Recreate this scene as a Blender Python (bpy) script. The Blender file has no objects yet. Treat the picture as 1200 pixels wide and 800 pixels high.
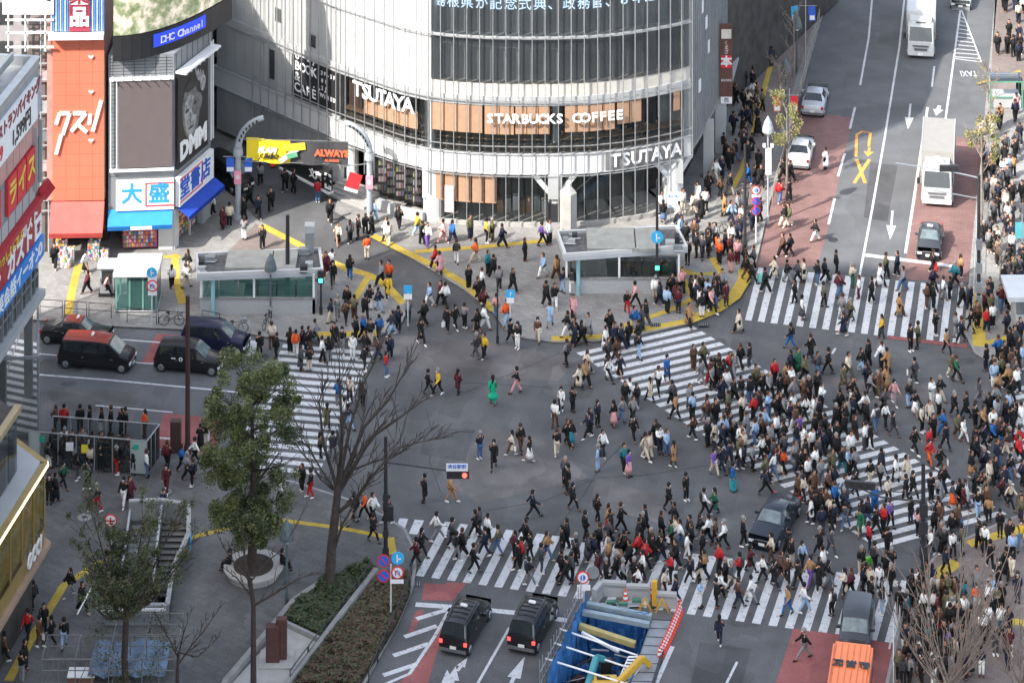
import bpy, bmesh, math, random
import numpy as np
from mathutils import Vector, Matrix, noise as mnoise
from mathutils.geometry import tessellate_polygon

SC = bpy.context.scene
COL = SC.collection
PI = math.pi

# ------------------------------------------------------------------ camera
EYE = 102.0            # metres above the street
FPX = 3600.0           # focal length, in photo pixels (1200 wide)
HOR = -1400.0          # row of the horizon, above the frame
cam_d = bpy.data.cameras.new("camera")
cam = bpy.data.objects.new("camera", cam_d)
COL.objects.link(cam)
cam.location = (0, 0, EYE)
cam.rotation_euler = (PI / 2, 0, 0)
cam_d.sensor_width = 36
cam_d.lens = 36 * FPX / 1200
cam_d.shift_y = -(400 - HOR) / 1200     # rising-front (shift) lens: verticals stay parallel
cam_d.clip_start = 1
cam_d.clip_end = 4000
SC.camera = cam

# ------------------------------------------------------------------ light
SUN_DIR = Vector((0.76, 0.65, 0)).normalized()      # way the light travels over the ground
SUN_EL = math.radians(40)
world = bpy.data.worlds.new("World")
SC.world = world
world.use_nodes = True
wn = world.node_tree
bg = wn.nodes['Background']
sky = wn.nodes.new('ShaderNodeTexSky')
sky.sky_type = 'NISHITA'
sky.sun_disc = False
sky.sun_elevation = SUN_EL
sky.sun_rotation = math.atan2(-SUN_DIR.x, -SUN_DIR.y)
sky.air_density = 1.0
sky.dust_density = 3.0
sky.ozone_density = 0.6
hs = wn.nodes.new('ShaderNodeHueSaturation')
hs.inputs['Saturation'].default_value = 0.6
wn.links.new(sky.outputs[0], hs.inputs['Color'])
wn.links.new(hs.outputs[0], bg.inputs[0])
bg.inputs[1].default_value = 0.15
sun_d = bpy.data.lights.new("sun", 'SUN')
sun_d.energy = 2.5
sun_d.angle = math.radians(0.5)
sun_d.color = (1.0, 0.95, 0.88)
sun = bpy.data.objects.new("sun", sun_d)
COL.objects.link(sun)
ray = Vector((SUN_DIR.x * math.cos(SUN_EL), SUN_DIR.y * math.cos(SUN_EL), -math.sin(SUN_EL)))
sun.rotation_euler = ray.to_track_quat('-Z', 'Y').to_euler()
sun.location = (-60, 60, 120)
SC.view_settings.view_transform = 'Standard'
SC.view_settings.look = 'None'
SC.view_settings.gamma = 1
SC.view_settings.use_curve_mapping = False
SC.view_settings.exposure = 1.7

# ------------------------------------------------------------------ helpers
def G(px, py, z=0.0):
    """ground (or height z) point that the photo shows at px, py"""
    Y = FPX * (EYE - z) / (py - HOR)
    return Vector(((px - 600) * Y / FPX, Y, z))

def lin(c):
    return tuple(((v / 255) / 12.92 if v / 255 <= 0.04045 else (((v / 255) + 0.055) / 1.055) ** 2.4) for v in c)

MATS = {}
def mat(name, rgb, rough=0.7, metal=0.0, var=0.15, scale=1.5, bump=0.0, emit=None, spec=0.5, detail=4, coat=0.0, obj_var=0.0):
    """principled material with a noise-driven variation of its own colour"""
    if name in MATS: return MATS[name]
    m = bpy.data.materials.new(name); m.use_nodes = True
    nt = m.node_tree; p = nt.nodes['Principled BSDF']
    p.inputs['Roughness'].default_value = rough
    p.inputs['Metallic'].default_value = metal
    p.inputs['Specular IOR Level'].default_value = spec
    p.inputs['Coat Weight'].default_value = coat
    tc = nt.nodes.new('ShaderNodeTexCoord')
    nz = nt.nodes.new('ShaderNodeTexNoise'); nz.inputs['Scale'].default_value = scale
    nz.inputs['Detail'].default_value = detail
    nt.links.new(tc.outputs['Object'], nz.inputs['Vector'])
    mp = nt.nodes.new('ShaderNodeMapRange')
    mp.inputs['From Min'].default_value = 0.3; mp.inputs['From Max'].default_value = 0.7
    mp.inputs['To Min'].default_value = 1 - var; mp.inputs['To Max'].default_value = 1 + var
    nt.links.new(nz.outputs['Fac'], mp.inputs['Value'])
    mx = nt.nodes.new('ShaderNodeVectorMath'); mx.operation = 'SCALE'
    mx.inputs[0].default_value = rgb
    nt.links.new(mp.outputs[0], mx.inputs['Scale'])
    nt.links.new(mx.outputs[0], p.inputs['Base Color'])
    if bump:
        n2 = nt.nodes.new('ShaderNodeTexNoise'); n2.inputs['Scale'].default_value = scale * 12
        nt.links.new(tc.outputs['Object'], n2.inputs['Vector'])
        b = nt.nodes.new('ShaderNodeBump'); b.inputs['Strength'].default_value = bump; b.inputs['Distance'].default_value = 0.02
        nt.links.new(n2.outputs['Fac'], b.inputs['Height']); nt.links.new(b.outputs[0], p.inputs['Normal'])
    if emit:
        p.inputs['Emission Color'].default_value = (*emit[0], 1); p.inputs['Emission Strength'].default_value = emit[1]
    MATS[name] = m
    return m

def ground_mat(name, rgb, patch=0.22, tile=None, joint=0.7, streak=0.0, rough=0.85, wear=None):
    """street surface: broad repair patches, grain, optional paving joints"""
    m = bpy.data.materials.new(name); m.use_nodes = True
    nt = m.node_tree; N = nt.nodes.new; L = nt.links.new
    p = nt.nodes['Principled BSDF']; p.inputs['Roughness'].default_value = rough
    p.inputs['Specular IOR Level'].default_value = 0.35
    tc = N('ShaderNodeTexCoord')
    def noise_(scale, lo, hi, det=5, dist=0.0):
        n = N('ShaderNodeTexNoise'); n.inputs['Scale'].default_value = scale; n.inputs['Detail'].default_value = det
        n.inputs['Distortion'].default_value = dist
        L(tc.outputs['Object'], n.inputs['Vector'])
        r = N('ShaderNodeMapRange'); r.inputs['From Min'].default_value = 0.33; r.inputs['From Max'].default_value = 0.67
        r.inputs['To Min'].default_value = lo; r.inputs['To Max'].default_value = hi
        L(n.outputs['Fac'], r.inputs['Value']); return r.outputs[0]
    def mul(a, b):
        k = N('ShaderNodeMath'); k.operation = 'MULTIPLY'; L(a, k.inputs[0]); L(b, k.inputs[1]); return k.outputs[0]
    f = mul(noise_(0.09, 1 - patch, 1 + patch, 3, 1.2), noise_(0.55, 1 - patch * .6, 1 + patch * .6, 6, .6))
    f = mul(f, noise_(14, 0.82, 1.18, 2))
    # rectangular repair patches
    mpn = N('ShaderNodeMapping'); mpn.inputs['Scale'].default_value = (0.13, 0.075, 0.1); mpn.inputs['Rotation'].default_value = (0, 0, 0.3)
    L(tc.outputs['Object'], mpn.inputs['Vector'])
    vo = N('ShaderNodeTexVoronoi'); vo.distance = 'CHEBYCHEV'; L(mpn.outputs[0], vo.inputs['Vector'])
    sp = N('ShaderNodeSeparateColor'); L(vo.outputs['Color'], sp.inputs[0])
    r2 = N('ShaderNodeMapRange'); r2.inputs['To Min'].default_value = 1 - patch * .55; r2.inputs['To Max'].default_value = 1 + patch * .55
    L(sp.outputs[0], r2.inputs['Value']); f = mul(f, r2.outputs[0])
    if tile:
        br = N('ShaderNodeTexBrick'); br.inputs['Scale'].default_value = 1
        br.inputs['Brick Width'].default_value = tile[0]; br.inputs['Row Height'].default_value = tile[1]
        br.inputs['Mortar Size'].default_value = 0.018; br.inputs['Mortar Smooth'].default_value = 0.3
        br.inputs['Color1'].default_value = (1, 1, 1, 1); br.inputs['Color2'].default_value = (.82, .82, .82, 1)
        br.inputs['Mortar'].default_value = (joint, joint, joint, 1)
        rot = N('ShaderNodeMapping'); rot.inputs['Rotation'].default_value = (0, 0, tile[2]); L(tc.outputs['Object'], rot.inputs['Vector'])
        L(rot.outputs[0], br.inputs['Vector'])
        s2 = N('ShaderNodeSeparateColor'); L(br.outputs['Color'], s2.inputs[0]); f = mul(f, s2.outputs[0])
    sc = N('ShaderNodeVectorMath'); sc.operation = 'SCALE'; sc.inputs[0].default_value = rgb; L(f, sc.inputs['Scale'])
    outc = sc.outputs[0]
    if wear:                        # worn paint: the asphalt shows through in flakes
        n = N('ShaderNodeTexNoise'); n.inputs['Scale'].default_value = 3.5; n.inputs['Detail'].default_value = 9; n.inputs['Roughness'].default_value = .72
        L(tc.outputs['Object'], n.inputs['Vector'])
        r = N('ShaderNodeMapRange'); r.inputs['From Min'].default_value = wear[0]; r.inputs['From Max'].default_value = wear[0] + .09
        L(n.outputs['Fac'], r.inputs['Value'])
        mx = N('ShaderNodeMix'); mx.data_type = 'RGBA'; L(r.outputs[0], mx.inputs[0]); L(outc, mx.inputs[6]); mx.inputs[7].default_value = (*wear[1], 1)
        outc = mx.outputs[2]
    L(outc, p.inputs['Base Color'])
    n2 = N('ShaderNodeTexNoise'); n2.inputs['Scale'].default_value = 30; L(tc.outputs['Object'], n2.inputs['Vector'])
    b = N('ShaderNodeBump'); b.inputs['Strength'].default_value = .35; b.inputs['Distance'].default_value = .01
    L(n2.outputs['Fac'], b.inputs['Height']); L(b.outputs[0], p.inputs['Normal'])
    MATS[name] = m
    return m

def glass_mat(name, tint, alpha, rough=0.06):
    """window pane: dark tint that lets part of the inside show, mirror at grazing angles"""
    m = bpy.data.materials.new(name); m.use_nodes = True
    nt = m.node_tree; N = nt.nodes.new; L = nt.links.new
    for n in list(nt.nodes):
        if n.type == 'BSDF_PRINCIPLED': nt.nodes.remove(n)
    out = [n for n in nt.nodes if n.type == 'OUTPUT_MATERIAL'][0]
    tr = N('ShaderNodeBsdfTransparent'); tr.inputs[0].default_value = (*[.72 + .25 * min(1, t * 4) for t in tint], 1)
    df = N('ShaderNodeBsdfDiffuse')
    tc = N('ShaderNodeTexCoord'); nz = N('ShaderNodeTexNoise'); nz.inputs['Scale'].default_value = .6; nz.inputs['Detail'].default_value = 3
    L(tc.outputs['Object'], nz.inputs['Vector'])
    cr = N('ShaderNodeMapRange'); cr.inputs['To Min'].default_value = .6; cr.inputs['To Max'].default_value = 1.4; L(nz.outputs['Fac'], cr.inputs['Value'])
    v = N('ShaderNodeVectorMath'); v.operation = 'SCALE'; v.inputs[0].default_value = tint; L(cr.outputs[0], v.inputs['Scale']); L(v.outputs[0], df.inputs[0])
    mx = N('ShaderNodeMixShader'); mx.inputs[0].default_value = alpha; L(tr.outputs[0], mx.inputs[1]); L(df.outputs[0], mx.inputs[2])
    gl = N('ShaderNodeBsdfGlossy'); gl.inputs['Roughness'].default_value = rough
    fr = N('ShaderNodeFresnel'); fr.inputs[0].default_value = 1.5
    m2 = N('ShaderNodeMixShader'); L(fr.outputs[0], m2.inputs[0]); L(mx.outputs[0], m2.inputs[1]); L(gl.outputs[0], m2.inputs[2])
    L(m2.outputs[0], out.inputs[0])
    MATS[name] = m
    return m

def tag(o, label=None, cat=None, group=None, kind=None):
    if label: o['label'] = label
    if cat: o['category'] = cat
    if group: o['group'] = group
    if kind: o['kind'] = kind
    return o

def empty(name, loc=(0, 0, 0), rz=0.0, label=None, cat=None, group=None):
    o = bpy.data.objects.new(name, None); COL.objects.link(o)
    o.location = loc; o.rotation_euler = (0, 0, rz); o.empty_display_size = .2
    return tag(o, label, cat, group)

class MB:
    """collects faces with material slots, links them as one mesh object"""
    def __init__(s): s.v = []; s.f = []; s.m = []; s.mats = []
    def slot(s, m):
        if m not in s.mats: s.mats.append(m)
        return s.mats.index(m)
    def face(s, pts, m):
        b = len(s.v); s.v.extend([tuple(p) for p in pts]); s.f.append(tuple(range(b, b + len(pts)))); s.m.append(s.slot(m))
    def box(s, a, b, m, M=None):
        x0, y0, z0 = a; x1, y1, z1 = b
        P = [Vector(p) for p in ((x0,y0,z0),(x1,y0,z0),(x1,y1,z0),(x0,y1,z0),(x0,y0,z1),(x1,y0,z1),(x1,y1,z1),(x0,y1,z1))]
        if M is not None: P = [M @ p for p in P]
        o = len(s.v); s.v.extend([tuple(p) for p in P]); k = s.slot(m)
        for q in ((0,3,2,1),(4,5,6,7),(0,1,5,4),(1,2,6,5),(2,3,7,6),(3,0,4,7)):
            s.f.append(tuple(o + i for i in q)); s.m.append(k)
        return s
    def cbox(s, c, d, m, rz=0.0):
        M = Matrix.Translation(c) @ Matrix.Rotation(rz, 4, 'Z')
        return s.box((-d[0]/2, -d[1]/2, -d[2]/2), (d[0]/2, d[1]/2, d[2]/2), m, M)
    def bar(s, a, b, w, h, m):
        """box beam from a to b, w wide, h deep"""
        a = Vector(a); b = Vector(b); d = b - a; L = d.length
        if L < 1e-6: return s
        M = Matrix.Translation(a) @ d.to_track_quat('X', 'Z').to_matrix().to_4x4()
        return s.box((0, -w/2, -h/2), (L, w/2, h/2), m, M)
    def tube(s, pts, rad, m, n=8, cap=True):
        pts = [Vector(p) for p in pts]
        if not isinstance(rad, (list, tuple)): rad = [rad] * len(pts)
        o = len(s.v); k = s.slot(m); prev = None
        for i, p in enumerate(pts):
            if i == 0: t = pts[1] - p
            elif i == len(pts) - 1: t = p - pts[i-1]
            else: t = (pts[i+1] - pts[i-1])
            t.normalize()
            if prev is None:
                u = t.orthogonal().normalized()
            else:
                u = (prev - t * prev.dot(t)); u = u.normalized() if u.length > 1e-6 else t.orthogonal().normalized()
            prev = u; w = t.cross(u)
            r = rad[i]; r1, r2 = (r if isinstance(r, (tuple, list)) else (r, r))
            for j in range(n):
                a = 2 * PI * j / n
                s.v.append(tuple(p + u * (r1 * math.cos(a)) + w * (r2 * math.sin(a))))
        for i in range(len(pts) - 1):
            for j in range(n):
                a = o + i*n + j; b = o + i*n + (j+1) % n
                s.f.append((a, b, b + n, a + n)); s.m.append(k)
        if cap:
            s.f.append(tuple(o + j for j in reversed(range(n)))); s.m.append(k)
            e = o + (len(pts)-1) * n
            s.f.append(tuple(e + j for j in range(n))); s.m.append(k)
        return s
    def prism(s, poly, z0, z1, m, mtop=None):
        """upright prism over a plan polygon"""
        n = len(poly); poly = [Vector((p[0], p[1], 0)) for p in poly]
        area = sum(poly[i].x * poly[(i+1) % n].y - poly[(i+1) % n].x * poly[i].y for i in range(n))
        if area < 0: poly.reverse()
        o = len(s.v); k = s.slot(m); kt = s.slot(mtop or m)
        for p in poly: s.v.append((p.x, p.y, z0))
        for p in poly: s.v.append((p.x, p.y, z1))
        for i in range(n):
            j = (i+1) % n; s.f.append((o+i, o+j, o+n+j, o+n+i)); s.m.append(k)
        for t in tessellate_polygon([poly]):
            a, b, c = t
            nrm = (poly[b]-poly[a]).cross(poly[c]-poly[a]).z
            if nrm < 0: a, b, c = a, c, b
            s.f.append((o+n+a, o+n+b, o+n+c)); s.m.append(kt)
            s.f.append((o+a, o+c, o+b)); s.m.append(k)
        return s
    def disc(s, c, r, m, n=24, normal=(0,0,1), thick=0.02):
        c = Vector(c); nn = Vector(normal).normalized()
        return s.tube([c - nn*thick/2, c + nn*thick/2], r, m, n)
    def ball(s, c, r, m, n=8, rings=5, sq=(1,1,1)):
        o = len(s.v); k = s.slot(m); c = Vector(c)
        for i in range(1, rings):
            ph = PI * i / rings
            for j in range(n):
                a = 2*PI*j/n
                s.v.append((c.x + r*sq[0]*math.sin(ph)*math.cos(a), c.y + r*sq[1]*math.sin(ph)*math.sin(a), c.z + r*sq[2]*math.cos(ph)))
        t = len(s.v); s.v.append((c.x, c.y, c.z + r*sq[2])); s.v.append((c.x, c.y, c.z - r*sq[2]))
        for i in range(rings-2):
            for j in range(n):
                a = o+i*n+j; b = o+i*n+(j+1)%n; s.f.append((a, a+n, b+n, b)); s.m.append(k)
        for j in range(n):
            s.f.append((t, o+j, o+(j+1)%n)); s.m.append(k)
            e = o+(rings-2)*n; s.f.append((t+1, e+(j+1)%n, e+j)); s.m.append(k)
        return s
    def build(s, name, parent=None, loc=None, smooth=False, bevel=0.0):
        me = bpy.data.meshes.new(name); me.from_pydata(s.v, [], s.f)
        for m in s.mats: me.materials.append(m)
        me.polygons.foreach_set('material_index', s.m)
        if smooth: me.polygons.foreach_set('use_smooth', [True]*len(s.f))
        me.update()
        o = bpy.data.objects.new(name, me); COL.objects.link(o)
        if bevel:
            bm = bmesh.new(); bm.from_mesh(me)
            bmesh.ops.remove_doubles(bm, verts=bm.verts, dist=1e-5)
            bmesh.ops.bevel(bm, geom=[e for e in bm.edges if e.is_manifold and e.calc_face_angle(0) > .5], offset=bevel, segments=2, affect='EDGES')
            bm.to_mesh(me); bm.free()
        if parent: o.parent = parent
        if loc: o.location = loc
        return o

def sheet(name, polys, z, m, holes=(), kind='structure'):
    """flat sheet(s) at height z; polys are lists of plan points"""
    me_v = []; me_f = []
    for k_, poly in enumerate(polys):
        loops = [[Vector((p[0], p[1], 0)) for p in poly]] + [[Vector((p[0], p[1], 0)) for p in h] for h in holes]
        flat = [p for l in loops for p in l]; o = len(me_v)
        me_v += [(p.x, p.y, z + (k_ % 5) * .0008) for p in flat]
        for a, b, c in tessellate_polygon(loops):
            if (flat[b]-flat[a]).cross(flat[c]-flat[a]).z < 0: b, c = c, b
            me_f.append((o+a, o+b, o+c))
    me = bpy.data.meshes.new(name); me.from_pydata(me_v, [], me_f); me.materials.append(m); me.update()
    o = bpy.data.objects.new(name, me); COL.objects.link(o)
    if kind: o['kind'] = kind
    return o

def text_mesh(s, size, m, extrude=0.02, bold=0.0, sx=1.0, align='CENTER', shear=0.0):
    c = bpy.data.curves.new('lettering', 'FONT'); c.body = s; c.size = size; c.extrude = extrude; c.offset = bold
    c.align_x = align; c.align_y = 'CENTER'; c.resolution_u = 2; c.shear = shear
    o = bpy.data.objects.new('lettering', c); COL.objects.link(o)
    dg = bpy.context.evaluated_depsgraph_get(); dg.update()
    me = bpy.data.meshes.new_from_object(o.evaluated_get(dg))
    bpy.data.objects.remove(o)
    me.transform(Matrix.Scale(sx, 4, (1,0,0)))
    me.materials.clear(); me.materials.append(m)
    return me

def text(s, size, origin, right, up, m, parent=None, name='lettering', **kw):
    """lettering standing on a face: right and up are its directions"""
    me = text_mesh(s, size, m, **kw)
    r = Vector(right).normalized(); u = Vector(up).normalized(); n = r.cross(u).normalized()
    M = Matrix(((r.x,u.x,n.x,origin[0]),(r.y,u.y,n.y,origin[1]),(r.z,u.z,n.z,origin[2]),(0,0,0,1)))
    me.transform(M)
    o = bpy.data.objects.new(name, me); COL.objects.link(o)
    if parent: o.parent = parent
    return o

def join_meshes(name, objs, parent=None):
    """several mesh objects baked into one (they share their slots)"""
    mb_v = []; mb_f = []; mb_m = []; mats = []
    for o in objs:
        me = o.data; b = len(mb_v); mw = o.matrix_basis
        mb_v += [tuple(mw @ v.co) for v in me.vertices]
        mp = []
        for mm in me.materials:
            if mm not in mats: mats.append(mm)
            mp.append(mats.index(mm))
        for p in me.polygons:
            mb_f.append(tuple(b + i for i in p.vertices)); mb_m.append(mp[p.material_index] if mp else 0)
        bpy.data.objects.remove(o)
    me = bpy.data.meshes.new(name); me.from_pydata(mb_v, [], mb_f)
    for m in mats: me.materials.append(m)
    me.polygons.foreach_set('material_index', mb_m); me.update()
    o = bpy.data.objects.new(name, me); COL.objects.link(o)
    if parent: o.parent = parent
    return o

# ------------------------------------------------------------------ materials
M_ASPH = ground_mat('asphalt', (.094, .095, .098), patch=.2)
M_ASPH2 = ground_mat('asphalt_lane', (.110, .113, .118), patch=.15)
M_WALK = ground_mat('plaza_paving', (.255, .248, .235), patch=.16, tile=(.6, .3, .35), joint=.7)
M_WALK2 = ground_mat('plaza_stone', (.135, .132, .13), patch=.18, tile=(.9, .45, .6), joint=.72)
M_BRICKW = ground_mat('brown_paving', (.20, .165, .15), patch=.15, tile=(.4, .2, .1), joint=.75)
M_WHITE = ground_mat('road_paint_white', (.52, .53, .54), patch=.08, wear=(.55, (.19, .19, .195)))
M_RED = ground_mat('road_paint_red', (.25, .085, .08), patch=.22, wear=(.56, (.13, .09, .09)))
M_REDB = ground_mat('red_block_paving', (.215, .125, .115), patch=.14, tile=(.5, .22, .2), joint=.7)
M_ORANGE = ground_mat('road_paint_orange', (.62, .30, .07), patch=.1, wear=(.60, (.12, .1, .09)))
M_YEL = ground_mat('tactile_yellow', (.50, .36, .06), patch=.12, tile=(.3, .3, .3), joint=.75)
M_KERB = mat('kerb_stone', (.24, .235, .225), .85, var=.2, scale=2, bump=.3)
M_MET = mat('grey_metal', (.35, .37, .39), .45, .6, var=.1)
M_STEEL = mat('brushed_steel', (.42, .43, .44), .45, .6, var=.1)
M_DARK = mat('dark_painted_steel', (.035, .035, .04), .5, .2, var=.15)
M_BROWNP = mat('brown_painted_pole', (.07, .038, .034), .55, .2, var=.15)
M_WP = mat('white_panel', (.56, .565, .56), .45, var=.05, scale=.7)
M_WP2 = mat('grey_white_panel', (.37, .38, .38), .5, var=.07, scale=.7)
M_CONC = mat('pale_concrete', (.36, .35, .33), .85, var=.15, scale=1.2, bump=.2)
M_BLACK = mat('black_rubber', (.02, .02, .02), .8, var=.2)
M_CAN = mat('tan_blind', (.37,.225,.14), .8, var=.08, scale=3)
M_BLUE = mat('blue_sheet', (.035,.15,.38), .6, var=.4, scale=2.5)
M_SIGNW = mat('sign_white', (.8, .8, .8), .5, var=.03)
M_SIGNR = mat('sign_red', (.62, .03, .04), .5, var=.05)
M_SIGNB = mat('sign_blue', (.03, .12, .55), .5, var=.05)
M_SKYB = mat('sign_sky_blue', (.04, .42, .78), .5, var=.05)
M_SIGNY = mat('sign_yellow', (.78, .60, .04), .5, var=.05)
M_SIGNK = mat('sign_black', (.02, .02, .022), .5, var=.1)
M_GLASS = glass_mat('tinted_window_glass', (.075, .085, .09), .4)
M_GLASSC = glass_mat('clear_window_glass', (.10, .12, .12), .10)
M_GLASSG = glass_mat('green_booth_glass', (.12, .30, .26), .22)
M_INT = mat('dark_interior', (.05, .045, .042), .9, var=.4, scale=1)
# ------------------------------------------------------------------ ground
def GP(pts, z=0.0): return [G(x, y, z) for x, y in pts]

PIT = GP([(688,716),(764,728),(738,822),(640,812)])
STAIR = GP([(151,612),(188,610),(221,616),(221,650),(203,690),(196,735),(120,735),(128,672)])
B = 3000
sheet('ground', [[(-B,-B),(B,-B),(B,B),(-B,B)]], -0.004, M_ASPH, holes=[PIT, STAIR])
sheet('road', [GP([(0,378),(130,384),(292,392),(335,402),(268,548),(240,532),(180,526),(0,506)]),
               ], .002, M_ASPH2)
sheet('road', [GP([(1003,-200),(970,0),(902,240),(886,312),(1130,330),(1140,290),(1150,180),(1166,0),(1190,-200)])], .002, M_ASPH2)

KH = .13
def pavement(name, px, m, holes=(), kerb=True, open_edges=()):
    poly = GP(px)
    # kerb stones round the edge, then the paving inside
    mb = MB(); n = len(poly)
    c = sum((p for p in poly), Vector()) / n
    for i in range(n):
        if i in open_edges: continue
        a = poly[i]; b = poly[(i+1) % n]
        d = (b-a).normalized(); nrm = Vector((-d.y, d.x, 0))
        mb.face([a, b, b+Vector((0,0,KH)), a+Vector((0,0,KH))], M_KERB)
        mb.face([b, a, a+Vector((0,0,KH)), b+Vector((0,0,KH))], M_KERB)
    o = mb.build(name + '_kerb'); o['kind'] = 'structure'
    s = sheet(name, [poly], KH, m, holes)
    # a pale strip of kerb tops
    area = sum(poly[i].x*poly[(i+1)%n].y - poly[(i+1)%n].x*poly[i].y for i in range(n))
    sg = 1 if area > 0 else -1
    kb = MB()
    for i in range(n):
        if i in open_edges: continue
        a = poly[i]; b = poly[(i+1)%n]; d = (b-a).normalized(); nrm = Vector((-d.y, d.x, 0))*sg
        z = Vector((0,0,KH+.004)); kb.face([a+z, b+z, b+z+nrm*.18, a+z+nrm*.18][::sg], M_KERB)
    k = kb.build('kerb'); k['kind'] = 'structure'
    return s

# upper-left block (shops, first station entrance)
pavement('pavement', [(-160,373),(45,377),(130,384),(215,388),(292,393),(336,401),(440,397),(468,385),(478,366),(464,345),(425,319),(372,301),(303,260),(262,222),(290,150),(-160,150)], M_WALK, open_edges=(0,12,13,14,15))
# corner block in front of the round tower
pavement('pavement', [(434,274),(480,303),(545,342),(578,368),(592,388),(612,398),(650,403),(700,402),(752,394),(805,382),(832,372),(853,362),(868,347),(877,331),(887,308),(902,240),(970,0),(1003,-200),(860,-200),(800,100),(600,200),(440,220),(400,215),(392,250)], M_WALK, open_edges=(16,17,18,19,20,21,22,23))
# right-hand pavement along the avenue
pavement('pavement', [(1190,-200),(1166,0),(1150,180),(1139,290),(1134,345),(1130,392),(1142,416),(1168,430),(1400,440),(1400,-200)], M_WALK, open_edges=(7,8,9))
# lower-right corner
pavement('pavement', [(1400,560),(1200,603),(1178,611),(1140,628),(1100,648),(1078,672),(1062,700),(1050,745),(1038,800),(1020,900),(1400,900)], M_BRICKW, open_edges=(0,9,10))
# lower-left station square
pavement('plaza', [(-200,500),(45,510),(180,527),(240,533),(270,549),(345,566),(405,585),(452,606),(476,622),(487,645),(488,668),(484,692),(466,735),(430,800),(380,900),(-200,900)], M_WALK2, holes=[STAIR], open_edges=(14,15))
# brown paving strip on the avenue's left pavement
sheet('paving_strip', [GP([(888,236),(875,290),(862,300),(850,240),(905,0),(960,-100),(996,-100),(962,0)], KH)], KH+.004, M_BRICKW)
# carriageway of the pedestrian lane, sunlit end
sheet('paving_strip', [GP([(262,300),(300,262),(372,301),(340,312)], KH)], KH+.004, M_BRICKW)
sheet('paving_strip', [GP([(1400,-100),(1400,110),(1160,120),(1166,0),(1180,-100)], KH)], KH+.004, M_BRICKW)

# tactile yellow bands
def band(pts, w, z=KH+.006):
    out = []; P = GP(pts)
    for i, p in enumerate(P):
        a = P[max(i-1,0)]; b = P[min(i+1,len(P)-1)]; d = (b-a).normalized(); out.append((p, Vector((-d.y, d.x, 0))))
    poly = [p + n*w/2 for p, n in out] + [p - n*w/2 for p, n in reversed(out)]
    return poly
yl = []
for pts, w in ([(306,266),(345,286),(372,300)], .62), ([(374,302),(408,318),(432,324)], .62), ([(432,324),(452,336),(473,358)], .62), ([(432,326),(420,345),(410,362)], .5), \
        ([(437,278),(470,295),(510,314),(545,335),(579,366)], .62), ([(486,297),(560,292),(640,284)], .5), ([(370,394),(442,393)], .7), ([(646,399),(700,397),(760,387),(808,378)], .62), \
        ([(806,378),(840,364),(860,350),(872,330),(873,318)], .9), ([(730,384),(790,364),(812,352)], .45), ([(810,322),(796,316),(788,309)], .4), ([(792,317),(800,330),(812,348)], .55), ([(800,323),(838,323)], .35), \
        ([(834,304),(845,322),(848,345)], .45), ([(880,170),(870,200),(857,226)], .4), ([(925,0),(900,90),(882,160)], .4), ([(1142,345),(1146,380),(1148,408)], .9), ([(1152,405),(1180,398),(1200,390)], .5), \
        ([(92,312),(84,345),(80,372)], .55), ([(205,300),(206,330),(214,358)], .55), ([(185,303),(212,303)], .45), ([(222,633),(262,622),(330,612),(400,621),(455,632)], .36), ([(456,632),(459,652)], .6), \
        ([(10,800),(40,745),(75,688),(120,660)], .5), ([(1135,640),(1160,632),(1200,622)], .7), ([(1082,700),(1096,680),(1120,660)], .9), ([(1112,720),(1118,690)], .6), ([(1180,730),(1260,738)], .6), ([(1146,100),(1196,85)], .3):
    yl.append(band(pts, w))
sheet('tactile_paving', yl, KH+.008, M_YEL)

# zebra crossings: stripes run to a far point VP, clipped between two edges
def line_x(p, d, q, e):
    den = d[0]*e[1] - d[1]*e[0]
    t = ((q[0]-p[0])*e[1] - (q[1]-p[1])*e[0]) / den
    return (p[0]+d[0]*t, p[1]+d[1]*t)
def stripes(edge0, edge1, n, other, vp, frac=.5, shrink=()):
    """edge0->edge1 carries the stripe starts; each runs along the line from vp to the other edge"""
    A = G(*edge0); Bq = G(*edge1); out = []
    def topx(P): return (600 + P.x*FPX/P.y, HOR + FPX*EYE/P.y)
    for k in range(n):
        quad = []
        for t in ((k)/(n-1+frac), (k+frac)/(n-1+frac)):
            P = topx(A + (Bq-A)*t)
            d = (P[0]-vp[0], P[1]-vp[1])
            Q = line_x(P, d, other[0], (other[1][0]-other[0][0], other[1][1]-other[0][1]))
            quad.append((G(*P), G(*Q)))
        out.append([quad[0][0], quad[0][1], quad[1][1], quad[1][0]])
    return out
zb = stripes((487,674),(1047,753), 30, ((475,605),(1068,681)), (1620,-1400), .52)
zb.append(GP([(468,607),(478.5,607.5),(474,620),(464,619.5)])); zb.append(GP([(486,608.5),(497,609.5),(489,626),(479,625)]))
zb.append(GP([(472,634),(482,634.5),(479.5,642),(469.5,641)]))
zd = stripes((873,375),(1124,404), 17, ((900,314.5),(1118,335)), (1325,-1400), .52)
zc = stripes((812,382),(1180,602), 32, ((672,411),(1047,654)), (8600,-1400), .52)
za = stripes((332,403),(268,547), 18, ((442,404),(376,549)), (-21000,-1400), .55)
ze = stripes((1186,455),(1190,560), 11, ((1400,430),(1400,560)), (9000,-1400), .52)
zf = stripes((-40,385),(-40,510), 15, ((44,385),(44,510)), (-9000,-1400), .5)
sheet('crosswalk', zb, .004, M_WHITE); sheet('crosswalk', zd, .006, M_WHITE); sheet('crosswalk', zc, .004, M_WHITE)
sheet('crosswalk', za, .008, M_WHITE); sheet('crosswalk', ze, .004, M_WHITE); sheet('crosswalk', zf, .008, M_WHITE)

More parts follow.
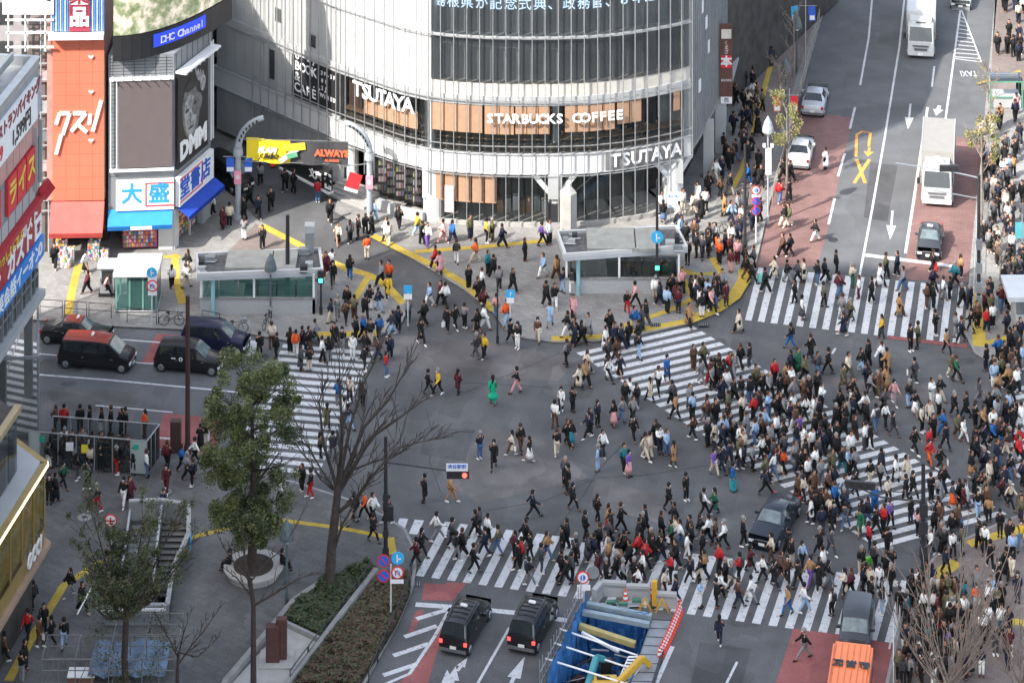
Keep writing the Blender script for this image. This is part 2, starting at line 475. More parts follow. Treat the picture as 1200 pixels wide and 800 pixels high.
# lane lines, arrows and other paint
def wline(pts, w): return band(pts, w)
LN = [([(1027,-60),(1018,45),(1008,100)], .16), ([(1066,-60),(1054,55),(1037,160),(1023,240),(1007,325)], .16),
      ([(1002,126),(996,151)], .18), ([(990,180),(982,207)], .18), ([(978,233),(971,263)], .18), ([(1095,78),(1092,102)], .16),
      ([(1126,8),(1117,75),(1108,140)], .16), ([(1087,126),(1070,240),(1061,297)], .2), ([(1014,299),(1062,305),(1117,312)], .45),
      ([(1148,330),(1151,180)], .10),
      ([(131,397),(184,401),(207,403)], .15), ([(212,404),(292,410)], .15), ([(45,414.5),(100,419),(160,424.5)], .15), ([(160,425),(182,426.5)], .15), ([(45,439),(130,445.5),(242,456),(300,462)], .17), ([(112,475),(158,479),(202,483)], .13),
      ([(296,399),(289,417)], .95), ([(187,513),(200,514)], .2),
      ([(487,708),(545,712),(606,718),(665,727)], .42), ([(528.5,711),(509,746),(480,789),(452,801)], .2),
      ([(597,735),(560,800)], .16), ([(788,757),(768,802)], .26), ([(864,775),(850,803)], .15),
      ([(1047,738),(1042,760)], .1)]
for a, b in (((488,725),(528,713)),((474,746),(512,733)),((461,768),(502,754)),((449,791),(488,778))): LN.append(([a, b], .34))
for i in range(11):
    y = 20 + i*4.7; x0 = 1125.5-(y-10)*.115; x1 = 1126+(y-10)*.40; LN.append(([(x0,y),(x1,y+2.2)], .15))
LN += [([(1126,10),(1150,73)], .13), ([(1118,69),(1150,73)], .13)]
for y in (395, 398): pass
LN += [([(983,363),(988,356)], .15)] + [([(x,y),(x+4,y-7)], .15) for x, y in ((975,415),(1025,418))]
lines = [wline(p, w) for p, w in LN]
def arrow(tail, head, w, hw, hl):
    a = G(*tail); b = G(*head); d = (b-a).normalized(); n = Vector((-d.y, d.x, 0)); m = b - d*hl
    return [a+n*w/2, a-n*w/2, m-n*w/2, m-n*hw/2, b, m+n*hw/2, m+n*w/2]
lines += [arrow((1067,122),(1064,152),.16,.7,2.2), arrow((1046,247),(1043,281),.16,.7,2.2), arrow((1101,124),(1097,136),.3,.8,1.2),
          arrow((598,802),(615,769),.22,.75,2.0), arrow((530,800),(534,780),.22,.7,1.3), arrow((536,786),(548,770),.18,.5,.9), arrow((525,812),(524,784),.2,.8,1.4)]
sheet('road_marking', lines, .012, M_WHITE)
sheet('road_marking', [band([(1003,184),(1004,158),(1010,154.5),(1020,156),(1018,172)], .22), arrow((1019,173),(1017,184),.2,.8,.9), band([(1001,215),(1019,187)], .26), band([(1004,187),(1014,215)], .26)], .018, M_ORANGE)
sheet('road_marking', [GP([(184,391),(213,393),(202,427),(166,424.5)]), GP([(262,394),(292,396),(286,418),(258,414)]), GP([(191,484),(262,490),(250,534),(182,526)]),
      GP([(497,683),(520,684),(512,703),(494,703)]), GP([(523,682),(547,683),(530,704),(508,703)]), GP([(520,724),(534,722),(512,764),(500,806),(462,806),(500,764)]),
      GP([(487,716),(497,714),(484,742),(478,742)]), GP([(929,736),(985,743),(1050,755),(1040,803),(908,803),(925,752)])], .0055, M_RED)
sheet('bus_lane', [GP([(934,130),(1000,138),(988,185),(972,262),(958,312),(884,313),(900,242)])], .0045, M_REDB)
sheet('bus_lane', [GP([(1085,150),(1152,168),(1140,288),(1134,331),(1052,327),(1062,298),(1071,240)])], .0045, M_REDB)
sheet('road_marking', [GP([(1040,393),(1133,403.5),(1133,408),(1040,397)])], .0175, M_RED)
sheet('road_crack', [band([(540,448),(620,452),(650,455)], .05), band([(640,640),(664,604),(684,580),(700,552),(730,520)], .04), band([(545,460),(700,395),(720,380)], .04), band([(500,480),(507,512),(503,540),(516,575)], .035), band([(560,600),(640,586),(700,560),(760,556),(830,545)], .03)], .003, mat('crack_seal', (.03,.03,.032), .9))
sheet('asphalt_patch', [GP(q) for q in ([(452,392),(560,399),(680,420),(655,446),(520,440),(455,425)], [(572,500),(650,520),(690,560),(560,590),(520,560)], [(60,452),(170,460),(150,486),(50,480)], [(700,560),(790,585),(770,612),(690,592)], [(960,440),(1090,452),(1110,478),(1000,472)])], .00163, ground_mat('asphalt_old', (.112, .106, .104), patch=.3))
_r = random.Random(77); st_ = []
for _ in range(46):
    sx_, sy_ = _r.uniform(60,1150), _r.uniform(395,780); rr = _r.uniform(.25,1.5); c_ = G(sx_, sy_)
    if (sy_ > 660 and 590 < sx_ < 820) or (sx_ < 300 and sy_ > 560): continue
    a0 = _r.random()*3
    st_.append([c_+Vector((math.cos(a)*rr*_r.uniform(.6,1.15)*1.5, math.sin(a)*rr*_r.uniform(.6,1.15), 0)) for a in [a0+k*PI/6 for k in range(12)]])
sheet('asphalt_stain', st_, .00037, ground_mat('asphalt_stained', (.076, .076, .078), patch=.3))
sheet('asphalt_patch', [GP(q) for q in ([(820,752),(880,760),(870,800),(810,800)], [(300,560),(350,566),(345,580),(296,574)], [(1020,190),(1052,194),(1040,260),(1012,255)], [(800,640),(860,650),(850,680),(790,668)], [(500,500),(556,503),(545,540),(492,532)])], .00229, ground_mat('asphalt_new', (.070, .071, .074), patch=.25))
t = text('TAXI', 1.0, G(1135,86,.012), (-1,0,0), (0,-1,0), M_WHITE, name='road_marking', extrude=0.0, bold=.015, sx=.62)
t['kind'] = 'structure'
for v in t.data.vertices: v.co.y = G(1135,86).y + (v.co.y - G(1135,86).y)*1.5
mh = MB()
for px, py, r in ((976,281,.36),(195,576,.42),(99,606,.5)): 
    mh = MB(); mh.disc((0,0,.01), r, M_DARK if px > 500 else M_WALK2, thick=.02); mh.disc((0,0,.012), r*.82, M_KERB if px < 500 else M_DARK, thick=.022); mh.disc((0,0,.014), r*.3, M_DARK, thick=.022)
    tag(mh.build('manhole_cover', loc=G(px,py, KH if px < 500 else 0)), {976:'dark round manhole cover in the avenue above the upper crosswalk', 195:'grey round manhole cover with pale ring beside the stair entrance', 99:'pale round manhole cover beside the red round sign'}[px], 'manhole cover', 'manhole covers in the street')
for px, py in ((486,684),(824,380),(768,381)):
    g = MB(); g.cbox((0,0,.008),(.7,.5,.016), M_DARK)
    for i in range(5): g.cbox((-.28+i*.14,0,.018),(.04,.44,.01), M_MET)
    tag(g.build('drain_grate', loc=G(px,py,.01 if px<500 else KH), ), {486:'dark drain grate at the planter tip beside the lower crosswalk',824:'dark drain grate at the top end of the diagonal crosswalk',768:'small dark drain grate in the yellow paving near the second entrance'}[px], 'drain grate')
# ------------------------------------------------------------------ walls that follow a plan line
class Wall:
    """a facade over a plan polyline; places things by photo column and height"""
    def __init__(s, pts, outward=None):
        s.p = [Vector((p[0], p[1], 0)) for p in pts]
        s.s = [0.0]
        for a, b in zip(s.p, s.p[1:]): s.s.append(s.s[-1] + (b-a).length)
        s.px = [600 + FPX*p.x/p.y for p in s.p]
        s.out = outward
    def S(s, px): return float(np.interp(px, s.px, s.s))
    def at(s, t, z=0.0, off=0.0):
        t = max(0.0, min(t, s.s[-1]))
        i = max(0, min(len(s.p)-2, int(np.searchsorted(s.s, t)) - 1))
        a, b = s.p[i], s.p[i+1]; k = (t - s.s[i]) / (s.s[i+1]-s.s[i])
        d = (b-a).normalized()
        n = Vector((d.y, -d.x, 0))
        # smooth normal between neighbouring facets
        return a.lerp(b, k) + n*off + Vector((0,0,z))
    def dir(s, t):
        e = .15; a = s.at(t-e); b = s.at(t+e); return (b-a).normalized()
    def slab(s, mb, t0, t1, z0, z1, o0, o1, m, step=None):
        """solid strip between two offsets (o0 inside, o1 outside)"""
        ts = [t0] + [q for q in s.s if t0 + .02 < q < t1 - .02] + [t1]
        for a, b in zip(ts, ts[1:]):
            P = [s.at(a+1e-4,z0,o0), s.at(b-1e-4,z0,o0), s.at(b-1e-4,z0,o1), s.at(a+1e-4,z0,o1)]
            Q = [p + Vector((0,0,z1-z0)) for p in P]
            mb.face([P[3],P[2],Q[2],Q[3]], m); mb.face([P[1],P[0],Q[0],Q[1]], m)
            mb.face([Q[3],Q[2],Q[1],Q[0]], m); mb.face([P[0],P[1],P[2],P[3]], m)
            if a == ts[0]: mb.face([P[0],P[3],Q[3],Q[0]], m)
            if b == ts[-1]: mb.face([P[2],P[1],Q[1],Q[2]], m)
    def pane(s, mb, t0, t1, z0, z1, o0, o1, m):
        ts = [t0] + [q for q in s.s if t0 + .02 < q < t1 - .02] + [t1]
        for a, b in zip(ts, ts[1:]): mb.face([s.at(a+1e-4,z0,o1), s.at(b-1e-4,z0,o1), s.at(b-1e-4,z1,o1), s.at(a+1e-4,z1,o1)], m)
    def lettering(s, txt, t0, t1, z, size, off, m, parent, name='lettering', bold=.02, sx=1.0, ex=.04):
        """letters set one by one along the curve"""
        obs = []; n = len(txt)
        for i, ch in enumerate(txt):
            if ch == ' ': continue
            t = t0 + (t1-t0)*(i+.5)/n; d = s.dir(t); p = s.at(t, z, off)
            obs.append(text(ch, size, p, d, (0,0,1), m, bold=bold, sx=sx, extrude=ex))
        return join_meshes(name, obs, parent)
UP = (0,0,1)

# ------------------------------------------------------------------ round glass tower on the corner
def tower():
    root = empty('glass_tower', G(650,267), label='white and glass shopping tower with a curved front and coffee shop lettering', cat='building')
    inv = root.matrix_basis.inverted()
    R = []                                      # all parts; shifted under root at the end
    W = Wall(GP([(250,157),(290,175),(395,224),(470,252),(500,259.5),(520,262.5),(545,264.8),(575,266.4),(612,267.2),(650,267),(690,265.5),(725,261.8),(755,256.8),(785,250.5),(809,244)]))
    RF = Wall(GP([(809,244),(822,222),(846,172),(852,160)]))
    S = W.S; E_ = W.s[-1]; S500 = S(500); TOP = 21.0
    def add(mb, name, **k):
        o = mb.build(name, **k); R.append(o); return o
    # body: floors and the dark rooms behind the skin
    core = MB(); inner = [W.at(t, 0, -3.2) for t in np.linspace(1.0, E_-.2, 30)]
    back = [Vector((28.0, 262, 0)), Vector((-12, 262, 0))]
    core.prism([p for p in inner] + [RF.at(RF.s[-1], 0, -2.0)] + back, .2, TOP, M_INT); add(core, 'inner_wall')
    def slabf(name, z0, z1, o0, o1, m, a=0, b=None):
        mb = MB(); W.slab(mb, a, b if b is not None else E_, z0, z1, o0, o1, m); return add(mb, name)
    slabf('plinth', 0.02, .42, -3.2, .12, M_CONC, S(430))
    slabf('floor_band', 3.9, 5.3, -3.1, .1, M_WP)
    f = MB(); W.slab(f, 0, E_, 3.86, 3.93, -3.1, .18, M_WP2); W.slab(f, 0, E_, 5.27, 5.34, .02, .2, M_WP2); add(f, 'band_trim')
    slabf('floor_band', 8.75, 9.4, -3.1, .06, M_WP2)
    m_cream = mat('cream_panel', (.50, .48, .43), .6, var=.12, scale=2)
    slabf('floor_band', 9.4, 10.3, -3.1, -.02, m_cream, S500)
    slabf('floor_band', 13.55, 13.7, -3.1, .05, M_WP2, S500)
    slabf('roof_band', 17.8, TOP, -3.1, .06, M_WP2)
    # inside of the curved windows
    m_scr = mat('screen_grey', (.20, .205, .215), .45, var=.3, scale=.35)  # grey raised to imitate reflections on the glass in front
    slabf('display_wall', 10.3, 17.8, -.9, -.7, m_scr, S500+.3)
    # corner posts, clad white
    for px, w in ((503,.75),(806,.7)):
        mb = MB(); t = S(px); W.slab(mb, t-w/2, min(t+w/2,E_), 3.93, 17.8, -.7, -.03, M_WP); add(mb, 'corner_post')
    # upper white cladding of the left flank: separate sheets with dark joints
    m_in = {0: M_WP, 1: M_WP2}
    t = 0.3; i = 0
    while t < S500 - .4:
        shade = M_WP if t > S(392) else M_WP2  # greyer panels paint in the shade cast by the bookshop building
        for z0, z1 in ((9.42,13.4),(13.43,17.8)):
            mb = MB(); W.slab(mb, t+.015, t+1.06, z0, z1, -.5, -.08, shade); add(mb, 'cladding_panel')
        if t < S(394):
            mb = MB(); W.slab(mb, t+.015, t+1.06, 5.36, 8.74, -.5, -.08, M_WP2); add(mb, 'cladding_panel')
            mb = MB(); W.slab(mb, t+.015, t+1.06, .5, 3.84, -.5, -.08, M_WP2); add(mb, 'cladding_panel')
        t += 1.075; i += 1
    # small dark windows in the flank
    for px, z0, z1 in ((326,10.6,11.6),(318,6.1,8.3),(366,9.8,10.7)):
        mb = MB(); W.slab(mb, S(px)-.35, S(px)+.35, z0, z1, -.1, -.04, M_GLASS); add(mb, 'window')
    # glazing: one pane between each pair of fins
    fin = []; t = S(300)
    t0 = t; n_f = int((E_-t0)/.93)
    for k in range(n_f+1): fin.append(t0 + k*.93)
    for k, t in enumerate(fin[:-1]):
        mid = t + .465
        if mid > S500 + .3:
            if mid < E_-.35:
                mb = MB(); W.pane(mb, t+.05, t+.88, 13.75, 17.75, .0, .03, M_GLASS); W.pane(mb, t+.05, t+.88, 10.35, 13.5, .0, .03, M_GLASS); add(mb, 'window')
                mb = MB(); W.pane(mb, t+.05, t+.88, 5.36, 8.72, .0, .03, M_GLASSC); add(mb, 'window')
                if mid < S(760): mb = MB(); W.pane(mb, t+.05, t+.88, .45, 3.84, -.05, -.02, M_GLASSC); add(mb, 'shop_window')
        elif mid > S(398):
            mb = MB(); W.pane(mb, t+.05, t+.88, 5.36, 8.72, .0, .03, M_GLASSC); add(mb, 'window')
        if S(432) < mid < S(498):
            mb = MB(); W.pane(mb, t+.05, t+.88, .9, 3.8, -.3, -.27, M_GLASSC); add(mb, 'shop_window')
    for k, t in enumerate(fin):                 # thin outer fins
        mb = MB(); z0 = .42 if t > S(510) else 2.2
        if t > S(770): z0 = 3.9
        d = W.dir(t); n = Vector((d.y,-d.x,0)); p = W.at(t,0,.34)
        M = Matrix.Translation(p) @ Matrix.Rotation(math.atan2(d.y,d.x), 4, 'Z')
        mb.box((-.028,-.04,z0), (.028,.04,TOP+.3), M_STEEL, M); add(mb, 'fin')
    for z in (3.75, 5.9, 9.1, 13.6, 17.5):      # rails that tie the fins together
        mb = MB(); W.slab(mb, S(300), E_, z, z+.06, .24, .3, M_STEEL); add(mb, 'rail')
    # coffee shop floor: blinds, bar, customers
    for a, b, z0 in ((506,566,6.75),(568,603,6.7),(604,645,6.75),(662,721,6.85),(723,752,7.15),(789,797,7.4)):
        for q in range(max(1, round((b-a)/15))):
            n = max(1, round((b-a)/15)); x0 = a+(b-a)*q/n; x1 = a+(b-a)*(q+1)/n-.8
            mb = MB(); W.slab(mb, S(x0), S(x1), z0, 8.7, .04, .08, M_CAN); add(mb, 'blind')
    for a, b in ((428,440),(441,454),(455,468),(469,490)):
        mb = MB(); W.slab(mb, S(a), S(b), 6.5, 7.75, .04, .08, M_CAN); add(mb, 'blind')
    for a, b in ((511,521),(521.5,537),(537.5,553),(553.5,568),(568.5,583)):
        mb = MB(); W.slab(mb, S(a), S(b)-.05, 1.75, 3.8, .02, .06, M_CAN); add(mb, 'blind')
        mb = MB(); W.slab(mb, S(b)-.22, S(b)-.12, 1.9, 3.8, .06, .16, mat('blind_fold', (.2,.13,.09), .9)); add(mb, 'blind_fold')
    mb = MB(); W.slab(mb, S(400), S(640), 6.15, 6.22, -1.0, -.3, mat('bar_wood', (.28,.17,.1), .5)); W.slab(mb, S(655), E_-.5, 6.15, 6.22, -1.0, -.3, mat('bar_wood', (.28,.17,.1), .5)); add(mb, 'window_bar')
    mb = MB(); W.slab(mb, S(400), E_-.5, 5.34, 5.9, -.38, -.3, mat('brown_front', (.10,.075,.06), .6)); add(mb, 'bar_front')
    mb = MB(); W.slab(mb, S(648), S(655), 5.3, 8.75, -.9, -.5, M_WP2); add(mb, 'pillar')
    mb = MB(); W.slab(mb, S(400), S(416), 5.36, 8.7, -1.2, -.8, mat('brown_panel', (.12,.06,.045), .6)); add(mb, 'inner_panel')
    # black directory sign behind the flank glass
    mb = MB(); W.slab(mb, S(343), S(397), 5.6, 9.3, -.06, .0, M_SIGNK); sg = add(mb, 'directory_sign')
    for i, ln in enumerate(('6F-7F', 'BOOK', '&  ...', 'CAFE')):
        R.append(W.lettering(ln, S(346), S(346)+.62*len(ln), 8.75-.8*i, .95, .02, M_SIGNW, None, bold=.015, ex=.01))
    for i, ln in enumerate(('3F-5F', '8F', '2F', 'WIRED')):
        R.append(W.lettering(ln, S(376), S(376)+.28*len(ln)+.3, 8.2-.55*i, .42, .02, M_SIGNW, None, bold=.008, ex=.01))
    R.append(W.lettering('TSUTAYA', S(419), S(487), 8.2, 1.5, .42, M_SIGNW, None, name='shop_lettering', bold=.025))
    R.append(W.lettering('STARBUCKS COFFEE', S(570), S(729), 7.95, .92, .42, M_SIGNW, None, name='shop_lettering', bold=.02, sx=1.1))
    mb = MB(); W.slab(mb, S(709), S(800), 3.97, 5.22, .12, .16, mat('sign_band_grey', (.17,.17,.17), .5)); add(mb, 'sign_board')
    R.append(W.lettering('TSUTAYA', S(714), S(796), 4.6, 1.28, .24, M_SIGNW, None, name='shop_lettering', bold=.025, sx=1.0))
    m_led = mat('led_lettering', (.35,.45,.55), .5, emit=((.45,.6,.75), 1.0))
    R.append(W.lettering('島根県が記念式典、政務官、８年連続', S(504), S(790), 15.75, .95, -.6, m_led, None, name='news_ticker', bold=.004, ex=.01))
    # ground floor: columns with spreading arms
    for px, r, z1, off in ((506,.8,1.8,-.55),(651,.55,3.9,-.5),(793,.8,3.9,-.6),(404,.45,3.9,-.9),(388,.4,3.9,-1.4)):
        mb = MB(); p = W.at(S(px), 0, off)
        mb.tube([p, p+Vector((0,0,z1))], r, M_WP, 20)
        if px == 506: mb.cbox(p+Vector((-.3,0,2.85)), (1.1,1.3,2.1), M_WP)
        add(mb, 'column', smooth=False)
        if px in (651, 793):
            d = W.dir(S(px)); d2 = Vector((d.x,d.y,0))
            for sg_ in (-1, 1):
                mb = MB(); mb.bar(p+Vector((0,0,2.1))+Vector((0,-.35,0)), p+d2*sg_*1.5+Vector((0,-.3,3.85)), .5, .35, M_WP); add(mb, 'column_arm')
            mb = MB(); mb.cbox(p+Vector((0,-.3,3.0)), (1.0 if px==651 else 1.5,.9,1.7), M_WP2); add(mb, 'column_head')
            mb = MB(); mb.cbox(p+Vector((0,-.1,.9)), (1.15,.95,1.7), M_DARK if px==651 else M_WP2); add(mb, 'column_base')
    # escalator seen through the glass, and shop fittings
    mb = MB(); a = W.at(S(668),1.0,-1.3); b = W.at(S(745),3.6,-2.2); mb.bar(a, b, .7, .5, mat('escalator_blue', (.03,.06,.10), .4)); add(mb, 'escalator')
    mb = MB(); mb.bar(a+Vector((0,-.4,.8)), b+Vector((0,-.4,.8)), .06, .08, M_STEEL); mb.bar(a+Vector((-1.2,-.4,.8)), a+Vector((0,-.4,.8)), .06,.08, M_STEEL); add(mb, 'handrail')
    for i in range(9):
        mb = MB(); tt = S(585)+i*.55; c = W.at(tt, 0, -1.4-(i%3)*.3); mb.cbox(c+Vector((0,0,.95)), (.45,.5,1.0), [M_CAN,M_WP2,M_SIGNW,M_BROWNP][i%4]); add(mb, 'shop_shelf')
    # magazine racks behind the flank's shop windows, planter wall, doors
    for i in range(6):
        c = W.at(S(438)+i*.85, 0, -1.0); mb = MB(); mb.cbox(c+Vector((0,0,1.9)), (.7,.5,2.6), M_INT)
        for k in range(4):
            for q in range(3):
                mb.cbox(c+Vector((-.2+q*.2,-.28,1.05+k*.6)), (.16,.04,.38), mat('cover_%d' % ((i*3+k*5+q)%6), [(.7,.65,.6),(.6,.25,.3),(.25,.35,.5),(.75,.7,.3),(.5,.5,.55),(.7,.45,.5)][(i*3+k*5+q)%6], .6))
        add(mb, 'magazine_rack')
    mb = MB(); W.slab(mb, S(448), S(500), .02, .85, .3, .6, M_WP2); add(mb, 'planter_wall')
    for i in range(5):
        mb = MB(); W.slab(mb, S(395), S(440), .13, .13+.15*(5-i), -.5+i*.35, -.5+(i+1)*.35, M_CONC); add(mb, 'step')
    mb = MB(); W.slab(mb, S(522), S(532), 1.0, 2.9, .2, .25, mat('poster_pink', (.75,.5,.5), .6)); add(mb, 'poster')
    # right flank
    m_rf = mat('flank_grey', (.27,.28,.285), .5, var=.2, scale=.8)
    mb = MB(); RF.slab(mb, 0.02, RF.s[-1], 3.9, TOP, -2.5, 0, m_rf); add(mb, 'wall')
    for i in range(30):
        t = .35+i*.52
        if t < RF.s[-1]-.2: mb = MB(); RF.slab(mb, t, t+.05, 4.2, TOP-.2, 0, .08, M_MET); add(mb, 'flank_rib')
    for i, (t,z) in enumerate([(2.2,7.5),(4.4,11.3),(5.2,9.2),(6.8,14.2),(3.0,13.0)]):
        mb = MB(); RF.slab(mb, t, t+.5, z, z+.9, .02, .1, M_SIGNW); add(mb, 'vent_panel')
    mb = MB(); RF.slab(mb, 2.5, RF.s[-1], .13, 3.9, -2.5, -1.6, M_INT); add(mb, 'wall')
    for t in (5.2, 9.5):
        mb = MB(); c = RF.at(min(t, RF.s[-1]-.3), 0, .1); mb.cbox(c+Vector((0,0,2.2)), (.8,.7,4.1), M_WP2); add(mb, 'column')
    for o in R:
        o.data.transform(Matrix.Translation(-root.location)); o.parent = root
    return W
QW = tower()

# next building up the avenue: white round columns and a hanging banner sign
def side_building():
    root = empty('white_building', G(860,150), label='white building with round columns behind the glass tower', cat='building')
    R = []
    a = G(846,172); b = G(868,90); c = G(884,-60)
    W = Wall([a, b, c])
    mb = MB(); W.slab(mb, .05, W.s[-1], 3.2, 22, -6, -.5, mat('facade_lightgrey', (.42,.42,.42), .6, var=.08)); R.append(mb.build('wall'))
    mb = MB(); W.slab(mb, .05, W.s[-1], .13, 3.2, -6, -2.2, MATS['facade_lightgrey']); R.append(mb.build('shop_front'))
    for t in (3.5, 11.0, 20):
        mb = MB(); p = W.at(min(t,W.s[-1]-1), 0, -.9); mb.tube([p, p+Vector((0,0,22))], .85, M_WP, 24); R.append(mb.build('column', smooth=False))
    mb = MB(); W.slab(mb, .05, W.s[-1], 3.0, 3.25, -2, .3, M_WP2); R.append(mb.build('canopy'))
    for i in range(8):
        mb = MB(); W.slab(mb, .6+i*2.2, 2.2+i*2.2, 5, 20, -.5, -.44, M_GLASS); R.append(mb.build('window'))
    for o in R: o.data.transform(Matrix.Translation(-root.location)); o.parent = root
    # vertical sign
    s = empty('banner_sign', G(851,182,0), label='tall brown and red vertical sign with a white character beside the tower', cat='sign')
    p = Vector((0,0,0)); mb = MB(); mb.cbox((0,0,6.9),(.95,.2,6.0), mat('sign_brown', (.11,.05,.04), .6)); mb.build('board', s)
    mb = MB(); mb.cbox((0,-.12,7.1),(.8,.05,.95), M_SIGNR); mb.build('red_square', s)
    text('本', .85, (0,-.17,7.1), (1,0,0), UP, M_SIGNW, s, extrude=.02, bold=.03)
    mb = MB(); mb.cbox((0,-.12,9.2),(.75,.05,.7), mat('sign_cream', (.7,.62,.55), .6)); mb.build('picture', s)
    mb = MB(); mb.cbox((0,-.12,4.2),(.85,.05,.5), M_SIGNW); mb.build('plate', s)
    text('西', .4, (0,-.16,4.2), (1,0,0), UP, M_SIGNK, s, extrude=.01)
    text('BOOKS', .24, (0,-.12,5.7), (1,0,0), UP, M_SIGNW, s, extrude=.01)
    for i, ch in enumerate('くまざ'): text(ch, .36, (0,-.12,8.5-i*.34), (1,0,0), UP, mat('sign_cream', (.7,.62,.55), .6), s, extrude=.01)
side_building()

# ------------------------------------------------------------------ book shop corner building with screens
def bookshop():
    A = G(127,297); Bp = G(204,294); C = G(246,256)
    root = empty('corner_bookshop', A, label='grey corner building with a bookshop sign, blue awning and big screens', cat='building')
    R = []
    def add(mb, n, **k): o = mb.build(n, **k); R.append(o); return o
    F1 = Wall([A, Bp]); F2 = Wall([Bp, C]); L1 = F1.s[-1]; L2 = F2.s[-1]
    m_tile = mat('grey_tile_wall', (.20,.21,.22), .6, var=.15, scale=.6)
    back = [Vector((C.x-1.5, 240, 0)), Vector((A.x+.5, 240, 0))]
    mb = MB(); mb.prism([A,Bp,C]+back, 3.0, 13.9, m_tile); add(mb, 'wall')
    mb = MB(); mb.prism([A+Vector((.3,2.6,0)),Bp+Vector((-.3,2.6,0)),C+Vector((-1.6,1.5,0))]+back, .13, 3.0, M_INT); add(mb, 'shop_interior')
    # tile joints as shallow ribs
    mb = MB()
    for i in range(6): F1.slab(mb, .1, L1-.1, 12.55+i*.22, 12.57+i*.22, 0, .02, M_DARK)
    for i in range(6): F1.slab(mb, .3+i*.75, .33+i*.75, 12.4, 13.8, 0, .022, M_DARK)
    for i in range(24): F1.slab(mb, .05, .7, 5.4+i*.3, 5.42+i*.3, 0, .02, M_DARK)
    for i in range(7): F2.slab(mb, .3+i*.8, .33+i*.8, 12.6, 13.8, 0, .022, M_DARK)
    add(mb, 'tile_joint')
    # plain brown display board and dark portrait poster
    mb = MB(); F1.slab(mb, .75, L1-.12, 6.1, 12.2, .05, .3, mat('board_brown', (.125,.10,.10), .55, var=.06)); add(mb, 'display_board')
    mb = MB()
    for z in (5.85, 12.25): F1.slab(mb, .1, L1+.1, z, z+.14, .05, .4, M_SIGNW)
    for t in (.12, .55): F1.slab(mb, t, t+.08, 5.9, 12.3, .2, .32, M_SIGNW)
    F2.slab(mb, .05, L2, 12.5, 12.64, .1, .9, M_SIGNW)
    for i in range(8): F2.slab(mb, .3+i*.65, .36+i*.65, 12.4, 12.5, .05, .9, M_SIGNW)
    for i in range(7): F1.slab(mb, .3+i*.65, .36+i*.65, 12.39, 12.45, .05, .8, M_SIGNW)
    F2.slab(mb, L2-.5, L2-.42, 5.9, 13, .3, .38, M_SIGNW); F2.slab(mb, L2-.2, L2-.12, 5.9, 13, .3, .38, M_SIGNW)
    add(mb, 'board_frame')
    t0, t1 = .12, L2-.75
    mb = MB(); F2.slab(mb, t0, t1, 5.7, 12.3, .05, .25, M_SIGNK); add(mb, 'portrait_poster')
    # soft grey face and hand: flat shapes printed on the poster
    d = F2.dir(1); n = Vector((d.y,-d.x,0))
    def ell(tc, zc, rt, rz, m, o, tilt=0.0, k=20):
        c = F2.at(t0+tc*(t1-t0), 5.7+zc*6.6, o); pts = []
        for i in range(k):
            a = 2*PI*i/k; u = rt*math.cos(a); v = rz*math.sin(a)
            pts.append(c + d*(u*math.cos(tilt)-v*math.sin(tilt)) + Vector((0,0,u*math.sin(tilt)+v*math.cos(tilt))))
        mbp.face(pts, m)
    g1 = mat('print_grey', (.13,.13,.13), .6, var=.5, scale=2.5); g2 = mat('print_light', (.30,.30,.30), .6, var=.45, scale=3); g3 = mat('print_dark', (.03,.03,.03), .6)
    mbp = MB()
    ell(.42,.52,1.25,2.1,g1,.26,.15); ell(.40,.48,.9,1.5,g2,.265,.15); ell(.62,.55,.8,.75,g1,.268)
    ell(.30,.55,.28,.12,g3,.272); ell(.56,.57,.26,.12,g3,.272); ell(.40,.45,.14,.42,g1,.273); ell(.42,.345,.4,.09,g3,.274)
    for i in range(4): ell(.62+i*.07,.86-i*.03,.13,.62,g2,.276+i*.001,.5-.12*i)
    ell(.82,.72,.42,.55,g2,.275); ell(.45,.80,1.0,.42,g3,.271,.1)
    add(mbp, 'poster_print')
    me_o = text('DMM', 1.75, F2.at(t0+(t1-t0)*.5, 6.75, .28), d, UP, M_SIGNW, bold=.09, extrude=.02, sx=1.0); R.append(me_o)
    # the bookshop fascia that turns the corner
    mb = MB(); F1.slab(mb, .55, L1+.02, 3.15, 5.2, .1, .45, M_SIGNW); F2.slab(mb, 0, L2-.25, 3.15, 5.2, .1, .45, M_SIGNW); add(mb, 'sign_board')
    m_b = mat('letter_blue', (.02,.10,.50), .5); m_b2 = mat('letter_azure', (.03,.30,.62), .5)
    R.append(text('大', 1.5, F1.at(1.65,4.25,.47), F1.dir(.1), UP, m_b2, bold=.03, extrude=.02))
    R.append(text('盛', 1.5, F1.at(3.55,4.25,.47), F1.dir(.1), UP, m_b2, bold=.03, extrude=.02))
    for i, ch in enumerate('堂書店'): R.append(text(ch, 1.5, F2.at(.75+i*1.55,4.2,.47), F2.dir(.1), UP, m_b, bold=.025, extrude=.02))
    mb = MB()
    for (Wl,a,b) in ((F1,2.6,L1+.3),(F2,-.0,3.3)):
        Wl.slab(mb, max(a,0), b, 3.42, 3.5, .46, .49, M_SIGNR); Wl.slab(mb, max(a,0), b, 5.0, 5.07, .46, .49, M_SIGNR)
    F1.slab(mb, 2.6, 2.68, 3.42, 5.07, .46, .49, M_SIGNR); F2.slab(mb, 3.3, 3.38, 3.42, 5.07, .46, .49, M_SIGNR); add(mb, 'red_outline')
    # awnings
    m_aw = mat('awning_blue', (.02,.22,.62), .7, var=.08)
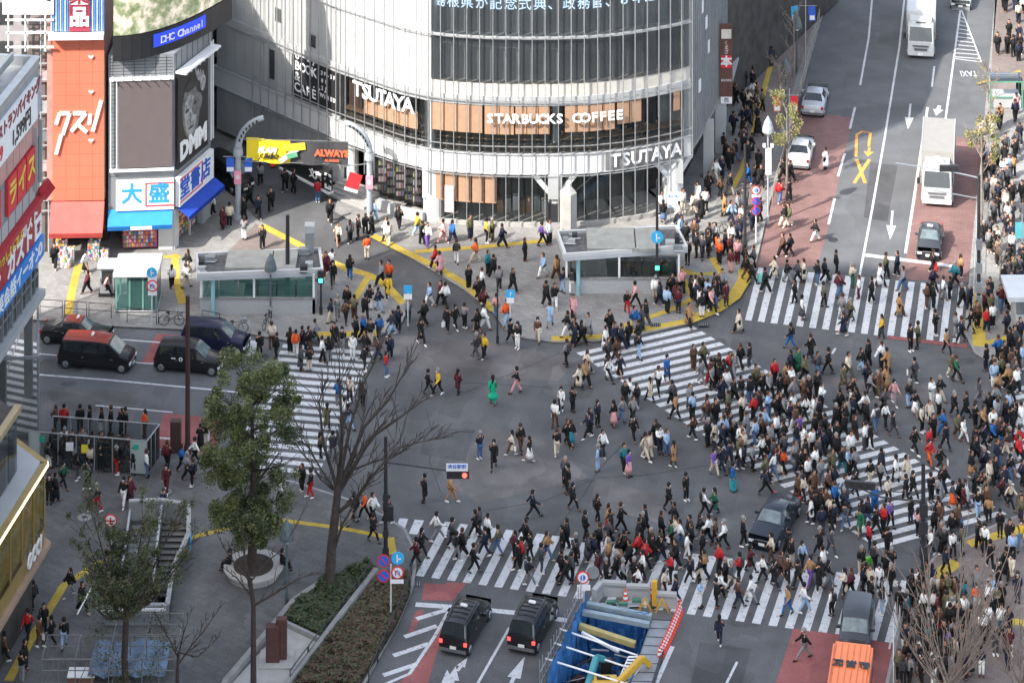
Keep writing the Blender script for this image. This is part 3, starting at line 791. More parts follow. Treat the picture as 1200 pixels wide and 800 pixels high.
    def awning(Wl, a, b, z1, z0, o, m):
        mb = MB(); P = [Wl.at(a,z1,.15), Wl.at(b-.001,z1,.15), Wl.at(b-.001,z0,o), Wl.at(a,z0,o)]
        mb.face([P[3],P[2],P[1],P[0]], m); Q = [p-Vector((0,0,.05)) for p in P]; mb.face(Q, m)
        mb.face([P[3],Q[3],Q[2],P[2]], m); v = [P[2]-Vector((0,0,.28)), P[3]-Vector((0,0,.28))]; mb.face([P[3],P[2],v[0],v[1]], m); mb.face([v[1],v[0],P[2],P[3]], m)
        mb.face([P[0],P[3],Q[3],Q[0]], m); mb.face([P[2],P[1],Q[1],Q[2]], m)
        return mb
    add(awning(F1, -.15, L1-.1, 3.15, 2.45, 1.3, m_aw), 'awning'); add(awning(F2, .0, L2+.3, 3.15, 2.6, 1.2, mat('awning_royal', (.01,.06,.42), .7)), 'awning')
    mb = MB(); F1.slab(mb, 1.6, 3.1, 2.2, 2.42, 1.31, 1.34, M_SIGNW); add(mb, 'awning_plate')
    mb = MB(); F1.slab(mb, L1-1.1, L1-.1, .13, 2.9, -.4, .05, M_WP); F2.slab(mb, 0, .6, .13, 2.9, -.4, .05, M_WP); F2.slab(mb, L2-1.2, L2, .13, 2.9, -.4, .05, M_WP2); F2.slab(mb, 2.3,2.4,.13,2.9,-.1,.05,M_WP); add(mb, 'pillar')
    rnd = random.Random(5)
    mb = MB(); F1.slab(mb, 1.0, L1-1.2, .3, 2.6, -.35, -.1, mat('shelf_pink', (.5,.12,.22), .7)); cols = [mat('goods_%d' % i, c, .6) for i, c in enumerate([(.6,.1,.1),(.75,.7,.65),(.65,.5,.1),(.1,.15,.4),(.1,.35,.2),(.8,.45,.5),(.75,.3,.1)])]
    for z in np.arange(.4, 2.4, .28):
        for t in np.arange(1.1, L1-1.3, .17): F1.slab(mb, t, t+.13, z, z+.2, -.1, -.02, rnd.choice(cols))
    add(mb, 'goods_rack')
    mb = MB()
    for z in np.arange(.3, 2.3, .35):
        for t in np.arange(.8, L2-1.3, .22): F2.slab(mb, t, t+.17, z, z+.26, -.6, -.4, rnd.choice(cols))
    add(mb, 'goods_rack')
    # curved outdoor screen on top
    arc = []
    p0 = G(137,297); 
    for k in range(13):
        u = k/12; arc.append(Vector((-28.0 + 7.6*u, 215.4 + 7.5*u*u + .1, 0)))
    SW = Wall(arc)
    mb = MB(); SW.slab(mb, 0, SW.s[-1], 13.9, 15.6, -1.0, .1, M_SIGNK); SW.slab(mb, 0, SW.s[-1], 15.6, 22, -1.0, 0, M_SIGNK); add(mb, 'screen_frame')
    m_scr = bpy.data.materials.new('screen_picture'); m_scr.use_nodes = True; nt = m_scr.node_tree; p = nt.nodes['Principled BSDF']
    tc = nt.nodes.new('ShaderNodeTexCoord'); nz = nt.nodes.new('ShaderNodeTexNoise'); nz.inputs['Scale'].default_value = 1.3; nz.inputs['Detail'].default_value = 8; nz.inputs['Roughness'].default_value = .62
    cr = nt.nodes.new('ShaderNodeValToRGB'); el = cr.color_ramp.elements; el[0].position = .36; el[0].color = (.10,.13,.06,1); el[1].position = .62; el[1].color = (.55,.46,.38,1)
    e = el.new(.48); e.color = (.20,.22,.13,1); e = el.new(.54); e.color = (.36,.33,.24,1)
    nt.links.new(tc.outputs['Object'], nz.inputs['Vector']); nt.links.new(nz.outputs['Fac'], cr.inputs[0]); nt.links.new(cr.outputs[0], p.inputs['Base Color']); nt.links.new(cr.outputs[0], p.inputs['Emission Color']); p.inputs['Emission Strength'].default_value = .35
    mb = MB(); SW.slab(mb, .05, SW.s[-1]-.3, 15.7, 21.8, .02, .08, m_scr); add(mb, 'screen')
    mb = MB(); SW.slab(mb, 2.9, 7.8, 14.5, 15.4, .12, .16, mat('strip_blue', (.02,.05,.5), .5, emit=((.02,.05,.5), .3))); add(mb, 'blue_strip')
    R.append(SW.lettering('DHC Channel', 3.4, 7.4, 14.95, .7, .3, M_SIGNW, None, bold=.012, ex=.01))
    for o in R: o.data.transform(Matrix.Translation(-root.location)); o.parent = root
bookshop()

# ------------------------------------------------------------------ pharmacy building: orange panels and red awning
def pharmacy():
    A = G(55,300); Bp = G(122.5,299)
    root = empty('pharmacy_building', A, label='narrow building clad in orange panels with white katakana lettering', cat='building')
    W = Wall([A, Bp]); L = W.s[-1]; R = []
    def add(mb, n, **k): o = mb.build(n, **k); R.append(o); return o
    m_or = mat('orange_panel', (.66,.17,.10), .5, var=.06, scale=.4)
    mb = MB(); mb.prism([A, Bp, Vector((Bp.x,238,0)), Vector((A.x,238,0))], 3.9, 21, mat('wall_pink', (.42,.24,.20), .7)); add(mb, 'wall')
    mb = MB(); mb.prism([A+Vector((0,2,0)), Bp+Vector((0,2,0)), Vector((Bp.x,238,0)), Vector((A.x,238,0))], .13, 3.9, M_INT); add(mb, 'shop_interior')
    cols = [.4, 1.35, 2.3, 3.2, L-.02]; z = 3.9; rows = []
    while z < 15.3: rows.append(z); z += .82
    for i in range(len(cols)-1):
        for zr in rows:
            mb = MB(); W.slab(mb, cols[i]+.006, cols[i+1]-.006, zr+.006, min(zr+.814,15.45), .02, .1, m_or); add(mb, 'facade_panel')
    # big white katakana strokes
    sh = mat('stroke_white', (.8,.78,.72), .5)
    def P(px, py):
        t = W.S(px); p = W.at(t,0,.2); z = EYE - (py-HOR)*p.y/FPX; return Vector((p.x,p.y,z))
    st = [((70,133),(82,133)),((70,133),(66,146)),((82,133),(74,158)),((72,158),(66,181)),
          ((86,133),(101,133)),((101,133),(84,154)),((92,146),(102,155)),((106,134),(105,146)),((119,118),(109,154)),((106,134),(106,134.5))]
    mb = MB()
    for a, b in st:
        if a == b: continue
        mb.bar(P(*a), P(*b), .1, .26, sh)
    add(mb, 'lettering')
    for py in (67, 108, 165):
        mb = MB(); c = P(107,py); mb.bar(c+Vector((-.14,0,.1)), c+Vector((.02,0,-.12)), .04, .13, M_SIGNW); mb.bar(c+Vector((.14,0,.1)), c+Vector((-.02,0,-.12)), .04, .13, M_SIGNW); add(mb, 'small_heart')
    # blue corrugated sign above
    m_cb = mat('corrugated_blue', (.10,.25,.55), .5)
    for i in range(24):
        if .9+i*.0 and 9 <= i <= 16: continue
        mb = MB(); W.slab(mb, .3+i*.16, .3+i*.16+.1, 15.9, 21.5, .1, .34, m_cb if i % 2 else mat('corrugated_pale', (.45,.55,.7), .5)); add(mb, 'blue_rib')
    mb = MB(); W.slab(mb, .3, L, 15.9, 21.5, .02, .1, mat('corrugated_back', (.06,.15,.4), .6)); add(mb, 'sign_back')
    mb = MB(); W.slab(mb, 1.6, 3.05, 15.9, 21.5, .1, .4, mat('sign_maroon', (.28,.03,.05), .5)); add(mb, 'sign_board')
    for i, ch in enumerate('品薬医'): R.append(text(ch, 1.45, W.at(2.32,16.85+i*1.55,.43), W.dir(1), UP, M_SIGNW, bold=.05, extrude=.02))
    mb = MB(); W.slab(mb, .2, L, 15.5, 15.8, .1, .9, M_SIGNW); W.slab(mb, .2, L, 15.46, 15.5, .7, .74, M_DARK); add(mb, 'ledge')
    m_bl = mat('panel_blue', (.01,.07,.5), .5)
    mb = MB(); W.slab(mb, L-.02, L+.95, 15.2, 21.5, -.2, .0, m_bl); 
    mb.bar(W.at(L,14.9,0)+Vector((.5,-.2,3.5)), W.at(L,21,0)+Vector((.5,-.2,0)), .9, .3, m_bl); add(mb, 'blue_panel')
    # red awning with goods under it
    m_rd = mat('awning_red', (.60,.09,.075), .7, var=.1)
    mb = MB(); P4 = [W.at(.3,3.85,.1), W.at(L,3.85,.1), W.at(L,1.95+.3,1.5), W.at(.3,1.95+.3,1.5)]
    mb.face([P4[3],P4[2],P4[1],P4[0]], m_rd); v = [p-Vector((0,0,.32)) for p in P4[2:]]
    mb.face([P4[3],v[1],v[0],P4[2]], m_rd); mb.face([P4[2],v[0],v[1],P4[3]], m_rd); mb.face([p-Vector((0,0,.04)) for p in P4], m_rd)
    mb.face([P4[0],P4[3],W.at(.3,2.25,.1)], m_rd); mb.face([P4[1],W.at(L,2.25,.1),P4[2]], m_rd); add(mb, 'awning')
    rnd = random.Random(8)
    for o in R: o.data.transform(Matrix.Translation(-root.location)); o.parent = root
    cols = [MATS['goods_%d' % i] for i in range(7)]
    k = 0
    labs = ['stacked white goods in a display under the left end of the red awning','mixed boxed goods stacked under the middle of the red awning','tall white goods rack right of the shop doorway under the red awning','low crate of colourful goods at the right end of the red awning','small goods rack set out on the pavement below the red awning']
    for px, py, w, h in ((72,303,.8,1.5),(82,306,.6,1.1),(110,303,.8,1.5),(123,304,.5,.8),(77,312,.7,.7)):
        mb = MB(); mb.cbox((0,0,h*.4),(w,.5,h*.8), M_WP)
        for q in range(int(w/.16)):
            for zz in range(int(h/.2)):
                if rnd.random() < .8: mb.cbox((-w/2+.1+q*.16,-.28,.12+zz*.2),(.13,.1,.15), rnd.choice(cols+[M_SIGNW]))
        for q in range(8): mb.cbox((rnd.uniform(-w/2,w/2),rnd.uniform(-.2,.2),h*.8+.07),(.16,.16,.14), rnd.choice(cols+[M_SIGNW,M_SIGNW]))
        tag(mb.build('goods_display', loc=G(px,py,KH)), labs[k], 'goods display', 'goods set out in front of the pharmacy'); k += 1
pharmacy()

# ------------------------------------------------------------------ restaurant building at the left edge
def restaurant():
    F = G(45,350); N0 = Vector((-33.7,202.0,0)); d = (F-N0).normalized(); A = N0 - d*10
    root = empty('restaurant_building', F, label='grey building at the left edge covered in red, white and blue restaurant signs', cat='building')
    W = Wall([A, F]); L = W.s[-1]; R = []
    def add(mb, n, **k): o = mb.build(n, **k); R.append(o); return o
    out = Vector((d.y,-d.x,0)); back = Vector((-8,0,0))
    m_w = mat('wall_grey', (.26,.27,.28), .6, var=.12)
    mb = MB(); mb.prism([A, F, F+Vector((-5,1,0)), A+Vector((-5,0,0))], 0, 15.9, m_w); add(mb, 'wall')
    mb = MB(); W.slab(mb, 0, L, 15.9, 16.5, -.3, 0, M_MET); W.slab(mb, 0, L+0, 16.5, 16.56, -.45, .12, M_STEEL); W.slab(mb, 0, L-.9, 16.55, 17.1, -1.6, -1.45, M_STEEL); mb.bar(F+Vector((0,0,16.2)), F+Vector((-5,.6,16.2)), .3, .7, M_MET); add(mb, 'parapet')
    mb = MB(); rnd = random.Random(3)
    for i in range(40): mb.ball(A.lerp(F, rnd.uniform(.3,.93))+Vector((-rnd.uniform(1.8,4),0,16.0+rnd.uniform(0,.6))), rnd.uniform(.15,.35), mat('roof_clutter', (.12,.09,.07), .9, var=.5, scale=6), 6, 4)
    add(mb, 'roof_plants')
    def sb(a, b, z0, z1, m, n='sign_board', o=.25): mb = MB(); W.slab(mb, L-a, L-b, z0, z1, .03, o, m); return add(mb, n)
    def tx(s, a, z, size, m, bold=.03, sx=1.0, shear=0.0, o=.28): R.append(text(s, size, W.at(L-a, z, o), d, UP, m, bold=bold, extrude=.015, sx=sx, align='CENTER', shear=shear))
    sb(17.5, .9, 12.7, 15.5, M_SIGNW)
    m_mar = mat('letter_maroon', (.25,.02,.03), .5)
    tx('レストランバイキング', 5.2, 14.9, 1.0, m_mar, .04, .95)
    tx('1,599円', 4.3, 13.5, 1.35, M_SIGNK, .03, .9); tx('999', 9.0, 13.5, 1.3, M_SIGNR, .03)
    sb(.85, .1, 12.9, 15.3, mat('poster_grey', (.35,.36,.4), .5)); 
    m_pk = mat('panel_salmon', (.5,.27,.24), .6)
    for i in range(12): sb(16-i*1.3, 14.78-i*1.3, 11.3, 12.55, m_pk, 'salmon_panel', .15)
    for i, ch in enumerate('ライス'):
        sb(6.9-i*1.9, 5.2-i*1.9, 8.7, 11.1, M_SIGNR); tx(ch, 6.05-i*1.9, 9.9, 1.7, mat('letter_yellow', (.75,.55,.08), .5), .05)
    for i in range(4): sb(16-i*2, 14.3-i*2, 8.7, 11.1, M_SIGNR)
    mb = MB(); W.slab(mb, L-1.3, L-.15, 8.2, 12.2, .02, .06, M_GLASSG); add(mb, 'window')
    mb = MB(); W.slab(mb, L-1.45, L-1.35, 8.0, 12.3, .02, .4, M_WP2); W.slab(mb, L-.12, L, 8.0, 12.3, .02, .3, M_WP2); add(mb, 'window_frame')
    for i in range(11): sb(16.2-i*1.4, 15.0-i*1.4, 7.4, 8.45, M_WP2, 'grey_panel', .12)
    mb = MB(); W.slab(mb, 0, L, 7.0, 7.35, .02, .55, mat('awning_dark_red', (.40,.02,.03), .6)); mb.bar(W.at(L-.3,7.2,.3), W.at(L,7.5,.3)+Vector((.55,.3,.3)), .2, 1.0, mat('awning_dark_red', (.40,.02,.03), .6)); add(mb, 'red_trim')
    m_dr = mat('sign_deep_red', (.35,.02,.025), .5)
    sb(17.5, .15, 4.55, 6.95, m_dr)
    tx('いっしょにガスト', 6.2, 6.35, .9, mat('letter_yellow', (.75,.55,.08), .5), .03, .8)
    tx('ガスト', 2.6, 6.35, 1.25, M_SIGNW, .05, .9); tx('ガスト', 4.6, 5.3, 1.75, M_SIGNW, .07); tx('ガスト', 11, 5.5, 1.8, M_SIGNW, .07)
    sb(1.55, .2, 4.6, 6.0, M_SIGNW, 'sign_board', .3); tx('2F', .9, 5.3, .8, m_mar, .03, .8, 0, .33)
    sb(17.5, -.0, 3.05, 4.5, mat('sign_azure', (.01,.20,.62), .5), 'sign_board', .4)
    tx('英会話イーオン', 5.2, 3.78, 1.25, M_SIGNW, .03, 1.0, 0, .43); tx('◎', .9, 3.8, 1.0, M_SIGNW, .03, 1, 0, .43)
    for i in range(9):
        mb = MB(); W.slab(mb, L-1.9*i-1.75, L-1.9*i-.15, .9, 2.95, .01, .05, M_GLASS); w_ = add(mb, 'window')
        mb = MB(); W.slab(mb, L-1.9*i-1.85, L-1.9*i-1.75, .7, 3.0, .02, .12, M_MET); W.slab(mb, L-1.9*i-1.0, L-1.9*i-.95, .7, 3.0, .05, .1, M_MET); W.slab(mb, L-1.9*i-1.75, L-1.9*i-.15, 1.9, 1.96, .05, .1, M_MET); add(mb, 'window_frame')
    mb = MB(); W.slab(mb, 0, L, .25, .75, .02, .5, M_WP2); W.slab(mb, 0, L, .13, .25, .02, .3, M_DARK); add(mb, 'ledge')
    # block raised and drawn nearer so sun reaches the plaza; its columns are added
    LIFT = 6.0; k = (EYE-LIFT)/EYE
    S_ = Matrix.Translation((0,0,EYE)) @ Matrix.Scale(k, 4) @ Matrix.Translation((0,0,-EYE))
    root.location = (F.x*k, F.y*k, 0)
    for o in R: o.data.transform(Matrix.Translation(-root.location) @ S_); o.parent = root
    for q in (.6, 6, 11.5, 17):
        c = W.at(L-q, 0, -.5)*k
        for dx in (0, -3.6): mb = MB(); mb.cbox(Vector((c.x+dx, c.y, 3.0))-root.location, (.5,.5,6.0), M_MET); mb.build('column', root)
restaurant()

# pipes, frames and a white billboard between the two buildings
def rack():
    root = empty('steel_rack', G(50,300,KH), label='white steel frame with pipes and a big white billboard beside the orange building', cat='frame')
    mb = MB()
    for z in np.arange(3, 20, 1.15): mb.bar((-1.2,.4,z), (1.0,.4,z), .06, .08, M_WP2)
    for x in (-1.1, -.2, .35): mb.bar((x,.4,0), (x,.4,20), .08, .08, M_WP2)
    mb.build('pipe_frame', root)
    mb = MB(); mb.cbox((0,1.6,8),(2.4,1.8,16), mat('wall_dull', (.16,.13,.12), .8, var=.2)); mb.build('wall', root)
    for i in range(6): mb = MB(); mb.cbox((.2,.55,4+i*2.1),(.7,.25,.7), [M_WP2,mat('box_pink',(.6,.35,.35),.6),M_MET][i%3]); mb.build('meter_box', root)
    mb = MB(); mb.cbox((-1.0,0,18.8),(3.6,.3,3.6), M_SIGNW); mb.build('billboard', root)
    text('で', 2.6, (-.2,-.17,18.9), (1,0,0), UP, M_SIGNK, root, bold=.08)
    mb = MB()
    for z in (14.7, 15.7, 16.6): mb.bar((-2.6,-.1,z),(.8,-.1,z),.1,.12,M_SIGNW)
    for x in (-2.4,-1.2,.2): mb.bar((x,-.1,14.4),(x,-.1,17),.1,.1,M_SIGNW)
    mb.build('balcony_rail', root)
rack()

# building across the lane, between the bookshop and the tower
def lane_building():
    c = Vector((-21.5, 246, 0))
    root = empty('lane_building', c, label='white tiled building with dark windows down the side lane', cat='building')
    m_t = mat('white_tile', (.50,.51,.52), .5, var=.1, scale=1)
    mb = MB(); mb.cbox((0,0,11),(9,6,16), m_t); mb.cbox((0,.5,1.5),(9,5,3), M_INT); mb.build('wall', root)
    for z in np.arange(4.0, 19, 2.75):
        for x in (-3.6,-2.3,-1.0,.1,1.6,2.7):
            mb = MB(); mb.cbox((x,-3.05,z+.9),(1.0,.1,1.5), M_WP2); f_ = mb.build('window', root)
            mb = MB(); mb.cbox((x,-3.12,z+.9),(.85,.06,1.35), M_GLASS); mb.build('pane', f_)
        mb = MB(); mb.cbox((0,-3.04,z-.25),(9,.06,.05), M_MET); mb.build('tile_line', root)
    mb = MB(); mb.tube([(4.3,-3.25,0),(4.3,-3.25,19)], .16, M_MET, 8); mb.tube([(3.9,-3.2,0),(3.9,-3.2,19)], .08, M_DARK, 6); mb.build('drain_pipe', root)
    for x, z, m, s_ in ((2.2,2.6,M_SIGNR,'酒場'),(3.0,5.4,M_SIGNR,'個室'),(-.2,3.0,M_SIGNW,'カラオケ'),(.9,5.3,M_SIGNB,'居酒屋')):
        mb = MB(); mb.cbox((x,-3.6,z),(1.3,.25,.7), m); s1 = mb.build('shop_sign', root)
        text(s_, .36, (x,-3.74,z), (1,0,0), UP, M_SIGNW if m is not M_SIGNW else M_SIGNK, s1, extrude=.01)
    for x in (1.4,1.8): mb = MB(); mb.ball((x,-3.7,6.6),.24,M_SIGNW,10,6); mb.build('globe_lamp', root)
lane_building()
def backs():
    for x, y, w, h, lb in ((-36,243,14,21,'dull grey office block behind the orange building'),(-8,272,22,24,'plain grey office block behind the glass tower')):
        root = empty('office_block', (x,y,0), label=lb, cat='building')
        mb = MB(); mb.cbox((0,0,h/2),(w,8,h), mat('wall_dull2', (.28,.28,.29), .7, var=.12)); mb.build('wall', root)
        for z in np.arange(2,h-2,3):
            for k in range(int(w/2.2)):
                mb = MB(); mb.cbox((-w/2+1.2+k*2.2,-4.02,z),(1.5,.08,1.7), M_GLASS); mb.build('window', root)
backs()

# unseen tower at the left, added and outlined so its shadow covers the square
def shade_tower():
    root = empty('occluder_tower', (-120,100,0), label='high grey tower out of view left of the square, shaped to shade the crossing', cat='building')
    m = mat('tower_grey', (.3,.31,.33), .5, var=.1, scale=.2)
    mb = MB(); mb.prism([(-112,-60),(78,-60),(78,33),(60,36),(32,41),(20.4,39),(9,30),(-112,28)], 0, 100, m); mb.build('wall', root)
    mb = MB()
    for z in range(4, 98, 4):
        mb.box((78.02,-58,z),(78.2,32,z+2.2), M_GLASS)
    mb.build('window_band', root)
shade_tower()

# ------------------------------------------------------------------ shop with yellow windows at the lower left
def yellow_shop():
    C = G(60,712); d1 = Vector((-1.55,-8.4,0)).normalized(); d2 = Vector((-2.6,3.0,0)).normalized()
    root = empty('yellow_shop', C, label='shop with gold trim and yellow lit windows at the lower left corner', cat='building')
    A = C + d1*16; D = C + d2*9; W1 = Wall([A, C]); W2 = Wall([C, D]); R = []
    def add(mb, n, **k): o = mb.build(n, **k); R.append(o); return o
    gold = mat('gold_trim', (.33,.235,.085), .45, .2, var=.15); soffit = mat('peach_soffit', (.36,.25,.18), .6, var=.1)
    inn = [A, C, D, D+d1*9+Vector((-6,0,0)), A+Vector((-9,0,0))]
    cen = sum(inn, Vector())/5
    def inset(k): return [p.lerp(cen, k) for p in inn]
    L1 = W1.s[-1]; L2 = W2.s[-1]
    mb = MB(); mb.prism(inset(.14), KH, 3.5, M_INT); add(mb, 'shop_interior')
    mb = MB(); mb.prism(inset(0), 3.5, 3.75, soffit); add(mb, 'canopy')
    mb = MB(); mb.prism(inset(.05), 3.75, 4.7, gold); add(mb, 'gold_fascia')
    R.append(text('OCCI', 1.15, Wall([p for p in (A.lerp(cen,.05), C.lerp(cen,.05))]).at(13.1,4.35,.12), (C-A).normalized(), UP, M_SIGNW, bold=.01, extrude=.05, shear=.3, sx=.8))
    mb = MB(); mb.prism(inset(.085), 4.75, 8.2, mat('yellow_interior', (.24,.185,.05), .6, var=.95, scale=.9, emit=((.50,.38,.08), .05))); add(mb, 'display_interior')
    W1b = Wall([A.lerp(cen,.05), C.lerp(cen,.05)]); W2b = Wall([C.lerp(cen,.05), D.lerp(cen,.05)])
    for Wn in (W1b, W2b):
        L = Wn.s[-1]; n = int(L/1.7)
        for i in range(n):
            mb = MB(); Wn.pane(mb, i*L/n+.03, (i+1)*L/n-.03, 4.75, 8.1, -.03, 0, M_GLASSC); add(mb, 'window')
            mb = MB(); Wn.slab(mb, i*L/n-.0, i*L/n+.06, 4.7, 8.2, -.05, .06, gold); add(mb, 'mullion')
            mb = MB(); Wn.slab(mb, i*L/n+.25, (i+1)*L/n-.25, 5.0, 6.0+.5*((i*7)%3), -.6, -.4, [MATS['goods_1'],MATS['goods_0'],MATS['goods_2'],MATS['goods_4'],M_WP][i%5]); add(mb, 'display_goods')
    for Wn in (W1b, W2b):
        mb = MB(); Wn.slab(mb, 0, Wn.s[-1], 8.15, 8.4, -.3, .2, gold); add(mb, 'gold_edge')
        mb = MB(); Wn.slab(mb, 0, Wn.s[-1], 8.2, 8.32, .2, .26, mat('light_strip', (.9,.75,.5), .5, emit=((1,.72,.4), 1.2))); add(mb, 'light_strip')
    mb = MB(); mb.prism(inset(.08), 8.4, 8.5, M_WP2); add(mb, 'roof_slab')
    mb = MB(); mb.prism(inset(.28), 8.5, 12.0, M_INT); add(mb, 'upper_wall')
    for k in (0,): 
        Wn = Wall([A.lerp(cen,.24), C.lerp(cen,.24)])
        for i in range(8): mb = MB(); Wn.slab(mb, i*1.5, i*1.5+1.4, 8.6, 11.8, -.03, 0, M_GLASS); add(mb, 'window')
        mb = MB(); Wn.slab(mb, 0, Wn.s[-1], 11.9, 12.2, -.2, .2, mat('gold_dull', (.30,.24,.13), .5)); add(mb, 'parapet')
    for o in R: o.data.transform(Matrix.Translation(-root.location)); o.parent = root
yellow_shop()

# glass screen and posts in front of the left road
def screen_left():
    root = empty('glass_canopy', G(45,520,KH), label='glass screen with steel posts at the left edge above the road', cat='canopy')
    a = Vector((0,0,0)); b = G(44,372,0)-G(45,520,KH)
    mb = MB()
    for k in (0,.17,.33,.5,.67,.83,1): mb.bar(a.lerp(b,k), a.lerp(b,k)+Vector((0,0,5.4)), .12, .12, M_MET)
    mb.build('post', root)
    mb = MB(); mb.bar(a+Vector((0,0,5.4)), b+Vector((0,0,5.4)), .14, .16, M_MET); mb.bar(a+Vector((0,0,2.7)), b+Vector((0,0,2.7)), .1, .1, M_MET); mb.bar(a+Vector((-9,-1,5.4)), a+Vector((0,0,5.4)), .14,.16,M_MET); mb.bar(a+Vector((-3,-1,1.2)), b+Vector((0,0,2.6)), .07, .07, M_MET); mb.build('beam', root)
    mb = MB(); mb.face([a+Vector((-.02,0,.3)), b+Vector((-.02,0,.3)), b+Vector((-.02,0,5.3)), a+Vector((-.02,0,5.3))], M_GLASS); mb.face([a+Vector((-9,-1,.3)), a+Vector((-.05,0,.3)), a+Vector((-.05,0,5.3)), a+Vector((-9,-1,5.3))], M_GLASS); mb.build('pane', root)
screen_left()
# ------------------------------------------------------------------ station entrance pavilions
def pavilion(name, fl, fr, bl, br, label, top=2.75, variant=0):
    """fl/fr/bl/br: plan corners of the roof"""
    o = (fl+fr+bl+br)/4; o.z = KH
    root = empty(name, o, label=label, cat='station entrance', group='underground station entrances on the far pavement')
    P = [p - Vector((o.x,o.y,0)) for p in (fl,fr,br,bl)]
    cen = Vector((0,0,0))
    def ins(k): return [Vector((p.x*(1-k/abs(p.x) if abs(p.x)>k else 0), p.y*(1-k/abs(p.y) if abs(p.y)>k else 0),0)) for p in P]
    m_tile = mat('white_tile_wall', (.40,.41,.41), .5, var=.06, scale=6)
    mb = MB(); mb.prism(P, top-.32, top-.05, mat('roof_fascia', (.44,.47,.49), .45, var=.06)); mb.build('fascia', root)
    # parapet around a sunken roof
    mb = MB(); q = ins(.18)
    for i in range(4):
        j = (i+1)%4; mb.face([P[i]+Vector((0,0,top-.05)),P[j]+Vector((0,0,top-.05)),P[j]+Vector((0,0,top+.18)),P[i]+Vector((0,0,top+.18))], M_WP)
        mb.face([q[j]+Vector((0,0,top-.05)),q[i]+Vector((0,0,top-.05)),q[i]+Vector((0,0,top+.18)),q[j]+Vector((0,0,top+.18))], M_WP2)
        mb.face([P[i]+Vector((0,0,top+.18)),P[j]+Vector((0,0,top+.18)),q[j]+Vector((0,0,top+.18)),q[i]+Vector((0,0,top+.18))], M_WP)
    mb.build('parapet', root)
    mb = MB(); mb.prism(q, top-.04, top-.02, mat('roof_dark', (.10,.10,.10), .8, var=.35, scale=3)); mb.build('roof', root)
    xs = [p.x for p in q]; ys = [p.y for p in q]; x0, x1, y0, y1 = min(xs), max(xs), min(ys), max(ys); w = x1-x0
    mb = MB(); mb.box((x0+w*(.24 if variant==0 else .22),y0+.5,top), (x0+w*.60,y1-.35,top+.25), mat('roof_panel', (.30,.30,.27), .7)); 
    mb.box((x0+w*.61,y0+.5,top), (x0+w*.80,y1-.35,top+.22), mat('roof_panel', (.30,.30,.27), .7)); mb.build('roof_hatch', root)
    rnd = random.Random(variant+11)
    for i in range(7):
        mb = MB(); x = x0+w*(rnd.uniform(.03,.2) if i%2 == 0 else rnd.uniform(.84,.95)); y = rnd.uniform(y0+.4,y1-.4)
        mb.cbox((x,y,top+.22),(rnd.uniform(.3,.7),rnd.uniform(.3,.6),rnd.uniform(.25,.5)), [M_MET,M_WP2,M_DARK][i%3]); mb.tube([(x-.3,y-.2,top+.1),(x+.4,y-.2,top+.1)],.05,M_STEEL,6); mb.build('roof_machine', root)
    # body: tiled parapet wall, glass above, dark stair inside
    r = ins(.55)
    xs = [p.x for p in r]; ys = [p.y for p in r]; a0, a1, b0, b1 = min(xs), max(xs), min(ys), max(ys)
    mb = MB(); t = .18
    for (u0,v0,u1,v1) in ((a0,b0,a1,b0+t),(a0,b1-t,a1,b1),(a1-t,b0,a1,b1)): mb.box((u0,v0,0),(u1,v1,1.0), m_tile)
    mb.build('tiled_wall', root)
    mb = MB()
    for (u0,v0,u1,v1) in ((a0-.06,b0-.06,a1+.06,b0+t+.06),(a0,b1-t-.06,a1,b1+.06)): mb.box((u0,v0,1.0),(u1,v1,1.1), M_KERB)
    mb.build('coping', root)
    n = 6
    for i in range(n):
        mb = MB(); mb.box((a0+(a1-a0)*i/n+.04,b0+.06,1.12),(a0+(a1-a0)*(i+1)/n-.04,b0+.1,top-.32), M_GLASSG if variant == 0 else M_GLASSC); mb.build('window', root)
    for x in (a0+.1, a0+(a1-a0)*.47, a1-.1):
        mb = MB(); mb.cbox((x,b0+.08,top/2+.3),(.14,.14,top-.9), M_SIGNW); mb.build('mullion', root)
    mb = MB(); mb.tube([(a0+.9,b0-.1,0),(a0+.9,b0-.1,top-.3)], .14, mat('pillar_pale_blue', (.28,.50,.55), .5), 12); mb.build('pillar', root)
    mb = MB(); mb.box((a0+.4,b0+.5,.02),(a1-.4,b1-.4,.9), M_INT); 
    for k in range(6): mb.box((a0+.5+k*.4,b0+.5,.9),(a0+.9+k*.4,b1-.4,1.5-k*.1), M_WP2)
    mb.build('stair', root)
    return root
def corners(a, b, c, d, top): return [G(x,y,0) for x,y in (a,b,c,d)]
T = 2.9
def roofpt(px, py): p = G(px,py,T+KH); return Vector((p.x,p.y,0))
pavilion('station_entrance', roofpt(231,322), roofpt(379,316), roofpt(229,297), roofpt(376,291), 'low station entrance with white edged flat roof beside the tall black pole and chimney', T-.1, 0)
pavilion('station_entrance', roofpt(661,299), roofpt(806,289), roofpt(652,271), roofpt(794,265), 'low station entrance with tiled wall and flat roof in front of the glass tower', T-.1, 1)
mb = MB(); mb.box((-.3,-.3,0),(.3,.3,4.2), M_MET); mb.box((-.34,-.34,4.2),(.34,.34,4.7), M_WP2)
tag(mb.build('vent_shaft', loc=G(363,343,KH)), 'square grey vent shaft rising behind the left station entrance', 'vent shaft')
mb = MB(); mb.tube([(0,0,0),(0,0,3.1)], [.62,.62], M_CONC, 6); mb.tube([(0,0,3.1),(0,0,3.5)], [.62,.2], M_CONC, 6)
tag(mb.build('concrete_pillar', loc=G(666,276,KH)), 'thick grey stone pillar in front of the tower beside the second entrance', 'pillar')

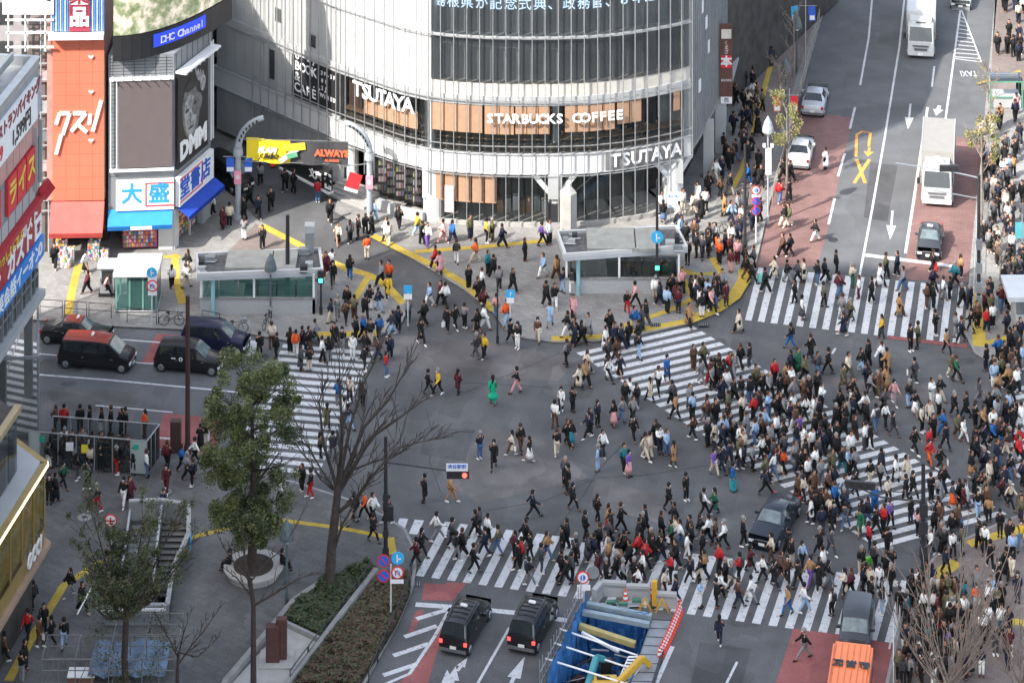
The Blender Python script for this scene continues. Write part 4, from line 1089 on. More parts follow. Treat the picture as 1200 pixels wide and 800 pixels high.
# glass lift booth and the small white kiosk beside it
def lift():
    c = G(162,356,KH); root = empty('lift_booth', c, label='green glass lift booth with a white roof near the railings', cat='lift booth')
    m_g = mat('booth_green_frame', (.13,.26,.22), .5)
    for x in (-1.35,-.45,.45,1.35):
        for y in (-1.1,1.1): mb = MB(); mb.cbox((x,y,1.25),(.12,.12,2.5), m_g); mb.build('post', root)
    for x in (-.9,0,.9): mb = MB(); mb.cbox((x,-1.12,1.3),(.74,.04,2.2), M_GLASSG); mb.build('window', root)
    for y in (-.55,.55): mb = MB(); mb.cbox((1.38,y,1.3),(.04,.95,2.2), M_GLASSG); mb.build('window', root)
    mb = MB(); mb.cbox((0,.2,1.2),(1.4,1.2,2.3), mat('lift_door', (.12,.16,.15), .4,.3)); mb.build('lift_cabin', root)
    mb = MB(); mb.cbox((0,0,2.62),(3.05,2.9,.3), M_WP); mb.cbox((0,0,.06),(2.9,2.4,.12), M_DARK); mb.build('roof', root, bevel=.03)
    k = empty('white_kiosk', G(126,344,KH), label='small white boxy booth on the pavement left of the green lift booth', cat='booth')
    mb = MB(); mb.cbox((0,0,1.0),(.95,.8,2.0), M_WP2); mb.build('body', k); mb = MB(); mb.cbox((0,-.1,2.1),(1.25,1.2,.2), M_WP); mb.build('roof', k); mb = MB(); mb.cbox((0,-.42,1.3),(.7,.05,.8), M_GLASS); mb.build('window', k)
    mb = MB(); mb.cbox((0,0,.11),(1.1,1.0,.2), M_SIGNK); mb.build('base', k)
lift()

# ------------------------------------------------------------------ gate arms and banner over the lane
def gate():
    for px, py, sgn, lb in ((279,256,1,'left white gate post with a curved arm at the lane mouth'),(433,262,-1,'right white gate post with a curved arm in front of the tower')):
        root = empty('gate_post', G(px,py,KH), label=lb, cat='gate post', group='gate posts at the lane mouth')
        m = mat('gate_white', (.36,.39,.41), .45, var=.06)
        mb = MB(); mb.tube([(0,0,0),(0,0,4.6)], .21, m, 16); mb.build('post', root)
        mb = MB(); mb.tube([(0,0,4.6),(0,0,4.75),(0,0,5.1)], [.36,.36,.32], m, 16); mb.tube([(0,0,.0),(0,0,.35)],.36,m,16); mb.build('collar', root)
        mb = MB(); pts = []
        for i in range(11):
            a = math.radians(78)*i/10; pts.append((sgn*2.0*(1-math.cos(a))*1.15, 0, 5.0+2.2*math.sin(a)*1.05))
        mb.tube(pts, [.27-.009*i for i in range(11)], m, 14); a_ = mb.build('arm', root, smooth=True)
        mb = MB()
        for i in range(2,9):
            p = Vector(pts[i]); q = Vector(pts[i+1]); mid = (p+q)/2; mb.cbox(mid+Vector((0,-.33,0)), (.12,.04,.2), M_SIGNK)
        mb.build('lettering', root)
        mb = MB(); mb.cbox((0,-.34,3.1),(.5,.06,.95), mat('poster_rose', (.72,.28,.36), .6)); pp = mb.build('poster', root)
        text('春', .34, (0,-.38,3.1), (1,0,0), UP, M_SIGNW, pp, extrude=.01)
        if sgn == 1:
            for x in (-.55,.75): mb = MB(); mb.cbox((x,-.1,3.9),(.55,.06,1.0), M_SIGNB); mb.cbox((x,-.13,3.6),(.5,.04,.3), M_SIGNW); mb.build('small_flag', root)
            mb = MB(); mb.bar((-1.1,0,4.45),(1.2,0,4.45),.05,.05,M_STEEL); mb.build('flag_arm', root)
        else:
            mb = MB(); mb.bar((-1.9,0,4.1),(.3,0,4.35),.05,.05,M_STEEL); mb.build('flag_arm', root)
            mb = MB(); mb.bar((-.95,-.05,3.6),(-1.3,-.05,2.5),.05,.95,M_SIGNR); mb.bar((-1.3,-.08,2.55),(-1.36,-.08,2.35),.05,1.0,M_SIGNW); mb.build('small_flag', root)
    # banner
    a = G(289,257,KH); b = G(408,262,KH)
    zt = lambda px,py,Y: EYE-(py-HOR)*Y/FPX
    root = empty('banner', a, label='yellow and black banner hung between the two white gate posts', cat='banner')
    d = Vector((b.x-a.x, b.y-a.y, 0)); n = 24
    m_y = mat('banner_yellow', (.80,.62,.02), .6, var=.04); m_k = mat('banner_black', (.05,.05,.055), .6); m_o = mat('banner_orange', (.75,.14,.06), .6)
    z0a, z1a = 4.15, 5.8
    for nm, u0, u1, m in (('banner_cloth',0,.43,m_y),('banner_cloth',.43,1,m_k)):
        mb = MB(); nn = 12
        for i in range(nn):
            f0 = u0+(u1-u0)*i/nn; f1 = u0+(u1-u0)*(i+1)/nn
            def pt(f, top): return d*f + Vector((0,.12*math.sin(f*17), (z1a if top else z0a)+.08-.12*math.sin(f*PI)))
            mb.face([pt(f0,0),pt(f1,0),pt(f1,1),pt(f0,1)], m); mb.face([pt(f1,0)+Vector((0,.03,0)),pt(f0,0)+Vector((0,.03,0)),pt(f0,1)+Vector((0,.03,0)),pt(f1,1)+Vector((0,.03,0))], m)
        mb.build(nm, root)
    mb = MB(); mb.bar(d*.33+Vector((0,-.14,4.3)), d*.56+Vector((0,-.14,5.6)), .03, .35, MATS['goods_5']); mb.bar(d*.36+Vector((0,-.16,5.3)), d*.58+Vector((0,-.16,5.5)), .03, .5, M_SIGNY); mb.bar(d*.40+Vector((0,-.17,4.7)), d*.50+Vector((0,-.17,4.9)), .03, .35, MATS['goods_4']); mb.build('banner_picture', root)
    text('FLAM', .55, d*.20+Vector((0,-.2,5.1)), d, UP, M_SIGNW, root, bold=.03, extrude=.01, shear=.3)
    text('JUMBO', .45, d*.22+Vector((0,-.2,4.65)), d, UP, M_SIGNK, root, bold=.02, extrude=.01, shear=.3)
    text('ALWAYS', .62, d*.84+Vector((0,-.2,5.05)), d, UP, m_o, root, bold=.04, extrude=.01)
    text('ALWAYS', .26, d*.84+Vector((0,-.2,4.55)), d, UP, m_o, root, bold=.01, extrude=.01)
    mb = MB(); mb.bar(Vector((-.6,0,5.8)), d+Vector((.6,0,5.85)), .03,.03,M_STEEL); mb.bar(Vector((-.6,0,4.2)), d+Vector((.6,0,4.2)), .03,.03,M_STEEL); mb.build('rope', root)
gate()
# hoarding and cones down the lane
root = empty('black_hoarding', G(360,225,KH), label='long black billboard with white characters behind the lane banner', cat='billboard')
mb = MB(); a = G(330,208,KH)-G(360,225,KH); b = G(388,238,KH)-G(360,225,KH); mb.bar(a+Vector((0,0,1.6)), b+Vector((0,0,1.6)), .3, 1.6, M_SIGNK); mb.build('board', root)
mb = MB(); mb.bar(a+Vector((0,-.1,.8)), b+Vector((0,-.1,.8)), .5, .12, M_SIGNW); mb.build('ledge', root)
mb = MB(); mb.bar(b*.75+Vector((0,-.28,1.6)), b*1.0+Vector((0,-.28,1.6)), .08, 1.1, M_SIGNW); mb.build('white_panel', root)
text('本', .9, b*.87+Vector((0,-.36,1.65)), b-a, UP, M_SIGNK, root, bold=.04); text('文庫', .7, b*.35+Vector((0,-.36,1.65)), b-a, UP, M_SIGNW, root, bold=.02)

def cone_proto():
    root = empty('traffic_cone', (0,0,0))
    m = mat('cone_red', (.80,.07,.04), .5, var=.06)
    mb = MB(); mb.tube([(0,0,.04),(0,0,.7)], [.15,.03], m, 14); mb.build('cone', root)
    mb = MB(); mb.tube([(0,0,.22),(0,0,.34)], [.122,.102], M_SIGNW, 14, cap=False); mb.tube([(0,0,.46),(0,0,.55)], [.085,.068], M_SIGNW, 14, cap=False); mb.build('white_band', root)
    mb = MB(); mb.cbox((0,0,.02),(.36,.36,.04), m); mb.build('base', root)
    return root
def copy_tree(o, parent=None):
    c = o.copy(); COL.objects.link(c); c.parent = parent
    for k in ('label','group','category'):
        if k in c and parent is not None and k != 'label': del c[k]
    for ch in list(o.children): copy_tree(ch, c)
    return c
CONE = cone_proto()
spots = []
nC = 17
for i in range(nC):
    k = i/(nC-1); spots.append(((797-24*k**1.15, 716+55*k), i))
ordn = ['topmost','second','third','fourth','fifth','sixth','seventh','eighth','ninth','tenth','eleventh','twelfth','thirteenth','fourteenth','fifteenth','sixteenth','bottom']
for (p, i) in spots:
    o = CONE if i == 0 else copy_tree(CONE)
    o.location = G(p[0], p[1]); o['label'] = ('%s red and white cone in the row beside the excavation' % ordn[i]) + ('' if i in (0,16) else ' from the top'); o['category'] = 'cone'; o['group'] = 'row of red cones beside the excavation'
for (px,py,z,lb) in ((733,706,0,'single red and white cone behind the pit near the white barriers'),(762,699,0,'red and white cone beside the yellow marker post'),(357,206,KH,'left of two small orange cones in the side lane'),(368,212,KH,'right of two small orange cones in the side lane'),(320,194,KH,'orange cone near the gate banner in the side lane')):
    o = copy_tree(CONE); o.location = G(px,py,z); o['label'] = lb; o['category'] = 'cone'; o['group'] = 'single cones'; o.scale = (1.15,)*3

# ------------------------------------------------------------------ lamps, poles, signs, signals
def pole(px, py, h, r, m, label, z=KH, name='pole', cat='pole'):
    root = empty(name, G(px,py,z), label=label, cat=cat)
    mb = MB(); mb.tube([(0,0,0),(0,0,h)], [r, r*.75], m, 12); mb.build('shaft', root)
    mb = MB(); mb.tube([(0,0,0),(0,0,.5)], r*1.5, m, 12); mb.build('foot', root)
    return root
pole(337,361,6.3,.17,M_DARK,'thick matte black pole standing in front of the left station entrance')
bp = pole(220,530,9.7,.17,M_BROWNP,'tall dark brown pole beside the green tree and the taxis')
mb = MB(); mb.cbox((-.75,.1,1.0),(.65,.5,1.9), M_BROWNP); mb.build('control_box', bp)
def round_sign(root, x, z, r, kind, y=-.12):
    mb = MB()
    if kind == 'nopark':   # blue with red ring and bar
        mb.disc((x,y,z), r, M_SIGNR, 28, (0,1,0), .03); mb.disc((x,y-.02,z), r*.8, M_SIGNB, 28, (0,1,0), .03); mb.bar((x-r*.55,y-.045,z+r*.55),(x+r*.55,y-.045,z-r*.55),.02,r*.17,M_SIGNR)
    elif kind == 'blue':
        mb.disc((x,y,z), r, M_SKYB, 28, (0,1,0), .03); mb.bar((x-r*.1,y-.03,z-r*.6),(x-r*.1,y-.03,z+r*.6),.02,r*.22,M_SIGNW); mb.bar((x-r*.1,y-.03,z-r*.1),(x+r*.5,y-.03,z-r*.1),.02,r*.22,M_SIGNW)
    elif kind == 'red':
        mb.disc((x,y,z), r, M_SIGNR, 28, (0,1,0), .03); mb.disc((x,y-.02,z), r*.78, M_SIGNW, 28, (0,1,0), .03); mb.disc((x,y-.04,z), r*.42, M_SIGNB, 20, (0,1,0), .02); mb.bar((x-r*.05,y-.06,z-r*.3),(x-r*.05,y-.06,z+r*.35),.02,r*.15,M_SIGNW)
    elif kind == 'noturn':
        mb.disc((x,y,z), r, M_SIGNR, 28, (0,1,0), .03); mb.disc((x,y-.02,z), r*.78, M_SIGNW, 28, (0,1,0), .03); mb.tube([(x-r*.3,y-.05,z-r*.4),(x-r*.3,y-.05,z+r*.1),(x,y-.05,z+r*.38),(x+r*.3,y-.05,z+r*.1),(x+r*.3,y-.05,z-r*.25)], r*.08, M_SIGNB, 6); mb.bar((x-r*.5,y-.06,z+r*.5),(x+r*.5,y-.06,z-r*.5),.02,r*.12,M_SIGNR)
    elif kind == 'back':
        mb.disc((x,y,z), r, M_MET, 28, (0,1,0), .03)
    elif kind == 'plus':
        mb.disc((x,y,z), r, M_SIGNR, 28, (0,1,0), .03); mb.disc((x,y-.02,z), r*.8, M_SIGNW, 28, (0,1,0), .03); mb.bar((x,y-.05,z-r*.6),(x,y-.05,z+r*.5),.02,r*.22,M_SIGNR); mb.bar((x-r*.55,y-.05,z),(x+r*.55,y-.05,z),.02,r*.22,M_SIGNR); mb.bar((x-r*.4,y-.05,z-r*.4),(x+r*.4,y-.05,z-r*.4),.02,r*.12,M_SIGNR)
    mb.build('round_sign', root)
def post(px, py, h, label, z=KH):
    root = empty('sign_post', G(px,py,z), label=label, cat='road sign')
    mb = MB(); mb.tube([(0,0,0),(0,0,h)], .05, M_WP, 8); mb.build('shaft', root)
    return root
s = post(178,382,3.0,'white sign post with a blue and a red round sign by the lift booth')
round_sign(s, 0, 3.65, .34, 'blue'); round_sign(s, .05, 2.75, .4, 'noturn'); mb = MB(); mb.cbox((.05,-.1,3.2),(.6,.04,.34), M_SIGNW); mb.cbox((.05,-.1,2.25),(.6,.04,.3), M_SIGNW); mb.build('plate', s)
s = post(478,382,2.2,'white post with a blue square sign beside the pedestrian lane mouth'); 
mb = MB(); mb.cbox((0,-.08,2.5),(.55,.04,.5), M_SKYB); mb.cbox((0,-.08,2.0),(.55,.04,.35), M_SIGNW); mb.build('plate', s)
s = post(598,390,2.4,'white post with a bright blue square sign on the plaza edge')
mb = MB(); mb.cbox((0,-.08,2.65),(.58,.04,.5), M_SKYB); mb.cbox((0,-.08,2.2),(.5,.04,.36), M_SIGNW); mb.tube([(0,-.12,2.5),(0,-.12,2.8),(.12,-.12,2.65)],.025,M_SIGNW,6); mb.build('plate', s)
s = post(458,721,2.9,'sign post with four round traffic signs on the planter tip')
for x, z, k in ((-.42,3.3,'nopark'),(.42,3.45,'blue'),(-.42,2.45,'nopark'),(.4,2.65,'noturn')): round_sign(s, x*.95, z-.15, .36, k)
mb = MB(); mb.cbox((.35,-.1,1.98),(.75,.04,.22), M_SIGNW); mb.build('plate', s)
s = post(684,713,1.9,'white post with a red ringed round sign beside the excavation', 0)
round_sign(s, -.05, 1.85, .36, 'red'); round_sign(s, .52, 2.0, .36, 'back', .1); mb = MB(); mb.cbox((0,-.08,1.25),(.75,.04,.3), M_SIGNW); mb.build('plate', s)
s = post(886,284,2.6,'white post with three stacked round signs on the avenue kerb')
for z, k in ((3.75,'red'),(2.95,'nopark'),(2.3,'nopark')): round_sign(s, 0, z, .33, k)
mb = MB(); mb.cbox((0,-.1,3.32),(.6,.04,.2), M_SIGNW); mb.build('plate', s)
s = post(130,668,2.7,'post with a red and white round sign behind the lower left tree', KH); round_sign(s, 0, 2.95, .38, 'plus')
s = post(597,340,.01,'x') ; 
for ch in list(s.children): bpy.data.objects.remove(ch)
bpy.data.objects.remove(s)
# blue boxed pedestrian sign on the dark mast, and pedestrian signals
def ped_signal(root, x, z, on):
    mb = MB(); mb.cbox((x,-.12,z),(.42,.22,.85), M_DARK); o = mb.build('signal_box', root)
    mb = MB(); mb.cbox((x,-.25,z-.18),(.26,.03,.26), mat('lamp_green',(.02,.5,.3),.5,emit=((.05,.9,.5),1.6)) if on else M_SIGNK); mb.build('lens', root)
m1 = pole(770,352,8.2,.11,M_DARK,'slim dark mast with a round blue sign in front of the second entrance', KH, 'signal_mast', 'signal mast')
round_sign(m1, 0, 4.4, .42, 'blue', -.2); ped_signal(m1, -.0, 2.5, True)
m2 = pole(873,292,7.4,.12,M_DARK,'tall dark mast on the avenue kerb beside the three stacked signs', KH, 'signal_mast', 'signal mast')
m3 = pole(376,368,2.6,.08,M_DARK,'short signal post with a green light at the left entrance corner', KH, 'signal_post', 'signal post'); ped_signal(m3, 0, 2.55, True)
m4 = pole(583,402,4.2,.07,M_DARK,'thin dark lamp post on the plaza edge behind the police officers', KH, 'signal_post', 'signal post')
m5 = pole(452,652,7.0,.13,M_DARK,'black signal mast with a long arm at the lower left corner', KH, 'signal_mast', 'signal mast')
def tlight(root, p, d, m_on, lens=3, w=1.3, h=.42, tilt=0):
    """horizontal vehicle signal"""
    d = Vector(d).normalized(); nn = Vector((d.y,-d.x,0))
    mb = MB(); mb.bar(Vector(p)-d*w/2, Vector(p)+d*w/2, .18, h, M_DARK); mb.build('signal_head', root)
    for i in range(3):
        c = Vector(p)+d*(i-1)*w*.3+nn*.1
        mb = MB(); mb.disc(c, .14, m_on if i == 2 else M_SIGNK, 14, nn, .04); mb.build('lens', root)
m_rl = mat('lamp_red', (.6,.02,.02), .5, emit=((1,.05,.03), 2.5))
mb = MB(); mb.tube([(0,0,5.5),(4.0,0,4.95)], [.05,.04], M_DARK, 8); mb.build('arm', m5)
mb = MB(); mb.cbox((4.15,-.1,5.25),(1.25,.05,.42), M_SIGNW); pl = mb.build('name_plate', m5); text('渋谷駅前', .28, (4.15,-.14,5.3), (1,0,0), UP, M_SIGNB, pl, extrude=.005, bold=.004)
tlight(m5, (4.2,0,4.78), (1,0,0), m_rl)
ped_signal(m5, .25, 2.6, False)
mb = MB()
for z in (1.4,3.0,3.5): mb.cbox((0,0,z),(.34,.34,.35), M_DARK)
mb.build('bracket', m5)
m6 = pole(1082,690,7.2,.15,M_DARK,'dark signal mast with a long arm in the crowd at the lower right', KH, 'signal_mast', 'signal mast')
mb = MB(); mb.tube([(0,0,5.0),(-2.4,0,5.25),(-3.9,-.05,5.9)], [.06,.05,.04], M_DARK, 8); mb.tube([(0,0,5.5),(-2.6,0,5.6)],.03,M_DARK,6); mb.build('arm', m6)
tlight(m6, (-3.6,-.1,6.0), (.98,.05,-.12), M_SIGNK, w=1.7)
for z in (2.2,3.6,4.6): mb = MB(); mb.cbox((0,-.1,z),(.45,.35,.7), M_DARK); mb.build('signal_box', m6)
m7 = pole(1147,372,9.6,.14,M_DARK,'dark grey mast with two arms over the avenue beside the bus lane', KH, 'signal_mast', 'signal mast')
mb = MB(); mb.tube([(0,0,9.4),(-2.2,0,9.9),(-5.6,0,10.4)], [.06,.05,.04], M_MET, 8); mb.tube([(0,0,8.0),(-3.2,0,8.6)], .04, M_MET, 6); mb.build('arm', m7)
tlight(m7, (-2.0,0,10.05), (1,0,.0), M_SIGNK)
for z in (1.2,2.1,3.4,5.0): mb = MB(); mb.cbox((0,-.12,z),(.4,.34,.65), M_MET); mb.build('control_box', m7)
# bell-shaped street lamps
def street_lamp(px, py, h, label, m=None, sc=1.0, banner=None, z=KH):
    m = m or mat('lamp_grey_green', (.10,.13,.14), .5, .2)
    root = empty('street_lamp', G(px,py,z), label=label, cat='street lamp')
    mb = MB(); mb.tube([(0,0,0),(0,0,h)], [.07,.055], m, 10); mb.tube([(0,0,0),(0,0,.6)], .11, m, 10); mb.build('shaft', root)
    mb = MB(); mb.tube([(0,0,h),(0,0,h+.25),(0,0,h+.7),(0,0,h+1.0),(0,0,h+1.15)], [.42*sc,.40*sc,.27*sc,.10*sc,.02], m, 14); mb.build('lamp_hood', root)
    mb = MB(); mb.ball((0,0,h-.06), .2*sc, mat('lamp_globe', (.75,.78,.76), .3), 12, 7); mb.build('lamp_globe', root)
    if banner:
        for x, mm in banner: mb = MB(); mb.cbox((x,-.08,h-2.1),(.42,.05,1.9), mm); mb.build('banner_board', root); 
        mb = MB()
        for q in (-.28,.28): mb.cbox((q,-.1,h-.95),(.2,.2,.22), M_SIGNW)
        mb.build('floodlight', root)
    return root
street_lamp(317,372,3.2,'grey bell shaped street lamp in front of the left station entrance')
street_lamp(336,706,3.6,'dark bell shaped lamp standing beside the round planter')
street_lamp(900,262,6.6,'pale bell shaped lamp with a blank white banner on the avenue', mat('lamp_pale', (.33,.36,.38), .5), 1.0, banner=[(.02, M_SIGNW)])
street_lamp(921,140,3.6,'grey street lamp with red and orange flags on the avenue pavement')
street_lamp(934,85,3.6,'grey street lamp with two blue flags at the top of the avenue')
def flags(px, py, zs, label):
    root = empty('flag_pole', G(px,py,KH), label=label, cat='flags')
    mb = MB(); mb.tube([(0,0,0),(0,0,5.4)], .04, M_WP2, 8); mb.tube([(-.9,0,4.9),(.9,0,4.9)], .02, M_WP2, 6); mb.build('shaft', root)
    for x, mm in zs:
        mb = MB(); a = Vector((x-.28,-.03,4.85)); 
        mb.face([a, a-Vector((-.05,0,1.2)), a+Vector((.6,.05,-1.15)), a+Vector((.56,.04,0))], mm); mb.face([a+Vector((.56,.05,0)), a+Vector((.6,.06,-1.15)), a-Vector((-.05,-.01,1.2)), a+Vector((0,.01,0))], mm)
        mb.cbox((x+.03,-.06,3.95),(.4,.03,.35), M_SIGNW); mb.build('flag', root)
flags(925,188,((-.95,mat('flag_orange',(.65,.2,.08),.7)),(.35,M_SIGNR)),'thin pole with an orange and a red flag above the silver sedan')
flags(944,78,((-.9,M_SKYB),(.5,M_SIGNB)),'thin pole with two blue flags at the top of the avenue pavement')

# kerb railings
def rail_run(pts, label, h=.95, m=M_DARK, z=KH, seg=2.0, rails=(.93,.5), name='railing'):
    P = GP(pts, z); root = empty(name, P[0], label=label, cat='railing')
    for a, b in zip(P, P[1:]):
        L = (b-a).length; n = max(1, round(L/seg))
        for i in range(n):
            p = a.lerp(b, i/n)-P[0]; q = a.lerp(b, (i+1)/n-.06/seg)-P[0]
            mb = MB(); up = Vector((0,0,1))
            mb.tube([p, p+up*h, q+up*h, q], .03, m, 6); 
            for r in rails[1:]: mb.tube([p+up*h*r, q+up*h*r], .02, m, 5)
            mb.build('rail_section', root)
    return root
rail_run([(47,367),(133,373)], 'low dark kerb railing left of the lift booth')
rail_run([(149,377),(222,383)], 'low dark kerb railing in front of the lift booth')
rail_run([(237,380),(258,384)], 'short dark kerb railing right of the brown pole')
rail_run([(905,238),(958,36),(985,-100)], 'long pale railing along the left kerb of the avenue', m=mat('rail_beige', (.33,.29,.24), .6), seg=2.6)
rail_run([(1139,392),(1146,250),(1152,180)], 'pale railing along the right kerb of the avenue', m=M_WP2, seg=2.6)
rail_run([(1047,800),(1047,735)], 'white rail at the lower right kerb beside the grey van', m=M_WP, seg=3.0)
rail_run([(340,800),(383,742),(436,672)], 'thin dark fence through the planting bed', m=M_DARK, seg=2.2, h=.7)
rail_run([(432,800),(464,728),(480,690),(482,672)], 'thin dark fence along the kerb side of the bed', m=M_DARK, seg=2.2, h=.7)

# glazed smoking enclosure
def enclosure():
    P = GP([(34,545),(47,547),(172,558),(187,538),(62,528)], KH); o = P[0]
    root = empty('glass_enclosure', o, label='waist to head high glass enclosure crowded with people by the left road', cat='enclosure')
    Q = [p-o for p in P]; H_ = 2.15; u = Vector((0,0,1))
    def pane(a, b, n, name, m, z0=.15):
        for i in range(n):
            p = a.lerp(b, i/n); q = a.lerp(b, (i+1)/n); mb = MB(); mb.bar(p.lerp(q,.02)+u*(H_+z0)/2, q.lerp(p,.02)+u*(H_+z0)/2, .03, H_-z0, m); mb.build(name, root)
            mb = MB(); mb.bar(p, p+u*H_, .07, .07, M_STEEL); mb.build('post', root)
        mb = MB(); mb.bar(a+u*H_, b+u*H_, .06, .05, M_STEEL); mb.build('top_rail', root)
    pale = mat('panel_pale_green', (.40,.45,.43), .4, var=.04)
    pane(Q[0], Q[1], 1, 'panel', pale)
    pane(Q[1], Q[1].lerp(Q[2],.85), 5, 'pane', M_GLASSC); pane(Q[1].lerp(Q[2],.85), Q[2], 1, 'panel', pale)
    pane(Q[2], Q[3], 3, 'pane', M_GLASSC); pane(Q[4], Q[3], 6, 'pane', M_GLASSC)
    for f in (.02,.9): mb = MB(); c = Q[1].lerp(Q[2], f); mb.cbox(c+Vector((0,-.06,1.75)),(.32,.04,.32), mat('sign_green', (.02,.35,.25), .5)); mb.build('green_sign', root)
    mb = MB(); mb.cbox(Q[1].lerp(Q[2],.42)+Vector((0,-.08,1.4)),(.4,.04,.5), M_SIGNY); mb.cbox(Q[1].lerp(Q[2],.28)+Vector((0,-.08,1.45)),(.45,.04,.5), M_SIGNW); mb.build('notice', root)
enclosure()

# ------------------------------------------------------------------ sunken stair at the lower left
def stairwell():
    o = G(190,650,KH); root = empty('subway_stairs', o, label='sunken station stairs with a curved pale wall behind the lower left tree', cat='stairs')
    inner = [p-Vector((o.x,o.y,0)) for p in STAIR]
    n = len(inner)
    pit = MB()
    for i in range(n):
        a, b = inner[i], inner[(i+1)%n]; lo = Vector((0,0,-5)); hi = Vector((0,0,0))
        pit.face([a+hi,b+hi,b+lo,a+lo], M_CONC); pit.face([b+hi,a+hi,a+lo,b+lo], M_CONC)
    pit.face([p+Vector((0,0,-4.2)) for p in inner], mat('stair_floor', (.12,.12,.12), .8)); pit.build('shaft_wall', root)
    # parapet
    mat('step_grey_w', (.25,.25,.25), .7)
    hp = 1.15
    for i in list(range(0,6)):
        a, b = inner[i], inner[(i+1)%n]; d = (b-a).normalized(); w = Vector((-d.y,d.x,0))*-.0
        mb = MB(); mb.bar(a+Vector((0,0,.55)), b+Vector((0,0,.55)), .16, 1.05, M_MET if i else MATS['step_grey_w']); mb.build('parapet', root)
        mb = MB(); mb.bar(a+Vector((0,0,hp)), b+Vector((0,0,hp)), .26, .1, mat('coping_pale', (.33,.33,.325), .6)); mb.build('coping', root)
        if i >= 3: mb = MB(); mb.bar(a.lerp(b,.1)+Vector((.1,-.02,.55)), a.lerp(b,.9)+Vector((.1,-.02,.55)), .06, .7, M_GLASS); mb.build('window', root)
    mb = MB(); mb.cbox(inner[3]+Vector((.12,-.1,.75)),(.05,.5,.8), M_SKYB); mb.build('blue_sign', root)
    # steps descending towards the camera, with dark joints
    A0, A1 = inner[1]+Vector((.05,-.1,0)), inner[2]+Vector((-.05,-.1,0)); 
    for k in range(16):
        y0 = -.1-k*.33; mb = MB()
        x1 = 1.55 - .012*k*k; x0 = -.35
        yy = inner[1].y + y0; z = -.05-k*.17
        mb.box((x0,yy-.33,z-.3),(x1,yy,z), mat('step_grey', (.20,.20,.195), .8, var=.1)); mb.box((x0,yy-.335,z-.09),(x1,yy-.31,z+.004), M_DARK); mb.build('step', root)
    for k in range(14):
        mb = MB(); yy = inner[1].y-.5-k*.36; z = -.1-k*.15; mb.box((-2.2,yy-.36,z-.2),(-.55,yy,z), mat('escalator_grey', (.23,.24,.24), .5,.3)); mb.build('step', root)
    mb = MB(); mb.bar(Vector((-.45,inner[1].y,.6)), Vector((-.45,inner[1].y-5,-1.6)), .14, .7, M_STEEL); mb.bar(Vector((-2.3,inner[1].y,.5)), Vector((-2.3,inner[1].y-5,-1.2)), .12, .6, M_STEEL); mb.build('handrail', root)
    mb = MB(); mb.bar(Vector((-2.6,inner[5].y-.2,1.0)), Vector((1.0,inner[5].y-.2,1.0)), .12,.12,M_SIGNW); mb.build('cross_rail', root)
stairwell()
# scaffolding frame with blue sheeting at the bottom left
def scaffold():
    o = G(130,800,KH); root = empty('scaffold', o, label='pale steel scaffold frame with blue sheeting under the lower left tree', cat='scaffold')
    rnd = random.Random(4)
    for x in np.arange(-3.6,3.8,.9):
        for y in (-1,1.2,3.2):
            if y > 2 and x < -1.0: continue
            mb = MB(); mb.tube([(x,y,0),(x,y,1.9)], .03, mat('scaffold_grey', (.20,.20,.205), .6, .3), 6); mb.build('upright', root)
    for z in (.6,1.3,1.9):
        for y in (-1,1.2,3.2): mb = MB(); mb.tube([(-3.6 if y < 3 else -1.0,y,z),(3.6,y,z)], .028, mat('scaffold_grey', (.20,.20,.205), .6, .3), 6); mb.build('ledger', root)
    for x in (-3.6,-1.8,0,1.8,3.6): mb = MB(); mb.tube([(x,-1,1.9),(x,3.2 if x > -1 else 1.2,1.9)], .028, mat('scaffold_grey', (.20,.20,.205), .6, .3), 6); mb.tube([(x,-1,.2),(x+.7,-1,1.8)], .022, mat('scaffold_grey', (.20,.20,.205), .6, .3), 6); mb.build('brace', root)
    mb = MB(); N = 14
    pts = [[Vector((-1.2+4.2*i/N, -.6+3.2*j/8, .75+.28*mnoise.noise(Vector((i*.5,j*.6,0))))) for i in range(N+1)] for j in range(9)]
    m_bs = mat('pale_blue_sheet', (.12,.18,.26), .6, var=.4, scale=1.2)
    for j in range(8):
        for i in range(N): mb.face([pts[j][i],pts[j][i+1],pts[j+1][i+1],pts[j+1][i]], m_bs)
    mb.build('blue_sheet', root)
    for a in ((-2.2,2.6,2.2,-1.6,3.9,2.9),(-.6,2.4,2.3,.2,4.2,2.6)): mb = MB(); mb.tube([a[:3],a[3:]], .04, M_SIGNW, 6); mb.build('loose_pipe', root)
    c = MB(); c.cbox((0,0,.3),(1.4,.8,.5), mat('crate_brown', (.16,.07,.05), .7)); c.cbox((0,0,.58),(1.5,.9,.06), M_SIGNW); tag(c.build('brown_crate', loc=G(96,800,KH)), 'low brown box with a white lid at the foot of the scaffold', 'box')
scaffold()

